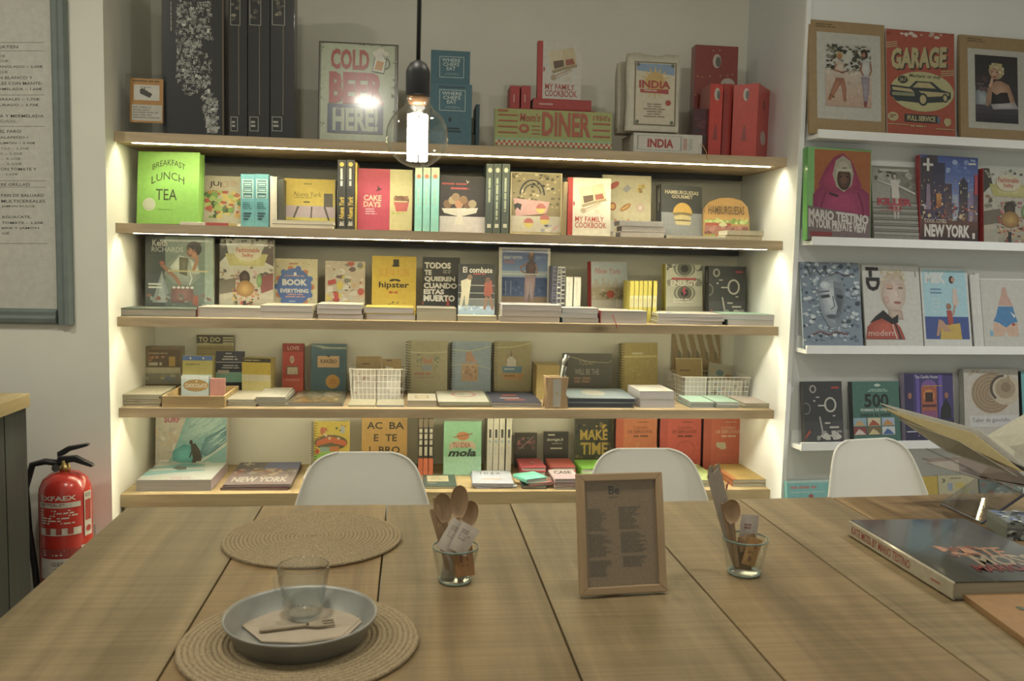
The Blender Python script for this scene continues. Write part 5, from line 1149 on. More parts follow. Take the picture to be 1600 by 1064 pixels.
def helmut(a):
    a.fill('b3b0a4'); a.grad(784, 391, 855, 424, '2a3f74', '5c7498', 8); a.grad(784, 424, 855, 434, '8a9aa8', '7a8a9c', 4); a.grad(784, 434, 855, 466, '2e4068', '44567c', 6); a.grad(784, 464, 855, 500, '7c6850', '94806a', 4); a.blobs(786, 436, 853, 464, 20, ['3a4c74', '2c3c60', '4c5e84'], 3, (2, 4)); a.blobs(836, 400, 853, 412, 6, ['5a7098', '4c6490'], 4, (2, 5))
    a.text('HELMUT NEWTON', 786, 401, 815, 406, 'b0b4b8', .02); a.text('POLAROIDS', 787, 408, 803, 412.5, 'a0604c', .02)
    a.spoly([(821, 413), (827, 408), (833, 408), (837, 413), (836, 428), (834, 434), (821, 431)], '33262a', '5a3c38', 4); a.sell(829, 402, 4.6, 7.5, '382620', '5a4030', 3); a.sell(829.6, 397, 3, 3.6, '7a5442', '94684e', 3); a.line([(823, 412), (812, 419), (814, 424), (821, 428)], 2.4, '7a5444'); a.line([(836, 413), (839, 424), (836, 432)], 2.2, '7a5444')
    a.spoly([(820, 430), (836, 431), (836, 446), (833, 472), (829, 472), (828, 450), (824, 472), (819, 472), (819, 446)], '8a7478', 'b0a0a4', 4); a.rect(784, 428, 852, 430, 'a8aca0'); a.line([(827.6, 446), (826, 472)], 1, '6a5c60')
    for x in (790, 798): a.line([(x, 440), (x, 462)], .8, '8a94a0')
upright('white bordered photo book with a long-haired figure before a blue sea', 779, 859, 388, 2, .25, 'b3b0a4', helmut, .03, 3, mat=GLOSS)
pile(['bottom thick white book under the blue sea photo book', 'middle thick white book under the blue sea photo book', 'top thick white book under the blue sea photo book'], 783, 876, 476, 2, .042, .19, ['b5b0a8', 'b0aca4', 'b0aab0'], edge='L', seed=9, pages='a8a09c', hard=False)
def bwsp(a):
    x0, y0, x1, y1 = a.b; g = random.Random(int(x0)); y = y0 + 2
    while y < y1 - 4: h_ = g.uniform(3, 9); a.rect(x0 + .6, y, x1 - .6, y + h_ * .7, g.choice(['2a2a30', '3a3c4a'])); y += h_
spine_out('navy and white patterned spine beside the blue sea photo book', 863, 869.5, 416, 2, .16, '5c5c70', bwsp, .14, group='black and white pattern spines')
spine_out('white spine broken by black marks, left of two', 870, 876, 417, 2, .16, 'b0aea6', bwsp, .14, group='black and white pattern spines')
spine_out('white spine broken by black marks, right of two', 876.5, 882.5, 417, 2, .16, 'b0aea6', bwsp, .14, group='black and white pattern spines')
spine_out('left one of two plain white spines on the third board', 884, 894.5, 433, 2, .15, 'b5b2a6', lambda a: a.rect(888, 438, 889, 470, 'a09e94'), .12, group='plain white spines')
spine_out('right one of two plain white spines on the third board', 896, 907, 433, 2, .15, 'b5b2a6', lambda a: a.rect(900, 438, 901, 470, 'a09e94'), .12, group='plain white spines')
pile(['bottom small book with turquoise spine on the third board', 'middle small book with turquoise spine on the third board', 'top small book with turquoise spine on the third board'], 879, 936, 481, 2, .042, .10, ['a8aca8', 'a0b0b0', 'b0b0ac'], None, ['6a9aa0', '74a4a8'], 'L', 2, seed=12, pages='a8a4a4')
def nycover(a):
    a.rect(908, 408, 984, 450, '8f989e'); a.rect(908, 450, 984, 470, '8a8270'); a.rect(908, 470, 984, 500, '9c9890'); a.text('New York', 931, 420, 971, 429, '9a4a44', 0, .2)
    for k in range(14): x = 926 + k * 4; hh_ = (6, 12, 8, 4, 14, 7, 10, 5, 9, 13, 6, 8, 11, 5)[k]; a.rect(x, 450 - hh_, x + 3.2, 450, '8f8a80')
    a.blobs(926, 450, 982, 470, 24, ['7a705c', '9a9280', '6a6050'], 3, (2, 4)); a.ell(954, 461, 6, 6, '8c3a32'); a.rect(962, 470, 976, 482, 'b0aca4')
upright('grey city guide with red spine and a skyline', 925, 981, 410, 2, .23, '8f989e', nycover, .03, 4, 22, spine='8f2a2c', hard=True)
flat('thick red-backed guide lying with a red ribbon', 938, 1012, ZS[2] + .0004, .048, .042, .17, 'b0a8a4', None, '9a2f30', 'L', hard=True, pages='aca8a6', ypx=492)
t = thing('bookmark_ribbon', 'red bookmark ribbon hanging over the edge of the third board', 'ribbon', IDF)
MB().tube([un(x, y, 1, yy) for x, y, yy in ((957, 492, .009), (960, 500, .0), (963, 507, -.003), (964, 513, -.003))], .0018, 6, 'a04440').build('strand', CARD, t)
for k in range(6):
    x0 = 984 + k * 6.9 + (1.5 if k == 5 else 0)
    spine_out(('leftmost', 'second', 'third', 'fourth', 'fifth', 'rightmost')[k] + ' of six slim yellow spines on the third board', x0, x0 + 6.3, 439, 2, .14, 'aa9e34', lambda a: (a.rect(a.b[0], 462, a.b[2], 480, 'b0ac84'), a.lines(a.b[0] + 2.2, 466, a.b[0] + 4, 478, 1, 'aa9e34', 3, .7, False, True)), .11, group='slim yellow spines')
def energy(a):
    x0, y0, x1, y1 = a.b
    a.fill('a3a294')
    for cy, s_ in ((421, 1), (459, 1)):
        a.ell(1070, cy, 17, 13, '6a6a60'); a.ell(1070, cy, 14, 12, '9a9a8c'); a.ell(1070, cy, 11.5, 11, '55564e'); a.ell(1070, cy, 6, 6, '26272a')
    a.poly([(1042, 440), (1052, 436), (1094, 436), (1100, 442), (1096, 448), (1044, 448)], '74756a'); a.rect(1050, 435, 1088, 438.5, '9a4040'); a.text('ENERGY', 1048, 439, 1090, 448, 'b8b6ac', .05); a.poly([(1068, 450), (1072, 450), (1070, 457), (1073, 457), (1068, 464), (1069, 458), (1066, 458)], 'a83a50'); a.blobs(1042, 414, 1054, 424, 6, ['4a4a44'], 3, (2, 4)); a.blobs(1088, 414, 1100, 424, 6, ['4a4a44'], 5, (2, 4)); a.lines(1052, 468, 1090, 476, 2, 'b8b6ac', 3); a.rect(1042, 480, 1100, 487, '8a897c')
upright('grey energy paperback with staring eyes', 1041, 1098, 414, 2, .22, 'a3a294', energy, .03, 4, 16, spine='9a8f2c', sdraw=lambda a: a.rect(4, 414, 5.5, 500, '4a4826'))
pile(['bottom white paperback lying before the staring eyes book', 'middle white paperback lying before the staring eyes book', 'top white paperback lying before the staring eyes book'], 1028, 1131, 490, 2, .042, .18, ['b0aeaa', 'a8a6a0', 'b0aea4'], lambda a: a.poly([(10, 90), (24, 60), (30, 64), (18, 92)], '4a74a8'), ['aaa48c'], 'L', 3, seed=14, pages='b0acb0')
def shoot(x0, y0, x1, y1):
    def f(a):
        X_ = lambda v: x0 + v * (x1 - x0); Y_ = lambda v: y0 + v * (y1 - y0); w_ = x1 - x0
        a.fill('34353a'); a.rect(X_(-.1), Y_(.68), X_(1.1), Y_(1.2), '3f4044')
        a.ring(X_(.24), Y_(.13), w_ * .09, w_ * .11, w_ * .04, '8a8880', 12); a.ring(X_(.68), Y_(.4), w_ * .16, w_ * .2, w_ * .045, 'a8a69e', 16); a.ring(X_(.04), Y_(.46), w_ * .13, w_ * .16, w_ * .03, '6a6a66', 12); a.rect(X_(.72), Y_(.09), X_(.92), Y_(.125), '9a3434')
        for q in ((.31, .26, .4, .28), (.36, .4, .53, .425), (.24, .32, .29, .345), (.73, .58, .8, .6), (.52, .7, .66, .725), (.64, .77, .88, .8)): a.rect(X_(q[0]), Y_(q[1]), X_(q[2]), Y_(q[3]), 'aaa8a0')
        a.line([(X_(.39), Y_(.6)), (X_(.45), Y_(.85))], w_ * .035, 'a09e98'); a.blobs(X_(.3), Y_(.84), X_(.95), Y_(1.0), 16, ['a8a6a2', '8a8886', 'b0aea8'], 3, (w_ * .05, w_ * .1)); a.poly([(X_(-.05), Y_(.93)), (X_(.12), Y_(.82)), (X_(.14), Y_(.86)), (X_(0), Y_(.98))], 'a04434')
    return f
upright('charcoal cookbook with white rings and marks on the third board', 1108, 1166, 417, 2, .23, '34353a', shoot(1105, 417, 1166, 498), .03, 4, 12, spine='28292d', sdraw=lambda a: a.rect(4, 424, 5.4, 442, '8a8a84'))
pile(['lower white book with dark green spine at the right end of the third board', 'upper white book with dark green spine at the right end of the third board'], 1134, 1218, 491, 2, .042, .18, ['a8aca8', '8aa89a'], None, ['38504a', '3a5450'], 'L', 3, seed=15, pages='b0aeb0')

# ================================================================== fourth board
def spiral(root, wd, h, t, n=20, col=(0.05, 0.05, 0.05, 1)):
    m = MB()
    for k in range(n):
        z = h * (.03 + .94 * k / (n - 1)); r = t / 2 + .004
        m.tube([(.0035 + r * math.cos(a_), t / 2 + r * math.sin(a_), z + .0012 * math.sin(a_)) for a_ in [2 * math.pi * i / 9 for i in range(9)]], .0009, 4, closed=True)
    m.build('spiral_binding', plain('dark_wire', col, 0.4, 0.6), root, kind='stuff')
def pads(labels, x0, x1, yt, Y, dep, cols, seed, draw=None, pages='b3ac94', edge='B'):
    return pile(labels, x0, x1, yt, 3, Y, dep, cols, draw, None, edge, 2.0, seed=seed, pages=pages, name='notepad', cat='notepad')
ORD = ['bottom', 'second', 'third', 'fourth', 'top']
pads([o + ' cream notepad in the pile at the left end of the fourth board' for o in ORD], 186, 250, 616, .042, .22, ['b0aa90', 'a8a288'], 21, lambda a: a.lines(10, 10, 90, 90, 8, 'a39c84', 3))
t, wd, h = box_thing('stationery_box', 'brown window box of stationery with white letter print', 'box', 224, 284, 543, 3, .31, .07, '6f6048', lambda a: (a.rect(234, 548, 282, 575, '5a4a38'), a.lines(232, 553, 262, 556, 1, 'a8987a', 2), a.blobs(233, 558, 260, 566, 8, ['a05a40', 'b07a5c'], 4, (2, 3.5)), a.lines(233, 568, 262, 574, 1, 'b0aa98', 7, .8), a.rect(264, 559, 274, 574, 'a88c40'), a.rect(222, 576, 282, 585, 'b0ac90'), a.rect(222, 585, 284, 602, '8a8678'), a.blobs(226, 586, 280, 600, 14, ['7a8496', 'a8a48c', '9a9080', 'b0a878'], 6, (2, 5))), 4, 3, mat=GLOSS, side='8a7a54')
# open wooden tray with small goods
pa_ = un(253, 630, 1, .012); pb2 = un(351, 630, 1, .012); wt = pb2.x - pa_.x; ht = un(300, 619, 1, .012).z - ZS[3]
ty2 = thing('wooden_tray', 'shallow pine tray holding chocolate cards and note boxes', 'tray', TR((pa_.x, .012, ZS[3] + .0004)))
th = .007; dp = .26
MB().box(0, wt, 0, th, 0, ht).build('front_board', M_TRAY, ty2, bevel=.001); MB().box(0, wt, dp - th, dp, 0, ht).build('back_board', M_TRAY, ty2)
for x in (0, wt - th): MB().box(x, x + th, th, dp - th, 0, ht).build('side_board', M_TRAY, ty2)
MB().box(th, wt - th, th, dp - th, 0, .004).build('floor_board', M_TRAY, ty2)
zt4 = ZS[3] + .0052
box_thing('note_box', 'pale blue box with a gold oval chocolate label in the pine tray', 'box', 283, 326, 588, 3, .065, .02, '9fb0b0', lambda a: (a.rect(283, 588, 326, 593, 'b0b8b4'), a.ell(306, 603, 20, 9.5, '94763c', 20), a.text('CHOCOLATE', 289, 600, 323, 606.5, 'b5b0a0', .03), a.ell(307, 596.5, 1.6, 1.4, 'b5b0a0', 8)), zb=zt4, lean=4)
box_thing('note_box', 'small plain salmon pink square box in the pine tray', 'box', 328, 351, 592, 3, .068, .02, 'ab7468', None, zb=zt4, lean=3)
box_thing('note_box', 'olive notebook box with a blue band at the back of the pine tray', 'box', 285, 332, 557, 3, .20, .03, '9a9454', lambda a: (a.rect(285, 557, 332, 564, '3c5a92'), a.rect(296, 559, 299, 562, 'a8a898'), a.rect(316, 559, 319, 562, 'a8a898'), a.lines(290, 569, 324, 573, 1, '74714a', 3), a.rect(285, 586, 332, 640, 'a0b0ac')), zb=zt4, lean=3)
upright('tall kraft to-do list pad at the back of the fourth board', 307, 365, 524, 3, .41, '8c8158', lambda a: (a.rect(305, 520, 368, 537, '4c4838'), a.text('TO DO', 310, 527, 344, 535, 'aca684', .03), [a.rect(348, y, 364, y + 2.4, 'aca684') for y in (527, 531, 535)], a.poly([(305, 537), (320, 536), (340, 538), (368, 536), (368, 540), (305, 541)], 'a8a078'), [a.rect(309, 545 + 8 * k, 363, 545.8 + 8 * k, '74694a') for k in range(9)]), .012, 4, name='notepad', cat='notepad')
box_thing('tin_box', 'round-shouldered navy label box behind the pine tray', 'box', 337, 380, 550, 3, .31, .03, '353848', lambda a: (a.rect(352, 552, 362, 554, '8a8c94'), a.lines(344, 557, 374, 565, 2, '9a9ca0', 3, .5, True), a.rect(337, 566, 382, 567.4, '8a8c94'), a.lines(346, 571, 374, 578, 2, '9a9ca0', 5, .5, True), a.rect(337, 582, 382, 598, '74a89c'), a.rect(340, 579, 358, 585, 'a8a49a')), lean=3)
box_thing('tea_box', 'yellow and white striped box with black lid', 'box', 378, 423, 560, 3, .27, .06, 'a89a4c', lambda a: (a.rect(376, 555, 430, 566, '2e2c26'), a.lines(382, 562, 420, 565, 1, '8a8260', 3), a.rect(376, 566, 430, 585, 'a89432'), a.rect(376, 585, 430, 595, 'b3b09a'), a.rect(376, 595, 430, 620, 'ada468')), yaw=-8, side='ada05c')
pads([o + ' cream pad in the pile right of the pine tray' for o in ('bottom', 'second', 'third', 'top')], 354, 399, 624, .042, .22, ['b3ada0', 'aaa494'], 22)
pads([o + ' thin grey-white pad in the pile before the red card box' for o in ORD], 401, 447, 620, .042, .24, ['a8a69a', 'b0aea4'], 23, lambda a: a.lines(12, 10, 88, 60, 6, '9a988c', 5), pages='a8a494')
box_thing('card_box', 'red patterned upright box with a cut-out figure window', 'box', 441, 474, 538, 3, .34, .04, '9a352c', lambda a: (a.rect(440, 538, 476, 551, '7c2520'), a.text('LOVE', 449, 542, 467, 548, 'b08c80', .02), a.ell(456, 563, 3.6, 6, 'a39a84', 12), a.rect(447, 573, 466, 587, '6a4a3c'), a.rect(449, 575, 465, 586, 'a39a84'), a.blobs(441, 553, 474, 590, 26, ['a8453a', '8a2c24'], 4, (.8, 1.6)), a.rect(440, 592, 476, 615, 'ab4a38'), a.lines(446, 594, 468, 597, 1, 'b08078', 2)), lean=4)
def kakebo(a):
    a.fill('3f5a66'); a.rect(496, 557, 530, 575, 'b09068'); a.text('KAKEBO', 501, 562, 526, 568.5, '4a3c2c', .02); a.ell(513, 556, 2.6, 3, '3a4c54', 8); a.ell(520, 597, 11, 11, 'b5852c', 20); a.lines(513, 593, 527, 602, 3, '96641c', 3, .4, True); a.poly([(485, 540), (500, 541), (515, 543), (541, 543), (541, 546), (505, 546)], '8f9684')
upright('shrink-wrapped slate blue notebook with an orange sticker', 486, 541, 538, 3, .355, '3f5a66', kakebo, .025, 4, mat=GLOSS, name='notebook', cat='notebook')
pile(['lower floral topped notebook lying before the slate blue notebook', 'upper floral topped notebook lying before the slate blue notebook'], 450, 535, 630, 3, .042, .31, ['9a988c', '6a6450'], lambda a: (a.rect(0, 0, 100, 6, '7f8a4c'), a.rect(4, 8, 96, 92, '6f6a54'), a.blobs(6, 8, 94, 55, 22, ['b0ac9c', 'a8a08c', '8a8672'], 3, (6, 14)), a.blobs(10, 56, 90, 92, 26, ['b08a48', 'a07a3c', 'b5a070'], 4, (4, 9))), ['a09c90'], 'L', 2, seed=25, pages='9c9696', name='notebook', cat='notebook', mat=GLOSS)
def wire_basket(label, corners, zb, h, nx, nz, ny, solid=None):
    """white coated wire basket; corners: front left, front right, depth"""
    x0, x1, y0, dep = corners; fl = .008
    t = thing('wire_basket', label, 'basket', TR((x0, y0, zb)))
    wd = x1 - x0; r = .0011
    m = MB(); rimp = [(-fl, -fl, h), (wd + fl, -fl, h), (wd + fl, dep + fl, h), (-fl, dep + fl, h)]; m.tube(rimp, .0023, 6, closed=True); m.build('rim', M_WIRE, t)
    m = MB()
    def seg(a_, b_): m.tube([a_, b_], r, 4, caps=False)
    for k in range(nx + 1):
        u = k / nx; seg((u * wd, 0, .001), (-fl + u * (wd + 2 * fl), -fl, h)); seg((u * wd, dep, .001), (-fl + u * (wd + 2 * fl), dep + fl, h)); seg((u * wd, 0, .001), (u * wd, dep, .001))
    for k in range(ny + 1):
        v = k / ny; seg((0, v * dep, .001), (-fl, -fl + v * (dep + 2 * fl), h)); seg((wd, v * dep, .001), (wd + fl, -fl + v * (dep + 2 * fl), h)); seg((0, v * dep, .001), (wd, v * dep, .001))
    for k in range(nz):
        s_ = k / nz; f_ = fl * s_; z = .001 + s_ * h
        m.tube([(-f_, -f_, z), (wd + f_, -f_, z), (wd + f_, dep + f_, z), (-f_, dep + f_, z)], r, 4, closed=True)
    m.build('wire_grid', M_WIRE, t, kind='stuff')
    return t
# low cards, basket on top of them
zc = ZS[3]
flat('flat packet of white cards under the left wire basket', 544, 586, zc + .0004, .007, .042, .14, 'a8a48c', None, None, 'B', ypx=634, pages='b3ae9c', name='card_packet', cat='cards')
flat('flat packet of blue and white cards under the left wire basket', 588, 631, zc + .0004, .007, .042, .14, 'a39f8c', None, None, 'B', ypx=634, pages='8f98a0', name='card_packet', cat='cards')
bz = zc + .0012
bx0, bx1 = un(549, 600, 1, .18).x, un(629, 600, 1, .18).x; bh = un(590, 577, 1, .172).z - bz
wire_basket('white wire basket of paper cards on the fourth board', (bx0, bx1, .18, .13), bz, bh, 13, 5, 8)
def sheet(name, label, cat, x0, x1, yt, Y, zb, dep, col, lean=10, yaw=0, draw=None, roll=0):
    X, wd, h, yb = place(x0, x1, yt, zb, Y, lean, yaw, IDF)
    t = thing(name, label, cat, TR((X, Y, zb + .001)) @ RZ(yaw) @ RX(-lean) @ RY(roll))
    MB().box(0, wd, 0, dep, 0, h, col).build('sheet', CARD, t)
    if draw: a = Art(x0, yt, x1, yb); draw(a); a.mesh(lambda u, v, o: (u * wd, -o, v * h)).build('print', CARD, t)
    return t
zin = bz + .003
sheet('kraft_envelope', 'left kraft envelope standing in the left wire basket', 'envelope', 556, 596, 557, .26, zin, .006, '7f6c48', 8, draw=lambda a: a.lines(566, 568, 586, 571, 1, '4a3c28', 3))
sheet('kraft_envelope', 'right kraft envelope standing in the left wire basket', 'envelope', 597, 627, 561, .265, zin, .006, '84704a', 8, draw=lambda a: a.lines(604, 563, 616, 566, 1, '4a3c28', 3))
sheet('paper_tag', 'white paper tag poking out of the left wire basket', 'tag', 592, 604, 571, .225, zin, .004, 'aeaaa2', 6, roll=12)
sheet('card_bundle', 'bundle of white cards filling the left wire basket', 'cards', 552, 588, 578, .195, zin, .02, 'a8a296', 6, draw=lambda a: a.blobs(553, 582, 587, 618, 14, ['9a8c80', 'a39a8c', '8a7464', 'b0aca4'], 4, (2, 5)))
sheet('card_bundle', 'bundle of white and pink cards at the right inside the left wire basket', 'cards', 589, 626, 579, .19, zin, .02, 'a8a49a', 6, draw=lambda a: (a.blobs(590, 583, 625, 620, 14, ['9a8c80', 'b0aca4', 'a88480', 'b3b0a8'], 7, (2, 5)), a.ell(614, 602, 10, 12, 'b5b2a8')))
NBK = lambda a, c1, c2, s_: (a.line([(a.b[0] + 4, a.b[1] + 19), (a.b[0] + 30, a.b[1] + 17), (a.b[2], a.b[1] + 15)], 1.4, 'aca684'))
def nb1(a): a.fill('8f8a70'); a.line([(640, 551), (670, 552), (699, 550)], 1.4, 'aca684'); a.blobs(651, 554, 659, 577, 16, ['5c685c'], 3, (1, 2)); a.blobs(678, 554, 687, 577, 16, ['5c685c'], 4, (1, 2)); a.poly([(660, 557), (664, 562), (668, 563), (672, 562), (676, 556), (675, 568), (661, 568)], 'a0745c'); a.rect(660, 571, 674, 579, '7c8894'); a.lines(647, 583, 687, 587, 1, '9a6458', 3, .7); a.lines(650, 589, 684, 593, 1, '8a7a68', 5)
def nb2(a): a.fill('7f8f9c'); a.line([(704, 547), (735, 549), (768, 541)], 1.6, 'a8a68c'); a.poly([(728, 551), (735, 549), (741, 560), (745, 566), (727, 566)], 'a07a64'); a.rect(721, 568, 747, 596, 'a08468'); a.blobs(723, 570, 745, 594, 14, ['9a6a54', 'aa9a80', '8a7058'], 5, (2, 4)); a.line([(704, 571), (740, 570), (768, 577)], 1, 'a8a68c')
def nb3(a): a.fill('8c8462'); a.line([(773, 544), (800, 543), (831, 536)], 1.4, 'aca67c'); a.poly([(792, 576), (792, 562), (797, 558), (798, 546), (800, 558), (806, 564), (806, 576)], 'b0aca4'); a.poly([(797, 558), (798, 546), (800, 557)], '5a5448'); a.ring(799, 568, 10, 16, 1.2, '8a6a58', 16, 0, 180); a.poly([(784, 573), (816, 573), (814, 583), (786, 583)], '4f7084'); a.lines(788, 576, 812, 580, 1, 'a0aaac', 3); a.poly([(782, 584), (820, 584), (814, 594), (788, 594)], 'a07c4c'); a.lines(787, 587, 816, 590, 1, '6a4a30', 4)
upright('khaki spiral notebook with a crown and two sprigs', 637, 699, 533, 3, .33, '8f8a70', nb1, .016, 4, name='spiral_notebook', cat='notebook', extra=spiral)
upright('pale blue spiral notebook with a tan milk carton drawing', 706, 767, 534, 3, .34, '7f8f9c', nb2, .016, 4, name='spiral_notebook', cat='notebook', extra=spiral)
upright('khaki spiral notebook with a unicorn over a blue banner', 772, 830, 534, 3, .34, '8c8462', nb3, .016, 4, name='spiral_notebook', cat='notebook', extra=spiral)
flat('small white box with a framed picture lying before the crown notebook', 637, 682, zc + .0004, .025, .042, .17, 'aaa698', lambda a: (a.rect(30, 25, 72, 75, '8a7c64'), a.rect(36, 32, 66, 68, 'a89c80')), None, 'B', ypx=633, pages='a8a08c', name='card_box', cat='box')
pads(['bottom pad of the pile before the pale blue spiral notebook', 'second pad of the pile before the pale blue spiral notebook', 'third pad of the pile before the pale blue spiral notebook', 'top pad with a printed heart before the pale blue spiral notebook'], 686, 766, 628, .042, .30, ['a8a898', 'aca898', '8f9c84', 'b0b0a4'], 27, lambda a: (a.ell(38, 45, 24, 26, 'a8787c', 18), a.ell(38, 45, 19, 20, 'b3b0a4', 16), a.ell(38, 50, 10, 8, '9aa08c', 12)), pages='a39c88')
pile(['lower white spined novel before the unicorn notebook', 'upper navy topped novel with red lettering before the unicorn notebook'], 770, 848, 629, 3, .042, .28, ['a8a498', '3a3f54'], lambda a: (a.lines(30, 28, 78, 44, 1, '9a4a48', 8, .8), a.lines(22, 56, 86, 66, 1, 'a8a8a0', 3, .8), a.lines(30, 70, 80, 82, 1, '9a4a48', 5, .8)), ['aca89c'], 'L', 4, seed=28, pages='a8a298')
# wooden pencil sharpener holder and carton
box_thing('kraft_box', 'plain kraft box behind the wooden sharpener holder', 'box', 838, 874, 571, 3, .24, .12, 'a08c54', None, yaw=0, lean=0, side='9a854e')
X, wd, h, yb = place(852, 888, 590, ZS[3], .02, 0, 0, IDF)
sh_ = thing('sharpener_holder', 'wooden pen holder shaped like a giant pencil sharpener', 'holder', TR((X, .02, ZS[3] + .0004)))
cr_ = [(0, 0), (wd, 0), (wd * .97, h * .25), (wd * .9, h * .5), (wd * .97, h * .75), (wd, h), (0, h), (wd * .03, h * .75), (wd * .1, h * .5), (wd * .03, h * .25)]
m = MB(); m.prism(cr_[::-1], 0, .01, 1); m.build('front_block', M_BEECH, sh_)
MB().prism(cr_[::-1], .05, .06, 1).build('back_block', M_BEECH, sh_)
for s_ in (0, 1): MB().box(wd * .12 if not s_ else wd * .76, wd * .24 if not s_ else wd * .88, .0101, .0499, 0, h * .98).build('side_block', M_BEECH, sh_)
MB().prism([(wd * .34, h * .06), (wd * .66, h * .06), (wd * .68, h * .9), (wd * .6, h * .95), (wd * .4, h * .95), (wd * .32, h * .9)][::-1], -.003, -.0002, 1).build('blade', M_STEEL, sh_)
MB().lathe([(.0003, -.0016), (.0035, -.0016), (.0035, .001), (.0003, .001)], 12).xf(TR((wd * .5, -.004, h * .5)) @ RX(90)).build('screw', M_BRASS, sh_)
MB().box(wd * .25, wd * .75, .011, .049, 0.0, .004).build('floor', M_BEECH, sh_)
for k, (xt, yt, c) in enumerate(((884, 554, 'a8a89c'), (889, 556, '2c3432'), (881, 560, '3c5450'))):
    yk = .035 + .008 * k; b_ = Vector((X + wd * (.42 + .06 * k), yk, ZS[3] + .006)); q_ = un(xt, yt, 1, yk)
    t = thing('pen', ('white capped pen in the sharpener holder', 'black pen in the sharpener holder', 'dark green pen in the sharpener holder')[k], 'pen', TR(b_))
    MB().tube([Vector((0, 0, 0)), (q_ - b_) * .8], .0036, 8, c).build('barrel', CARD, t, smooth=True); MB().tube([(q_ - b_) * .801, (q_ - b_)], .0042, 8, 'b0aea4' if k != 1 else '3a3a3c').build('cap', CARD, t, smooth=True)
upright('dark grey notebook with a white lettered motto', 879, 956, 553, 3, .36, '55544a', lambda a: (a.text('TODAY', 904, 564, 929, 571, 'a09078', 0), a.text('WILL BE THE', 898, 577, 936, 586, '9a988c', .01), a.lines(897, 590, 936, 600, 2, '8f7058', 4, .7), a.line([(890, 558), (920, 566), (950, 567), (956, 563)], 1.2, 'a09a78')), .02, 4, mat=GLOSS, name='notebook', cat='notebook')
pile(['lower slate blue box file before the motto notebook', 'upper slate blue box file with a white oval before the motto notebook'], 890, 994, 622, 3, .042, .26, ['4f5862', '6f7f88'], lambda a: (a.rect(0, 0, 100, 100, '7f8f98'), a.ell(46, 45, 18, 28, 'aaa8a0', 20)), ['5a6068'], 'L', 3, seed=31, pages='4a505a', hard=True, name='notebook', cat='notebook')
upright('gold spiral notebook with pale lettering', 972, 1028, 537, 3, .33, '94854c', lambda a: (a.lines(988, 552, 1016, 556, 1, 'b0a888', 3, .8), a.rect(975, 557, 1026, 560, 'b0a268'), a.blobs(975, 562, 1026, 598, 40, ['a39462', '857840'], 5, (1, 2))), .02, 4, 14, name='spiral_notebook', cat='notebook', extra=spiral)
pads(['lower half of the white note cube before the gold notebook', 'upper half of the white note cube before the gold notebook'], 1000, 1054, 611, .042, .17, ['b5b3b0', 'b8b6b0'], 33, pages='b3b0b4')
def zigzag(a):
    a.fill('8f7c58')
    for k in range(6):
        x = 1052 + k * 14; a.poly([(x, 515), (x + 5, 515), (x + 14, 550), (x + 12, 566), (x + 9, 550)], 'aca48c'); a.poly([(x + 7, 545), (x + 12, 552), (x + 13, 566), (x + 8, 560)], '77705c')
upright('kraft printed sheet pack with pale streaks hanging at the back', 1049, 1126, 516, 3, .432, '8f7c58', zigzag, .006, 2, name='paper_pack', cat='paper')
bx0, bx1 = un(1067, 600, 1, .21).x, un(1168, 600, 1, .21).x
bh = un(1110, 590, 1, .202).z - zc
wire_basket('wide white wire basket of envelopes near the right end of the fourth board', (bx0, bx1, .21, .19), zc + .0012, bh, 17, 5, 12)
zin = zc + .005
sheet('gold_envelope', 'gold brown envelope leaning in the right wire basket', 'envelope', 1056, 1098, 560, .30, zin, .008, '7a6636', 14, draw=lambda a: (a.frame(1052, 560, 1098, 640, 1.4, 'a0946c'), a.lines(1062, 578, 1086, 582, 1, '55461f', 3)))
sheet('card_bundle', 'patterned grey cards leaning in the right wire basket', 'cards', 1102, 1140, 566, .33, zin, .01, '8f8c7c', 14, roll=8, draw=lambda a: (a.ell(1120, 580, 6, 5, '5c7478'), a.ell(1134, 584, 6, 4, '8a6a4c'), a.ell(1108, 578, 4, 4, '9a8c68')))
sheet('card_bundle', 'white card stack at the front of the right wire basket', 'cards', 1070, 1104, 590, .222, zin, .03, 'b3b2b0', 2)
sheet('card_bundle', 'mixed blue and cream cards at the front right of the right wire basket', 'cards', 1106, 1160, 594, .225, zin, .03, 'a8a69c', 2, draw=lambda a: a.blobs(1107, 598, 1159, 630, 30, ['8aa0b0', 'b0ac9c', 'a88c84', '7a7468', 'b3b0a0'], 4, (2, 5)))
pads([o + ' mint pad of the left mint pile' for o in ('bottom', 'middle', 'top')], 1078, 1114, 628, .042, .17, ['8ab8a8', 'a8b8b0', '9cc0b0'], 34, pages='b0aeb0', edge='R')
pads([o + ' mint pad of the right mint pile' for o in ('bottom', 'middle', 'top')], 1118, 1154, 628, .042, .17, ['8ab8a8', 'a8b8b0', '9cc0b0'], 35, pages='b0aeb0', edge='R')
pads(['lower cream pad at the right end of the fourth board', 'upper pinkish pad at the right end of the fourth board'], 1162, 1204, 630, .042, .17, ['b0aa94', 'b3a8a0'], 36, pages='aca68e')

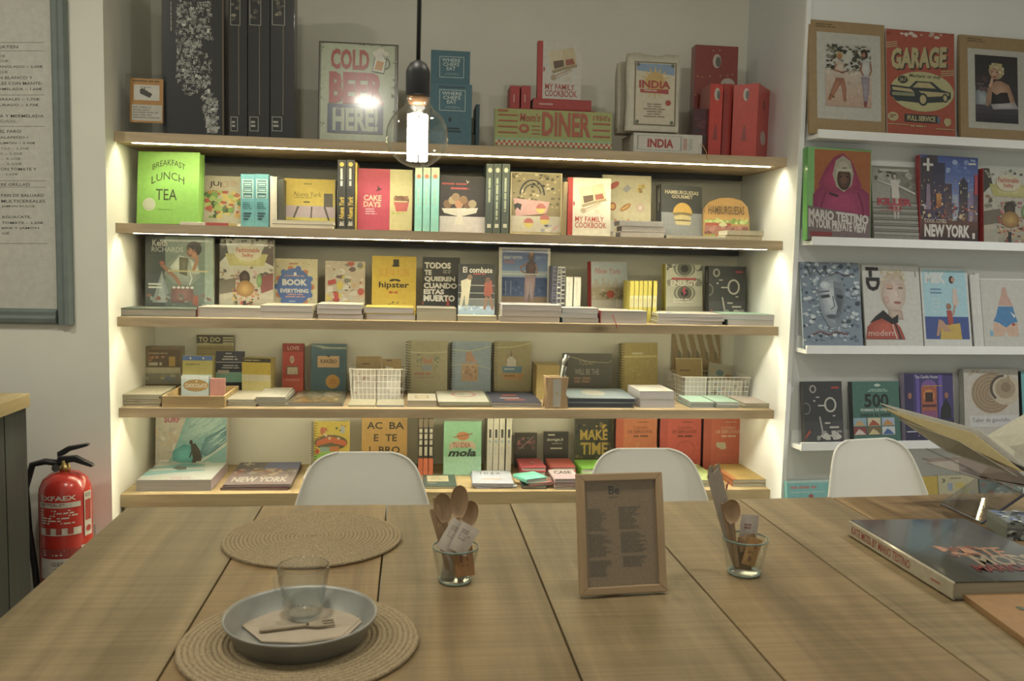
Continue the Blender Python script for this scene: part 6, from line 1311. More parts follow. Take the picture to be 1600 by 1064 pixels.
# ================================================================== lowest row on the bench
def surf(x0, y0, x1, y1):
    def f(a):
        X_ = lambda v: x0 + v * (x1 - x0); Y_ = lambda v: y0 + v * (y1 - y0); w_ = x1 - x0
        P = lambda pts: [(X_(u), Y_(v)) for u, v in pts]
        a.grad(X_(0), Y_(-.25), X_(1), Y_(1.1), 'aca698', 'a09c90'); a.blobs(X_(0), Y_(.1), X_(.32), Y_(.8), 30, ['b0a084', 'a89a84', '9c9a90', 'b4b0a6'], 4, (w_ * .03, w_ * .07))
        a.poly(P([(.45, -.25), (1, -.25), (1, 1.1), (.08, 1.1), (.22, .8), (.34, .3)]), '6f9896'); a.spoly(P([(.5, -.2), (1, -.2), (1, .14), (.75, .3), (.5, .45), (.36, .4)]), '7c9c98', '96b0a8', 4); a.spoly(P([(1, .1), (1, .48), (.72, .8), (.62, .7), (.7, .36)]), '4c747a', '7a9a9c', 4); a.spoly(P([(.24, .66), (.4, .5), (.55, .55), (.62, .95), (.25, .98)]), '3c8486', '5ca4a2', 4)
        g = random.Random(2)
        for k in range(26):
            u = g.uniform(.4, .95); v = g.uniform(-.1, .6); a.line(P([(u, v), (u + .08, v - .07), (u + .14, v - .16)]), w_ * .012, g.choice(['88a8a4', '5a8286', '9ab4ae', '6a9294']))
        a.poly(P([(1, .45), (1, .53), (.55, 1.02), (.5, .96), (.8, .7)]), 'aab4ac'); a.blobs(X_(.0), Y_(.84), X_(.34), Y_(1.05), 16, ['b0aca4', 'a0a8a0', 'b8b6b0'], 6, (w_ * .03, w_ * .06))
        a.poly(P([(.5, .5), (.56, .48), (.62, .62), (.66, .78), (.64, .88), (.58, .88), (.54, 1.0), (.5, 1.0), (.53, .8), (.5, .62)]), '3f3a34'); a.ell(X_(.5), Y_(.46), w_ * .025, w_ * .035, '3a3430', 10); a.line(P([(.53, .6), (.48, .8)]), w_ * .02, '3f3a34'); a.poly(P([(.56, .97), (.74, .88), (.78, .9), (.6, 1.0)]), 'b0b4a8')
        a.text('SURF', X_(.12), Y_(-.12), X_(.34), Y_(.02), 'a04a5c', .03)
    return f
upright('tall surf magazine with a surfer under a breaking wave', 243, 354, 646, 4, .31, 'a8a090', surf(243, 660, 354, 730), .03, 5, mat=GLOSS)
flat('thick surf book lying flat at the left end of the bench', 213, 330, ZS[4] + .0004, .041, .042, .27, 'aab0a8', lambda a: (a.fill('b0b4b0'), a.poly([(20, 50), (60, 40), (100, 20), (100, 70), (60, 95), (30, 90)], '6aa0a4'), a.poly([(0, 60), (100, 50), (100, 62), (0, 80)], 'b8bcb8'), a.poly([(48, 58), (58, 54), (70, 66), (66, 80), (52, 74)], '5a4a44'), a.text('SURF', 30, 4, 56, 16, 'b07a94', .02)), 'a89cac', 'R', pages='a09a94', ypx=766, mat=GLOSS)
NYB = lambda a: (a.fill('7a6a70'), a.rect(45, 0, 100, 35, '4458a0'), a.rect(0, 0, 45, 45, '4c4054'), a.blobs(2, 30, 98, 66, 40, ['a8844c', '8a4440', '5a4a58', 'b09a80', '9a9aa0', '6a5a50'], 5, (4, 9)), a.poly([(8, 8), (14, 8), (14, 2), (19, 2), (19, 8), (26, 8), (26, 14), (19, 14), (19, 20), (14, 20), (14, 14), (8, 14)], 'b5b2aa'), a.text('NEW YORK', 8, 70, 92, 92, 'b5b2aa', .04))
pile(['lower red bound city photo book lying on the bench', 'upper red bound city photo book lying on the bench'], 346, 452, 757, 4, .042, .35, ['6a3038', '7a6a70'], NYB, ['8f3a3c'], 'L', 2, seed=41, pages='a8a29c', hard=True, mat=GLOSS)
pile(['lower white card packet left of the white chair back', 'upper white card packet left of the white chair back'], 474, 512, 748, 4, .042, .22, ['a8a48e', 'b3b0aa'], edge='B', seed=42, pages='aaa48c', name='card_packet', cat='cards')
def burst(a): a.fill('a8962c'); a.ell(517, 692, 26, 12, '4c4a34'); a.poly([(494, 690), (516, 682), (541, 690), (541, 698), (516, 692), (494, 698)], 'a0502c'); a.rect(500, 699, 516, 707, '6f8a84'); a.rect(515, 698, 530, 706, 'a0602c'); a.ell(517, 718, 28, 12, '6fa03c', 16, 0, 180); a.ell(504, 674, 4, 6, '9a5038'); a.ell(535, 672, 4, 6, '8a94a0'); a.ell(496, 706, 3, 4, '9a3a2c'); a.blobs(496, 664, 540, 690, 12, ['4c5a34', '8a5a34', 'a8a08c'], 3, (1.5, 3))
upright('yellow spiral notebook with an orange and green burst', 490, 546, 659, 4, .29, 'a8962c', burst, .02, 4, name='spiral_notebook', cat='notebook', extra=spiral)
def acba(a):
    a.fill('9c7c40')
    for s_, x0, y0, x1, y1 in (('AC', 573, 660, 597, 671), ('BA', 608, 660, 631, 671), ('E', 584, 679, 591, 690), ('TE', 602, 679, 620, 690), ('L', 577, 698, 583, 709), ('BRO', 592, 698, 625, 709)): a.text(s_, x0, y0, x1, y1, '2e2a20', .02)
upright('mustard book with large scattered black capitals behind the chair', 565, 636, 646, 4, .29, '9c7c40', acba, .025, 3)
def oran(a):
    x0, y0, x1, y1 = a.b; a.rect(x0, 716, x1, y1, 'b05a38'); a.rect(x0, y0, x1, 668, '6a6050')
    for k, y in enumerate((670, 678, 688, 698)): a.rect(x0 + 1.4, y, x1 - 1.4, y + (6, 8, 7, 14)[k], 'a8a498')
for k in range(3): spine_out(('leftmost', 'middle', 'rightmost')[k] + ' of three black and white spines with orange feet', 653.5 + 8 * k, 661 + 8 * k, 655, 4, .25, '2e2c2c', oran, .13, group='spines with orange feet')
def idea(a): a.fill('74a888'); a.rect(690, 714, 755, 750, '8ab8a0'); a.ell(723, 682, 10, 7, 'a06a44', 14); a.line([(708, 684), (738, 678)], 1.6, '7a4c34'); a.poly([(702, 694), (710, 690), (736, 690), (743, 695), (743, 704), (736, 700), (710, 700), (702, 704)], 'a89480'); a.text('TU IDEA', 707, 692, 735, 700, '8a4a3c', .02); a.text('mola', 700, 702, 744, 714, '26302c', .04, .25)
upright('mint green book with bold black script', 693, 752, 659, 4, .245, '74a888', idea, .02, 4)
pile(['dark green cloth book with a cream label lying right of the chair'], 662, 714, 760, 4, .042, .18, ['3a4c48'], lambda a: (a.rect(12, 10, 78, 60, 'b0a888'), a.lines(24, 20, 66, 48, 3, '8a8468', 3), a.rect(14, 70, 40, 76, '8a9088')), ['33443f'], 'L', 0, seed=43, pages='aca68c')
for k in range(4):
    x0 = 761 + 9.4 * k + (1.2 if k == 3 else 0)
    spine_out(('leftmost', 'second', 'third', 'rightmost')[k] + ' of four tall white spines with black marks', x0, x0 + 8.8, 654, 4, .25, 'b0aea0', lambda a: (a.rect(a.b[0] + 2.6, 671, a.b[2] - 2.6, 684, '3a3c3a'), a.ell((a.b[0] + a.b[2]) / 2, 690, 2.2, 3, '8a98a4', 8), a.lines(a.b[0] + 3, 698, a.b[2] - 3, 712, 4, '9aa0a0', 3)), .13, group='tall white spines')
pile(['bottom pale blue book before the tall white spines', 'middle pale blue book before the tall white spines', 'top pale blue book with faint lettering before the tall white spines'], 742, 806, 755, 4, .042, .20, ['9aa0b0', 'a8acb8', 'a8b0c4'], lambda a: (a.text('I D E A', 22, 14, 74, 32, '6a6a74', .02), a.rect(24, 62, 74, 72, 'b5a49c')), ['a0a4b0'], 'L', 4, seed=44, pages='a09ea4')
upright('small dark pocket book with reddish sketch', 804, 839, 677, 4, .37, '3c3a38', lambda a: (a.blobs(808, 684, 836, 704, 16, ['6a4a4c', '5c6a68', '8a5a5c', '4a4846'], 3, (2, 5)), a.line([(812, 702), (834, 682)], 1.6, '8a6a6c')), .02, 4, mat=GLOSS)
upright('small black pocket book with white script', 850, 888, 675, 4, .37, '2e2f30', lambda a: (a.text('storage.it', 854, 685, 880, 691, 'a8a89c', .02, .2), a.lines(856, 679, 872, 683, 1, 'a8a89c', 3), a.lines(862, 693, 878, 695, 1, '8a8a80', 2), a.lines(860, 700, 882, 704, 1, '9a9a8c', 5)), .02, 4, mat=GLOSS)
zz = ZS[4] + .0005
def tower(items, cx, Y0, dep, wd, ang=0):
    z = zz
    for lab, t_, cov, dr, dx, an in items:
        M_ = TR((un(cx, 760, 1, Y0).x + dx, Y0 + dep / 2, z + t_)) @ RZ(ang + an) @ RX(-90) @ TR((-wd / 2, 0, -dep / 2))
        t = thing('notebook', lab, 'notebook', M_); a = None
        if dr: a = Art(0, 0, 100, 100); dr(a)
        book_parts(t, wd, dep, t_, cov, None, 'a8a298', True, a); z += t_ + .0005
tower([('lowest red notebook of the back pile before the reddish sketch pocket book', .016, '8a3038', None, 0, 2), ('middle red notebook of the back pile before the reddish sketch pocket book', .016, '963a44', None, .003, -2), ('top red notebook with a small bow before the reddish sketch pocket book', .016, 'a03c48', lambda a: a.blobs(50, 40, 66, 70, 5, ['2c2a2a', 'b0aca4'], 3, (4, 8)), 0, 1)], 833, .175, .155, .098)
tower([('lowest brick red notebook before the white script pocket book', .016, '8a3038', None, 0, -2), ('middle brick red notebook before the white script pocket book', .016, '963a44', None, .002, 1), ('top brick red notebook before the white script pocket book', .016, 'a04a44', lambda a: a.rect(4, 4, 96, 96, '9c4640'), 0, 0)], 880, .175, .155, .098)
tower([('lowest cream paged notebook in the pink front pile', .014, 'a89a90', None, 0, 3), ('pink notebook in the middle of the pink front pile', .013, 'a06068', None, .004, -3), ('white notebook with slanted black lettering on the pink front pile', .014, 'b3a8ac', lambda a: (a.rect(2, 55, 98, 98, 'b08c98'), a.text('CASE', 14, 14, 86, 48, '2e2c2c', .03, .2)), 0, 1)], 886, .02, .145, .098)
tower([('dark green notebook lowest in the crossed small pile', .013, '3c4a40', None, 0, -3), ('pink notebook crossing under the turquoise one', .010, 'a86a68', None, .012, 14), ('bright turquoise notebook on top of the crossed small pile', .016, '5ab0a0', lambda a: a.rect(3, 3, 97, 97, '62b8a8'), -.012, 24)], 836, .035, .10, .095)
def mtime(a): a.fill('33342c'); a.blobs(899, 659, 956, 718, 40, ['4a4a34', '26282a', '6a6034', '3c3c34'], 4, (2, 5)); a.text('MAKE', 906, 672, 949, 688, 'a88f34', .03); a.text('TIME', 907, 692, 949, 711, 'a08830', .03); a.blobs(930, 660, 950, 674, 8, ['a88f34', '8a7428'], 6, (1, 3))
upright('black foil-wrapped book with gold capitals', 898, 955, 655, 4, .36, '33342c', mtime, .025, 4, mat=GLOSS, spine='8a8474')
tower([('lower lime green notebook before the gold capitals book', .02, '74b83c', None, 0, 0), ('upper lime green notebook before the gold capitals book', .02, '7cc040', lambda a: a.rect(2, 2, 98, 98, '7cc040'), 0, 1)], 933, .19, .15, .135)
tower([('lower pale green patterned pad half behind the framed menu', .014, '7c9a74', None, 0, -2), ('upper pale green patterned pad half behind the framed menu', .014, '8aac80', lambda a: a.ell(40, 40, 14, 10, '9ac07a'), 0, 3)], 944, .05, .12, .125)
def cuad(ox, cb, c1, ct, extra):
    def f(a):
        a.fill(cb); a.rect(ox, 640, ox + 12, 740, c1); a.lines(ox + 34, 660, ox + 52, 662, 1, ct, 2, .5, True); a.text('CUADERNO', ox + 27, 667, ox + 50, 671.5, ct, 0); a.text('DE EJERCICIOS', ox + 19, 673, ox + 57, 679, ct, .02); a.lines(ox + 22, 681, ox + 56, 685, 1, ct, 4, .7, True); extra(a, ox)
    return f
def ex1(a, o): a.ell(o + 22, 707, 5, 4, 'a8a084', 10); a.ell(o + 54, 706, 6, 5, 'a8a084', 10); a.ell(o + 34, 696, 4, 5, 'a86a40', 10)
def ex2(a, o): a.ring(o + 40, 703, 15, 13, .8, '7a2c28', 18); a.blobs(o + 28, 694, o + 52, 702, 8, ['7a2c28'], 3, (.6, 1.2))
def ex3(a, o): a.poly([(o + 20, 692), (o + 34, 692), (o + 36, 702), (o + 28, 703), (o + 20, 698)], 'a8a490')
for k, (x0, x1, cb, c1, ct, ex_, lab) in enumerate(((962, 1026, 'a8603c', 'a04a30', '5a3424', ex1, 'orange brown exercise book with pale flowers'), (1031, 1095, 'a8443a', '9a3a34', '5a2420', ex2, 'red exercise book with a thin ring drawing'), (1099, 1163, 'ab5440', 'a04a3c', 'b59a84', ex3, 'coral exercise book with a pale shoe drawing'))):
    upright(lab, x0, x1, 653, 4, .32, cb, cuad(x0, cb, c1, ct, ex_), .03, 3, spine='4a2230', yaw=2)
pile(['lower lime edged book half hidden by the second chair back', 'upper lime edged book half hidden by the second chair back'], 1072, 1124, 750, 4, .042, .27, ['a8a884', '9cb070'], edge='L', seed=46, pages='b0ac94')
pile(['lower cream paged exercise book at the right end of the bench', 'upper exercise book with ochre cover at the right end of the bench'], 1146, 1203, 749, 4, .042, .26, ['b0a890', 'a8904c'], lambda a: (a.rect(0, 0, 12, 100, 'a8683c'), a.lines(30, 70, 70, 84, 2, '9a8444', 3)), ['a8683c'], 'L', 1, seed=47, pages='b3ae9c')
t = thing('bookmark_ribbon', 'dark red bookmark tip beside the ochre exercise book', 'ribbon', IDF)
MB().tube([un(1139, 752, 1, .008), un(1136, 758, 1, .004), un(1135, 765, 1, .003)], [.001, .004, .003], 6, '6a2420').build('strand', CARD, t)

# ================================================================== picture ledges
YL = -0.060
def ledge(label, x0, x1, yt, i, cover, draw, t=.02, lean=9, Y=YL, **kw):
    kw.setdefault('mat', GLOSS)
    _, w_, h_, _ = place(x0, x1, yt, LZB[i], Y, 5, 0, RWF); Y = min(Y, -0.074)
    if 'yaw' in kw: kw['yaw'] *= 0.5
    lean = math.degrees(math.asin(max(0.02, min(0.2, (-Y - 0.003 - t - w_ * math.sin(R(kw.get('yaw', 0)))) / h_))))
    return upright(label, x0, x1, yt, 0, Y, cover, draw, t, lean, zb=LZB[i], fr=RWF, **kw)
def framed(label, x0, x1, yt, draw, i=0):
    zb = LZB[i]; X, wd, h, yb = place(x0, x1, yt, zb, YL, 7, 0, RWF)
    t = thing('framed_print', label, 'print', RWF @ TR((X, YL, zb + .003)) @ RX(-7))
    MB().box(0, wd, 0, .014, 0, h, '937a54').build('kraft_mount', CARD, t)
    a = Art(x0, yt, x1, yb); draw(a); a.mesh(lambda u, v, o: (u * wd, -o, v * h)).build('photo_print', CARD, t)
def fp1(a):
    a.lines(1275, 41, 1314, 48, 2, '6a5638', 3); a.lines(1345, 54, 1372, 57, 1, '7a6444', 3); a.rect(1276, 54, 1376, 188, 'aaaaa4'); a.grad(1289, 66, 1361, 78, 'b0b0aa', '9a9a94', 3); a.blobs(1289, 72, 1361, 114, 120, ['3a3c34', '4a4a3c', '2c2e2a', '5c5848', '6a6a58', '77756a'], 4, (2, 5)); a.grad(1289, 112, 1361, 168, 'b0a498', 'a88c7c', 6); a.blobs(1290, 112, 1360, 120, 12, ['b8b0a8', '9a8c7c'], 6, (2, 4)); a.blobs(1290, 120, 1360, 166, 26, ['b09a8a', 'a89080', 'b8a698'], 7, (2, 5))
    sk, sd = '8a5a46', 'a87058'
    a.spoly([(1305, 124), (1316, 124), (1311, 136), (1296, 160), (1292, 158)], sk, sd, 3); a.spoly([(1309, 124), (1318, 124), (1321, 140), (1321, 160), (1317, 160), (1314, 140)], sk, sd, 3); a.spoly([(1304, 100), (1311, 96), (1318, 100), (1317, 114), (1320, 124), (1303, 124)], 'a8988c', 'b8ac9e', 3); a.line([(1306, 102), (1302, 112), (1318, 116)], 2.6, sk); a.sell(1311, 89, 5, 6, 'a08048', 'b89860', 3); a.sell(1311, 91, 3, 4, sk, sd, 3); a.line([(1312, 116), (1325, 112)], 2, '6a4a3a')
    a.spoly([(1344, 118), (1358, 118), (1357, 140), (1354, 164), (1348, 164), (1347, 140)], '7c7484', '98929c', 3); a.spoly([(1344, 96), (1352, 92), (1360, 98), (1359, 120), (1344, 120)], 'a0a0a4', 'b8b8b8', 3); a.line([(1346, 98), (1344, 110), (1348, 118)], 2.6, sk); a.line([(1359, 98), (1361, 110), (1357, 118)], 2.6, sk); a.sell(1350, 83, 5, 6, '241c1a', '3a2c26', 3); a.sell(1349, 86, 3, 4, sk, sd, 3); a.rect(1349, 158, 1353, 167, '7c3c34'); a.blobs(1294, 150, 1306, 160, 5, ['94643c', '7c5434'], 3, (2, 4))
framed('kraft mounted beach photograph of two standing figures on the top ledge', 1264, 1383, 36, fp1)
def fp2(a):
    a.lines(1512, 64, 1545, 71, 2, '6a5638', 3); a.rect(1512, 80, 1606, 203, 'aaaaa4'); a.grad(1523, 89, 1590, 166, '2a282c', '38343a', 5); a.spoly([(1523, 138), (1536, 142), (1548, 154), (1545, 172), (1523, 174)], '6a7480', 'a0aab0', 4); a.grad(1523, 166, 1590, 193, '4a4454', '2c2a34', 4); a.blobs(1524, 120, 1544, 146, 10, ['4c3a40', '3a3036', '5c4a4e'], 3, (3, 6))
    sk, sd = '94705e', 'b8947c'
    a.spoly([(1544, 134), (1556, 128), (1564, 128), (1576, 134), (1582, 150), (1586, 164), (1580, 166), (1546, 164), (1542, 150)], sk, sd, 4); a.spoly([(1549, 145), (1556, 150), (1563, 146), (1573, 145), (1579, 167), (1547, 167)], '222024', '34303a', 3); a.line([(1545, 140), (1542, 154), (1541, 168)], 4.4, sk); a.line([(1546, 138), (1550, 124)], 4, sd); a.sell(1556, 113, 12, 13, '9a8c68', 'c0b490', 5, -2, -3); a.blobs(1545, 101, 1568, 122, 22, ['b8ac88', 'a89a70', 'c0b698', '8f8260'], 5, (2, 4)); a.sell(1553, 117, 7, 9, '9a7462', 'c09c86', 5, -1, -1); a.rect(1548.5, 114, 1551.5, 115.2, '3a2c2c'); a.rect(1555, 114, 1558, 115.2, '3a2c2c'); a.ell(1553, 122, 2.4, 1.1, '8a3038', 8); a.spoly([(1546, 165), (1570, 162), (1584, 160), (1590, 170), (1550, 173)], '8f8c94', 'b8b6bc', 3)
framed('kraft mounted dark photograph of a blonde figure at the right of the top ledge', 1500, 1621, 60, fp2)
def garage(a):
    R_ = '9c4838'; C_ = 'a89c74'
    a.fill(R_); a.blobs(1384, 50, 1492, 60, 14, ['b0948c', '8a3c30', 'c0b4ac'], 3, (2, 6))
    for k in range(3): a.poly([(1384, 71 + 3.4 * k), (1402, 68 + 3.4 * k), (1402, 69.4 + 3.4 * k), (1384, 72.4 + 3.4 * k)], C_); a.poly([(1470, 110 + 3.4 * k), (1491, 107 + 3.4 * k), (1491, 108.4 + 3.4 * k), (1470, 111.4 + 3.4 * k)], C_)
    a.text('GARAGE', 1394, 77, 1482, 110, '3a3c3a', .05, .1, 0, None, 8); a.text('GARAGE', 1392, 75, 1480, 108, C_, .05, .1, 0, None, 8)
    a.ell(1440, 144, 50, 31, 'a8a478', 30); a.text('Mechanic on duty', 1420, 117, 1470, 124, '3a3c3a', .02, .2); a.ell(1410, 127, 8, 6, '34383a', 14); a.text('24-7', 1405, 124, 1415, 130, C_, .02)
    D = '323a40'
    a.poly([(1391, 136), (1420, 138), (1430, 128), (1456, 128), (1470, 139), (1485, 143), (1485, 152), (1476, 158), (1440, 162), (1400, 160), (1390, 152)], D); a.poly([(1425, 138), (1433, 130), (1452, 130), (1462, 138)], C_); a.poly([(1393, 139), (1422, 141), (1428, 146), (1394, 144)], C_); a.rect(1393, 147, 1428, 152, '7f8268'); a.poly([(1434, 143), (1482, 144), (1482, 148), (1446, 152)], C_); a.ell(1441, 156, 8, 10, D, 16); a.ell(1441, 156, 5, 7, C_, 14); a.ell(1476, 152, 5, 7, D, 14); a.ell(1476, 152, 3, 4.6, C_, 12); a.ell(1402, 157, 6, 4, D, 12)
    a.ell(1394, 185, 8.5, 7, C_, 16); a.lines(1389, 182, 1399, 188, 2, '6a4a38', 2); a.rect(1412, 180, 1464, 192, '34383a'); a.text('FULL SERVICE', 1416, 182, 1460, 190, C_, .04); a.rect(1463, 182, 1467, 192, '5c6a80'); a.ell(1479, 189, 6, 6, C_, 12); a.blobs(1475, 180, 1484, 196, 6, [C_, '8a3c30'], 5, (1.5, 3)); a.rect(1386, 196, 1418, 197.2, C_); a.rect(1460, 200, 1490, 201.2, C_); a.lines(1420, 197, 1457, 200.5, 1, C_, 4, .6)
zb = LZB[0]; X, wd, h, yb = place(1385, 1492, 50, zb, YL, 7, 0, RWF)
t = thing('tin_sign', 'red retro garage tin sign with a pale vintage car', 'sign', RWF @ TR((X, YL, zb + .002)) @ RX(-7))
MB().box(0, wd, 0, .003, 0, h, '9c4838').build('plate', TIN, t, bevel=.001); a = Art(1385, 50, 1492, yb); garage(a); a.mesh(lambda u, v, o: (u * wd, -o, v * h)).build('face_print', TIN, t); MB().tube([(0, .0015, 0), (wd, .0015, 0), (wd, .0015, h), (0, .0015, h)], .002, 6, 'a89c94', closed=True).build('rolled_edge', TIN, t)
def hood(a):
    a.fill('6fa860'); a.grad(1272, 236, 1360, 345, '9a5a2a', '8a4420', 6); a.spoly([(1270, 306), (1282, 292), (1340, 290), (1358, 302), (1360, 345), (1270, 345)], '7c2250', 'a03262', 5); a.spoly([(1278, 290), (1288, 268), (1302, 247), (1316, 240), (1330, 252), (1346, 290), (1334, 302), (1290, 302)], '84244e', 'aa3060', 4); a.spoly([(1300, 274), (1305, 252), (1316, 244), (1328, 252), (1333, 272), (1330, 290), (1318, 301), (1306, 293)], '94907f', 'b8b4a4', 3); a.sell(1318, 280, 11, 18, '3a241a', '7a5440', 6, -1, 1); a.rect(1306, 264, 1330, 269, 'a8a494'); a.ell(1313, 277, 2.2, 1.1, '1e1412', 8); a.ell(1323, 277, 2.2, 1.1, '1e1412', 8); a.line([(1318, 277), (1317, 286)], 1.2, '4a2e22'); a.ell(1318, 290, 3.6, 1.4, '5a302a', 8)
    a.line([(1290, 302), (1284, 320), (1280, 345)], 1.2, '6a1c44'); a.line([(1340, 300), (1348, 322), (1350, 345)], 1.2, '6a1c44'); a.poly([(1296, 302), (1310, 306), (1308, 309), (1294, 305)], '3a1c28')
    a.poly([(1255, 324), (1360, 338), (1360, 380), (1255, 380)], '6a5a5c'); a.text('MARIO TESTINO', 1263, 332, 1357, 347, 'b5b2ae', .05, 0, 0, None, -8); a.text('IN YOUR PRIVATE VIEW', 1263, 346, 1354, 361, 'b5b2ae', .05, 0, 0, None, -8); a.rect(1266, 364, 1300, 371, '7c2c30'); a.lines(1300, 361, 1314, 364, 1, 'b0aca8', 2)
ledge('large green edged photo book with a pink hooded figure', 1262, 1361, 233, 1, '5a9a4c', hood, .035, 8, spine='4f9a48', hard=True, yaw=4)
def killer(a):
    a.fill('74746e'); a.poly([(1361, 264), (1396, 268), (1390, 320), (1361, 330)], '8a8a84'); a.blobs(1368, 265, 1400, 285, 14, ['3c3c38', '55554e', '9a9a94'], 3, (2, 5)); a.blobs(1404, 270, 1432, 300, 10, ['8f8f88', 'a0a098', '66665e'], 5, (3, 6)); a.rect(1376, 266, 1422, 270, 'a8a8a0')
    for k in range(6): a.rect(1360, 318 + 9 * k, 1434, 319.6 + 9 * k, '4f4f4a'); a.rect(1360, 319.6 + 9 * k, 1434, 324 + 9 * k, '85857e')
    a.person(1399, 272, 74, 'a09890', '2c2a28', 'b3b0aa', 'a09890', arms=False); a.line([(1394, 292), (1373, 285)], 2.4, 'b0aca6'); a.line([(1404, 292), (1430, 304)], 3, 'b3b0aa'); a.text('KILLER', 1370, 312, 1424, 323, '9a3444', .05); a.text('HEELS', 1386, 324, 1408, 330, '9a3444', .03); a.lines(1374, 331, 1422, 333, 1, '9a4a54', 3)
ledge('grey photo book with a figure stepping down stairs', 1363, 1433, 262, 1, '74746e', killer, .02, 9)
def nyphoto(a):
    a.grad(1430, 242, 1532, 330, '34488c', '7484ac', 8); a.blobs(1478, 248, 1524, 272, 14, ['6a80b0', '8294b8', '4c64a0'], 3, (2, 6)); a.poly([(1436, 250), (1452, 240), (1464, 240), (1470, 340), (1436, 340)], '3c3440'); a.grad(1456, 256, 1476, 345, '2c2c44', '4c4258', 5)
    for x, y0, w_, c in ((1476, 288, 11, '3a3448'), (1488, 304, 9, '7c8cac'), (1498, 284, 14, '2a2c3c'), (1513, 298, 8, '6a6490'), (1521, 288, 10, '44405c')): a.grad(x, y0, x + w_, 348, c, mixc(c, 'a0785c', .4), 4)
    a.poly([(1500, 284), (1505, 276), (1510, 284)], '2a2c3c')
    g = random.Random(4)
    for k in range(90):
        x = g.uniform(1438, 1526); y = g.uniform(280, 345); a.rect(x, y, x + g.uniform(.8, 2), y + g.uniform(1, 3), g.choice(['b8a878', 'a88c58', 'c0b8a0', '9a5a4c', 'b09a80']))
    a.blobs(1438, 318, 1528, 352, 80, ['a8784c', '8a4a40', 'b09a80', '5a4460', 'a04038', '9aa0b0', '3a3444', 'b5a07c', '2c2830'], 5, (1.2, 3.6)); a.poly([(1447, 290), (1452, 290), (1454, 330), (1446, 330)], '7a6a80'); a.grad(1462, 304, 1470, 325, 'b08040', '8a5030', 4); a.rect(1522, 272, 1527, 304, '9a3444'); a.grad(1430, 346, 1532, 380, '5c3c34', '2e2428', 5)
    a.rect(1441, 258, 1457, 262, 'b5b2b0'); a.rect(1447, 250, 1451, 270, 'b5b2b0'); a.text('COOL CITIES', 1444, 344, 1478, 350, 'b0a49a', .02); a.text('NEW YORK', 1444, 352, 1515, 372, 'b5b2ac', .05); a.rect(1519, 364, 1523, 373, 'b5b2ac'); a.rect(1512, 254, 1524, 257, 'b0b0b0')
ledge('city photo book with skyscrapers under a blue sky and red spine', 1438, 1528, 245, 1, '3c3c54', nyphoto, .03, 8, spine='8f2830', hard=True, yaw=6)
ledge('collage covered fashion book with red spine on the second ledge', 1537, 1622, 266, 1, 'a09c8c', selby(1559, 279, 1591, 296, 9), .03, 8, spine='8f2428', hard=True, yaw=6)
def stones(a):
    a.fill('6f7e8e'); a.blobs(1250, 411, 1345, 534, 260, ['5c6a7c', 'a8b4bc', '3c4654', '8a98a8', '6a788a', 'b0bac0', '4a5664', '98a6b0'], 3, (2, 5))
    a.spoly([(1279, 452), (1284, 436), (1296, 428), (1308, 428), (1318, 440), (1321, 466), (1316, 494), (1306, 512), (1294, 513), (1284, 496), (1278, 472)], '74808c', 'b4bec4', 6); a.spoly([(1303, 440), (1318, 444), (1321, 470), (1315, 496), (1306, 511), (1302, 498), (1308, 484), (1303, 466)], '6a7682', '3c4652', 3)
    a.spoly([(1281, 463), (1296, 461), (1297, 466), (1283, 468)], '4a525e', '20262e', 3); a.spoly([(1306, 461), (1318, 463), (1317, 468), (1307, 467)], '3a424e', '1c2228', 3); a.line([(1301, 464), (1303, 480), (1297, 485)], 2, '5c6672'); a.spoly([(1288, 494), (1298, 492), (1309, 494), (1302, 500), (1292, 499)], '58606c', '3c444e', 3); a.line([(1280, 458), (1296, 456)], 2, '4c5662'); a.sell(1290, 447, 8, 6, 'a4b0b8', 'c0c8cc', 3)
    a.line([(1264, 420), (1268, 432), (1274, 420), (1284, 430), (1290, 422), (1298, 432), (1310, 426), (1322, 432), (1336, 428)], 2, '4c4448'); a.line([(1266, 524), (1280, 519), (1292, 524), (1304, 519), (1322, 524)], 2.4, '6a4c50')
ledge('blue-grey magazine with a face among stones', 1253, 1345, 411, 2, '8494a4', stones, .008, 9)
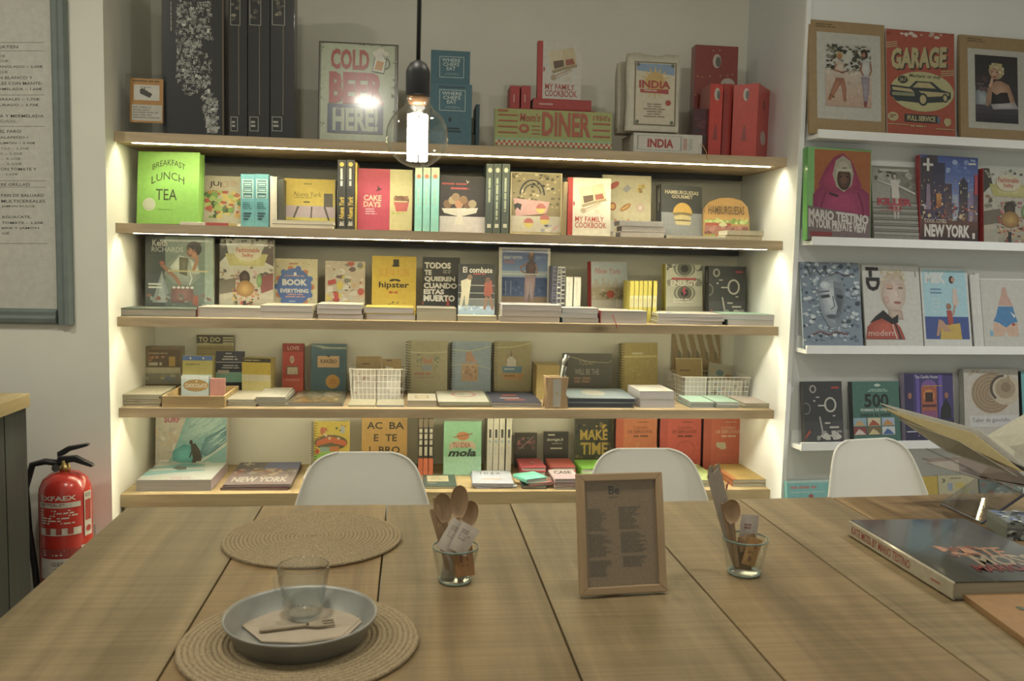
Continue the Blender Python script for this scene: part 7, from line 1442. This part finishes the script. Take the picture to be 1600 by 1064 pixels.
def blondmag(a):
    a.fill('aeaeaa'); a.sell(1396, 456, 21, 33, 'a89c8c', 'b4a898', 3); a.blobs(1378, 422, 1416, 440, 30, ['b0a488', 'a89c80', 'b8ae98', '9c9078'], 4, (2, 5)); a.sell(1397, 462, 18, 27, 'a8988e', 'c0b0a6', 6, 2, 1); a.ell(1391, 452, 5, 1.8, '7a5c50', 10); a.ell(1408, 451, 4.4, 1.8, '7a5c50', 10); a.line([(1385, 446), (1396, 446)], 1, '9c8c78'); a.line([(1404, 445), (1413, 446)], 1, '9c8c78'); a.sell(1391, 449, 6, 3, 'b08c7c', 'b89484', 2); a.ell(1402, 474, 6, 2.4, '94605e', 10); a.line([(1396, 474), (1408, 474)], .6, '6a3c3c'); a.line([(1402, 452), (1405, 464), (1401, 466)], 1.1, '9c887c'); a.sell(1385, 470, 4, 6, 'a88c82', 'b49c92', 3)
    a.spoly([(1388, 484), (1408, 486), (1410, 500), (1386, 498)], '9a867a', 'b4a296', 3); a.spoly([(1349, 531), (1353, 512), (1362, 503), (1376, 498), (1392, 499), (1404, 512), (1411, 531)], '8f4036', 'ac5446', 4); a.poly([(1357, 506), (1366, 496), (1379, 486), (1392, 499), (1402, 492), (1401, 505), (1392, 508), (1376, 499)], '26262a'); a.line([(1396, 506), (1400, 518), (1404, 531)], 2.4, '26262a'); a.line([(1392, 508), (1398, 531)], 1.6, 'b4aca8')
    a.text('i-D', 1355, 419, 1376, 456, '26272a', .04, 0, 0, 'cw'); a.text('modern', 1354, 517, 1396, 526, 'b8a49c', 0); a.lines(1432, 424, 1434, 438, 1, '8a8a86', 3, .8, False, True)
ledge('white magazine with a pale face above a red jacket', 1350, 1439, 414, 2, 'aeaeaa', blondmag, .008, 9)
def milk(a):
    a.fill('b0b2b0'); a.rect(1444, 423, 1512, 531, '8ab0bc'); a.rect(1444, 496, 1512, 531, '384a84'); a.text('MilK', 1448, 426, 1480, 444, 'b5bab8', .05); a.lines(1451, 452, 1476, 463, 2, '5c7c98', 3, .5, True); [a.rect(1458, y, 1470, y + 1, 'b5bab8') for y in (468, 474, 480, 488)]
    a.poly([(1468, 510), (1498, 506), (1500, 531), (1466, 531)], 'a88f3c'); a.poly([(1478, 486), (1486, 486), (1488, 506), (1480, 510)], '96403c'); a.ell(1482, 480, 4, 5, '8a6450'); a.poly([(1465, 500), (1471, 502), (1480, 514), (1484, 518), (1474, 520), (1468, 512), (1464, 526), (1460, 526)], 'a07c68'); a.poly([(1490, 452), (1496, 452), (1498, 476), (1494, 480), (1488, 476)], 'b0a098'); a.line([(1492, 478), (1488, 494)], 3, 'a07c68'); a.ell(1489, 438, 4, 6, '3c2c28'); a.ell(1491, 438, 3, 4, 'a07c68')
ledge('pale blue magazine with two figures balancing on a yellow block', 1441, 1515, 420, 2, 'b0b2b0', milk, .008, 9)
ledge('left white blank-edged magazine behind the swimsuit cover', 1519, 1527, 430, 2, 'b0b0ac', None, .008, 8, Y=-.074)
ledge('right white blank-edged magazine behind the swimsuit cover', 1527, 1534, 428, 2, 'b3b3b0', None, .008, 8, Y=-.074)
def swim(a):
    a.fill('a8a8a2'); a.poly([(1560, 478), (1566, 462), (1568, 450), (1574, 450), (1576, 462), (1584, 480)], 'a8887c'); a.poly([(1560, 480), (1583, 480), (1586, 494), (1589, 504), (1580, 506), (1570, 513), (1560, 506), (1551, 503), (1556, 494)], '3a70a0'); a.poly([(1551, 504), (1560, 507), (1570, 513), (1580, 507), (1589, 505), (1589, 527), (1573, 526), (1570, 518), (1566, 526), (1550, 527)], 'b09480'); a.ell(1582, 508, 3, 2.4, '9a3c34', 8); a.poly([(1578, 488), (1586, 494), (1584, 498)], 'b8b8b4'); a.ell(1547, 522, 3, 5, '6a94b0', 8)
ledge('white magazine with a blue swimsuit seen from behind', 1535, 1606, 438, 2, 'a8a8a2', swim, .008, 9, Y=-.062)
ledge('charcoal cookbook with white rings on the fourth ledge', 1257, 1317, 598, 3, '34353a', shoot(1257, 598, 1317, 690), .025, 8, spine='2c2c2e', yaw=6)
def five(a):
    a.fill('3c645c'); a.ell(1372, 604, 5, 2.4, '9ab0a4', 10); a.lines(1354, 610, 1391, 615, 2, '8aa89c', 3, .5, True); a.text('500', 1351, 617, 1389, 639, '1e2624', .03); a.text('FORMAS DE VIAJAR', 1345, 640.5, 1392, 646, 'a8b4ac', .04); a.text('DESDE EL SOFÁ', 1344, 647.5, 1392, 653, '1e2624', .03)
    pics = [('a88c5c', '7a94a8'), ('94462f', 'b0a88c'), ('a87838', '8a9ab0'), ('b0a8a0', '7a3a3c'), ('b0a478', '6a5a3c'), ('3a5a90', 'b0b4b8')]
    for k in range(6):
        x = 1333 + (k % 3) * 22; y = 655 + (k // 3) * 14; a.rect(x, y, x + 20, y + 12.6, pics[k][1]); a.poly([(x + 1, y + 12), (x + 8, y + 3), (x + 13, y + 6), (x + 19, y + 12)], pics[k][0])
ledge('dark green travel book with a grid of six small pictures', 1333, 1406, 598, 3, '3c645c', five, .025, 8, spine='2c302e', yaw=6)
def candle(a):
    a.fill('3a3468'); a.rect(1414, 585, 1428, 680, '2c2850'); a.rect(1440, 606, 1464, 660, '94503c'); a.ell(1452, 606, 12, 11, '6a4a8c', 16, 0, 180); a.ell(1452, 620, 9, 10, 'b07038', 14); a.rect(1446, 615, 1458, 630, '3a2424'); a.rect(1441, 634, 1463, 638, '4a2c34'); a.rect(1441, 644, 1463, 656, '7a4470'); a.rect(1467, 588, 1473, 660, '5c4a98'); a.rect(1432, 590, 1437, 660, '5c4a98'); a.poly([(1470, 640), (1478, 625), (1486, 640), (1486, 656), (1468, 656)], '22242c'); a.ell(1422, 620, 3, 5, '8a5c4c'); a.ell(1479, 620, 3, 5, '8a5c4c'); a.rect(1412, 656, 1492, 690, '2a2848'); a.text('The Candle House', 1430, 588, 1466, 593, 'a8a8b4', .02); a.lines(1443, 604, 1488, 607, 1, 'a07c3c', 3); a.lines(1416, 675, 1432, 678, 1, 'a8a8b4', 2); a.blobs(1432, 676, 1460, 684, 8, ['a890b0', '8a7aa8'], 3, (1, 2))
ledge('violet book with a lit doorway on its cover', 1414, 1490, 585, 3, '3a3468', candle, .025, 8, spine='8a84a0', yaw=6)
def crochet(a):
    a.fill('a8a49c'); a.ell(1550, 616, 32, 32, '8f7c64', 26); [a.ring(1550, 616, r_, r_, 1.4, '7a6850', 22) for r_ in (30, 25, 20, 15, 10)]; a.ell(1571, 611, 24, 24, 'a89c88', 22); a.ring(1569, 609, 22, 22, 4, '4a4236', 18, 90, 230); a.ell(1571, 609, 16, 16, '8f8068', 18); a.ell(1572, 607, 8, 8, '7a6a54', 12); a.poly([(1572, 600), (1576, 584), (1580, 600)], '8a7c64'); a.rect(1514, 651, 1590, 669, 'b0b0b0'); a.text('Taller de ganchillo', 1518, 655, 1577, 663, '5a5a5c', 0); a.blobs(1514, 579, 1540, 588, 6, ['9a8c7c'], 3, (2, 4))
ledge('grey craft book with a crocheted basket', 1507, 1592, 578, 3, 'a8a49c', crochet, .025, 8, spine='94948e', yaw=4)
ledge('turquoise edged book at the right end of the fourth ledge', 1597, 1640, 582, 3, '5a9aa0', None, .03, 8, spine='2c3434')
# lowest ledge, seen over the far edge of the table
zl5 = LZB[4]
ledge('turquoise cookbook with faint red lettering on the lowest ledge', 1231, 1304, 752, 4, '6aa8a8', lambda a: (a.rect(1228, 752, 1306, 756, '9ab8b4'), a.lines(1237, 761, 1298, 766, 1, 'a07878', 4, .8), a.rect(1236, 770, 1290, 771.4, '9ab8b4'), a.ell(1268, 777, 4, 3, '96484a')), .02, 7, spine='5c9898')
ledge('turquoise cookbook half hidden behind the third chair', 1306, 1370, 754, 4, '6aa8a8', None, .02, 7)
ledge('plain yellow book right of the third chair', 1437, 1467, 746, 4, 'a8902c', None, .02, 7)
ledge('cream picture book with a number three on the lowest ledge', 1468, 1530, 744, 4, 'a39c7c', lambda a: (a.rect(1469, 745, 1529, 790, 'a39c7c'), a.text('3', 1474, 749, 1479, 755, '3a3a34', .02), a.lines(1487, 748, 1512, 751, 1, '6a6450', 3), a.rect(1482, 756, 1490, 768, '7f8a98'), a.ell(1502, 760, 8, 5, 'a89a4c'), a.blobs(1482, 762, 1524, 790, 12, ['7c8c54', 'a8a060', '8a9aa0'], 4, (2, 5))), .02, 7)
ledge('grey-green patterned book at the right end of the lowest ledge', 1533, 1600, 745, 4, '6a7c78', lambda a: a.blobs(1534, 746, 1599, 800, 40, ['8a9a90', '94605a', '4c5a58', 'a8a89a'], 5, (2, 6)), .02, 7)
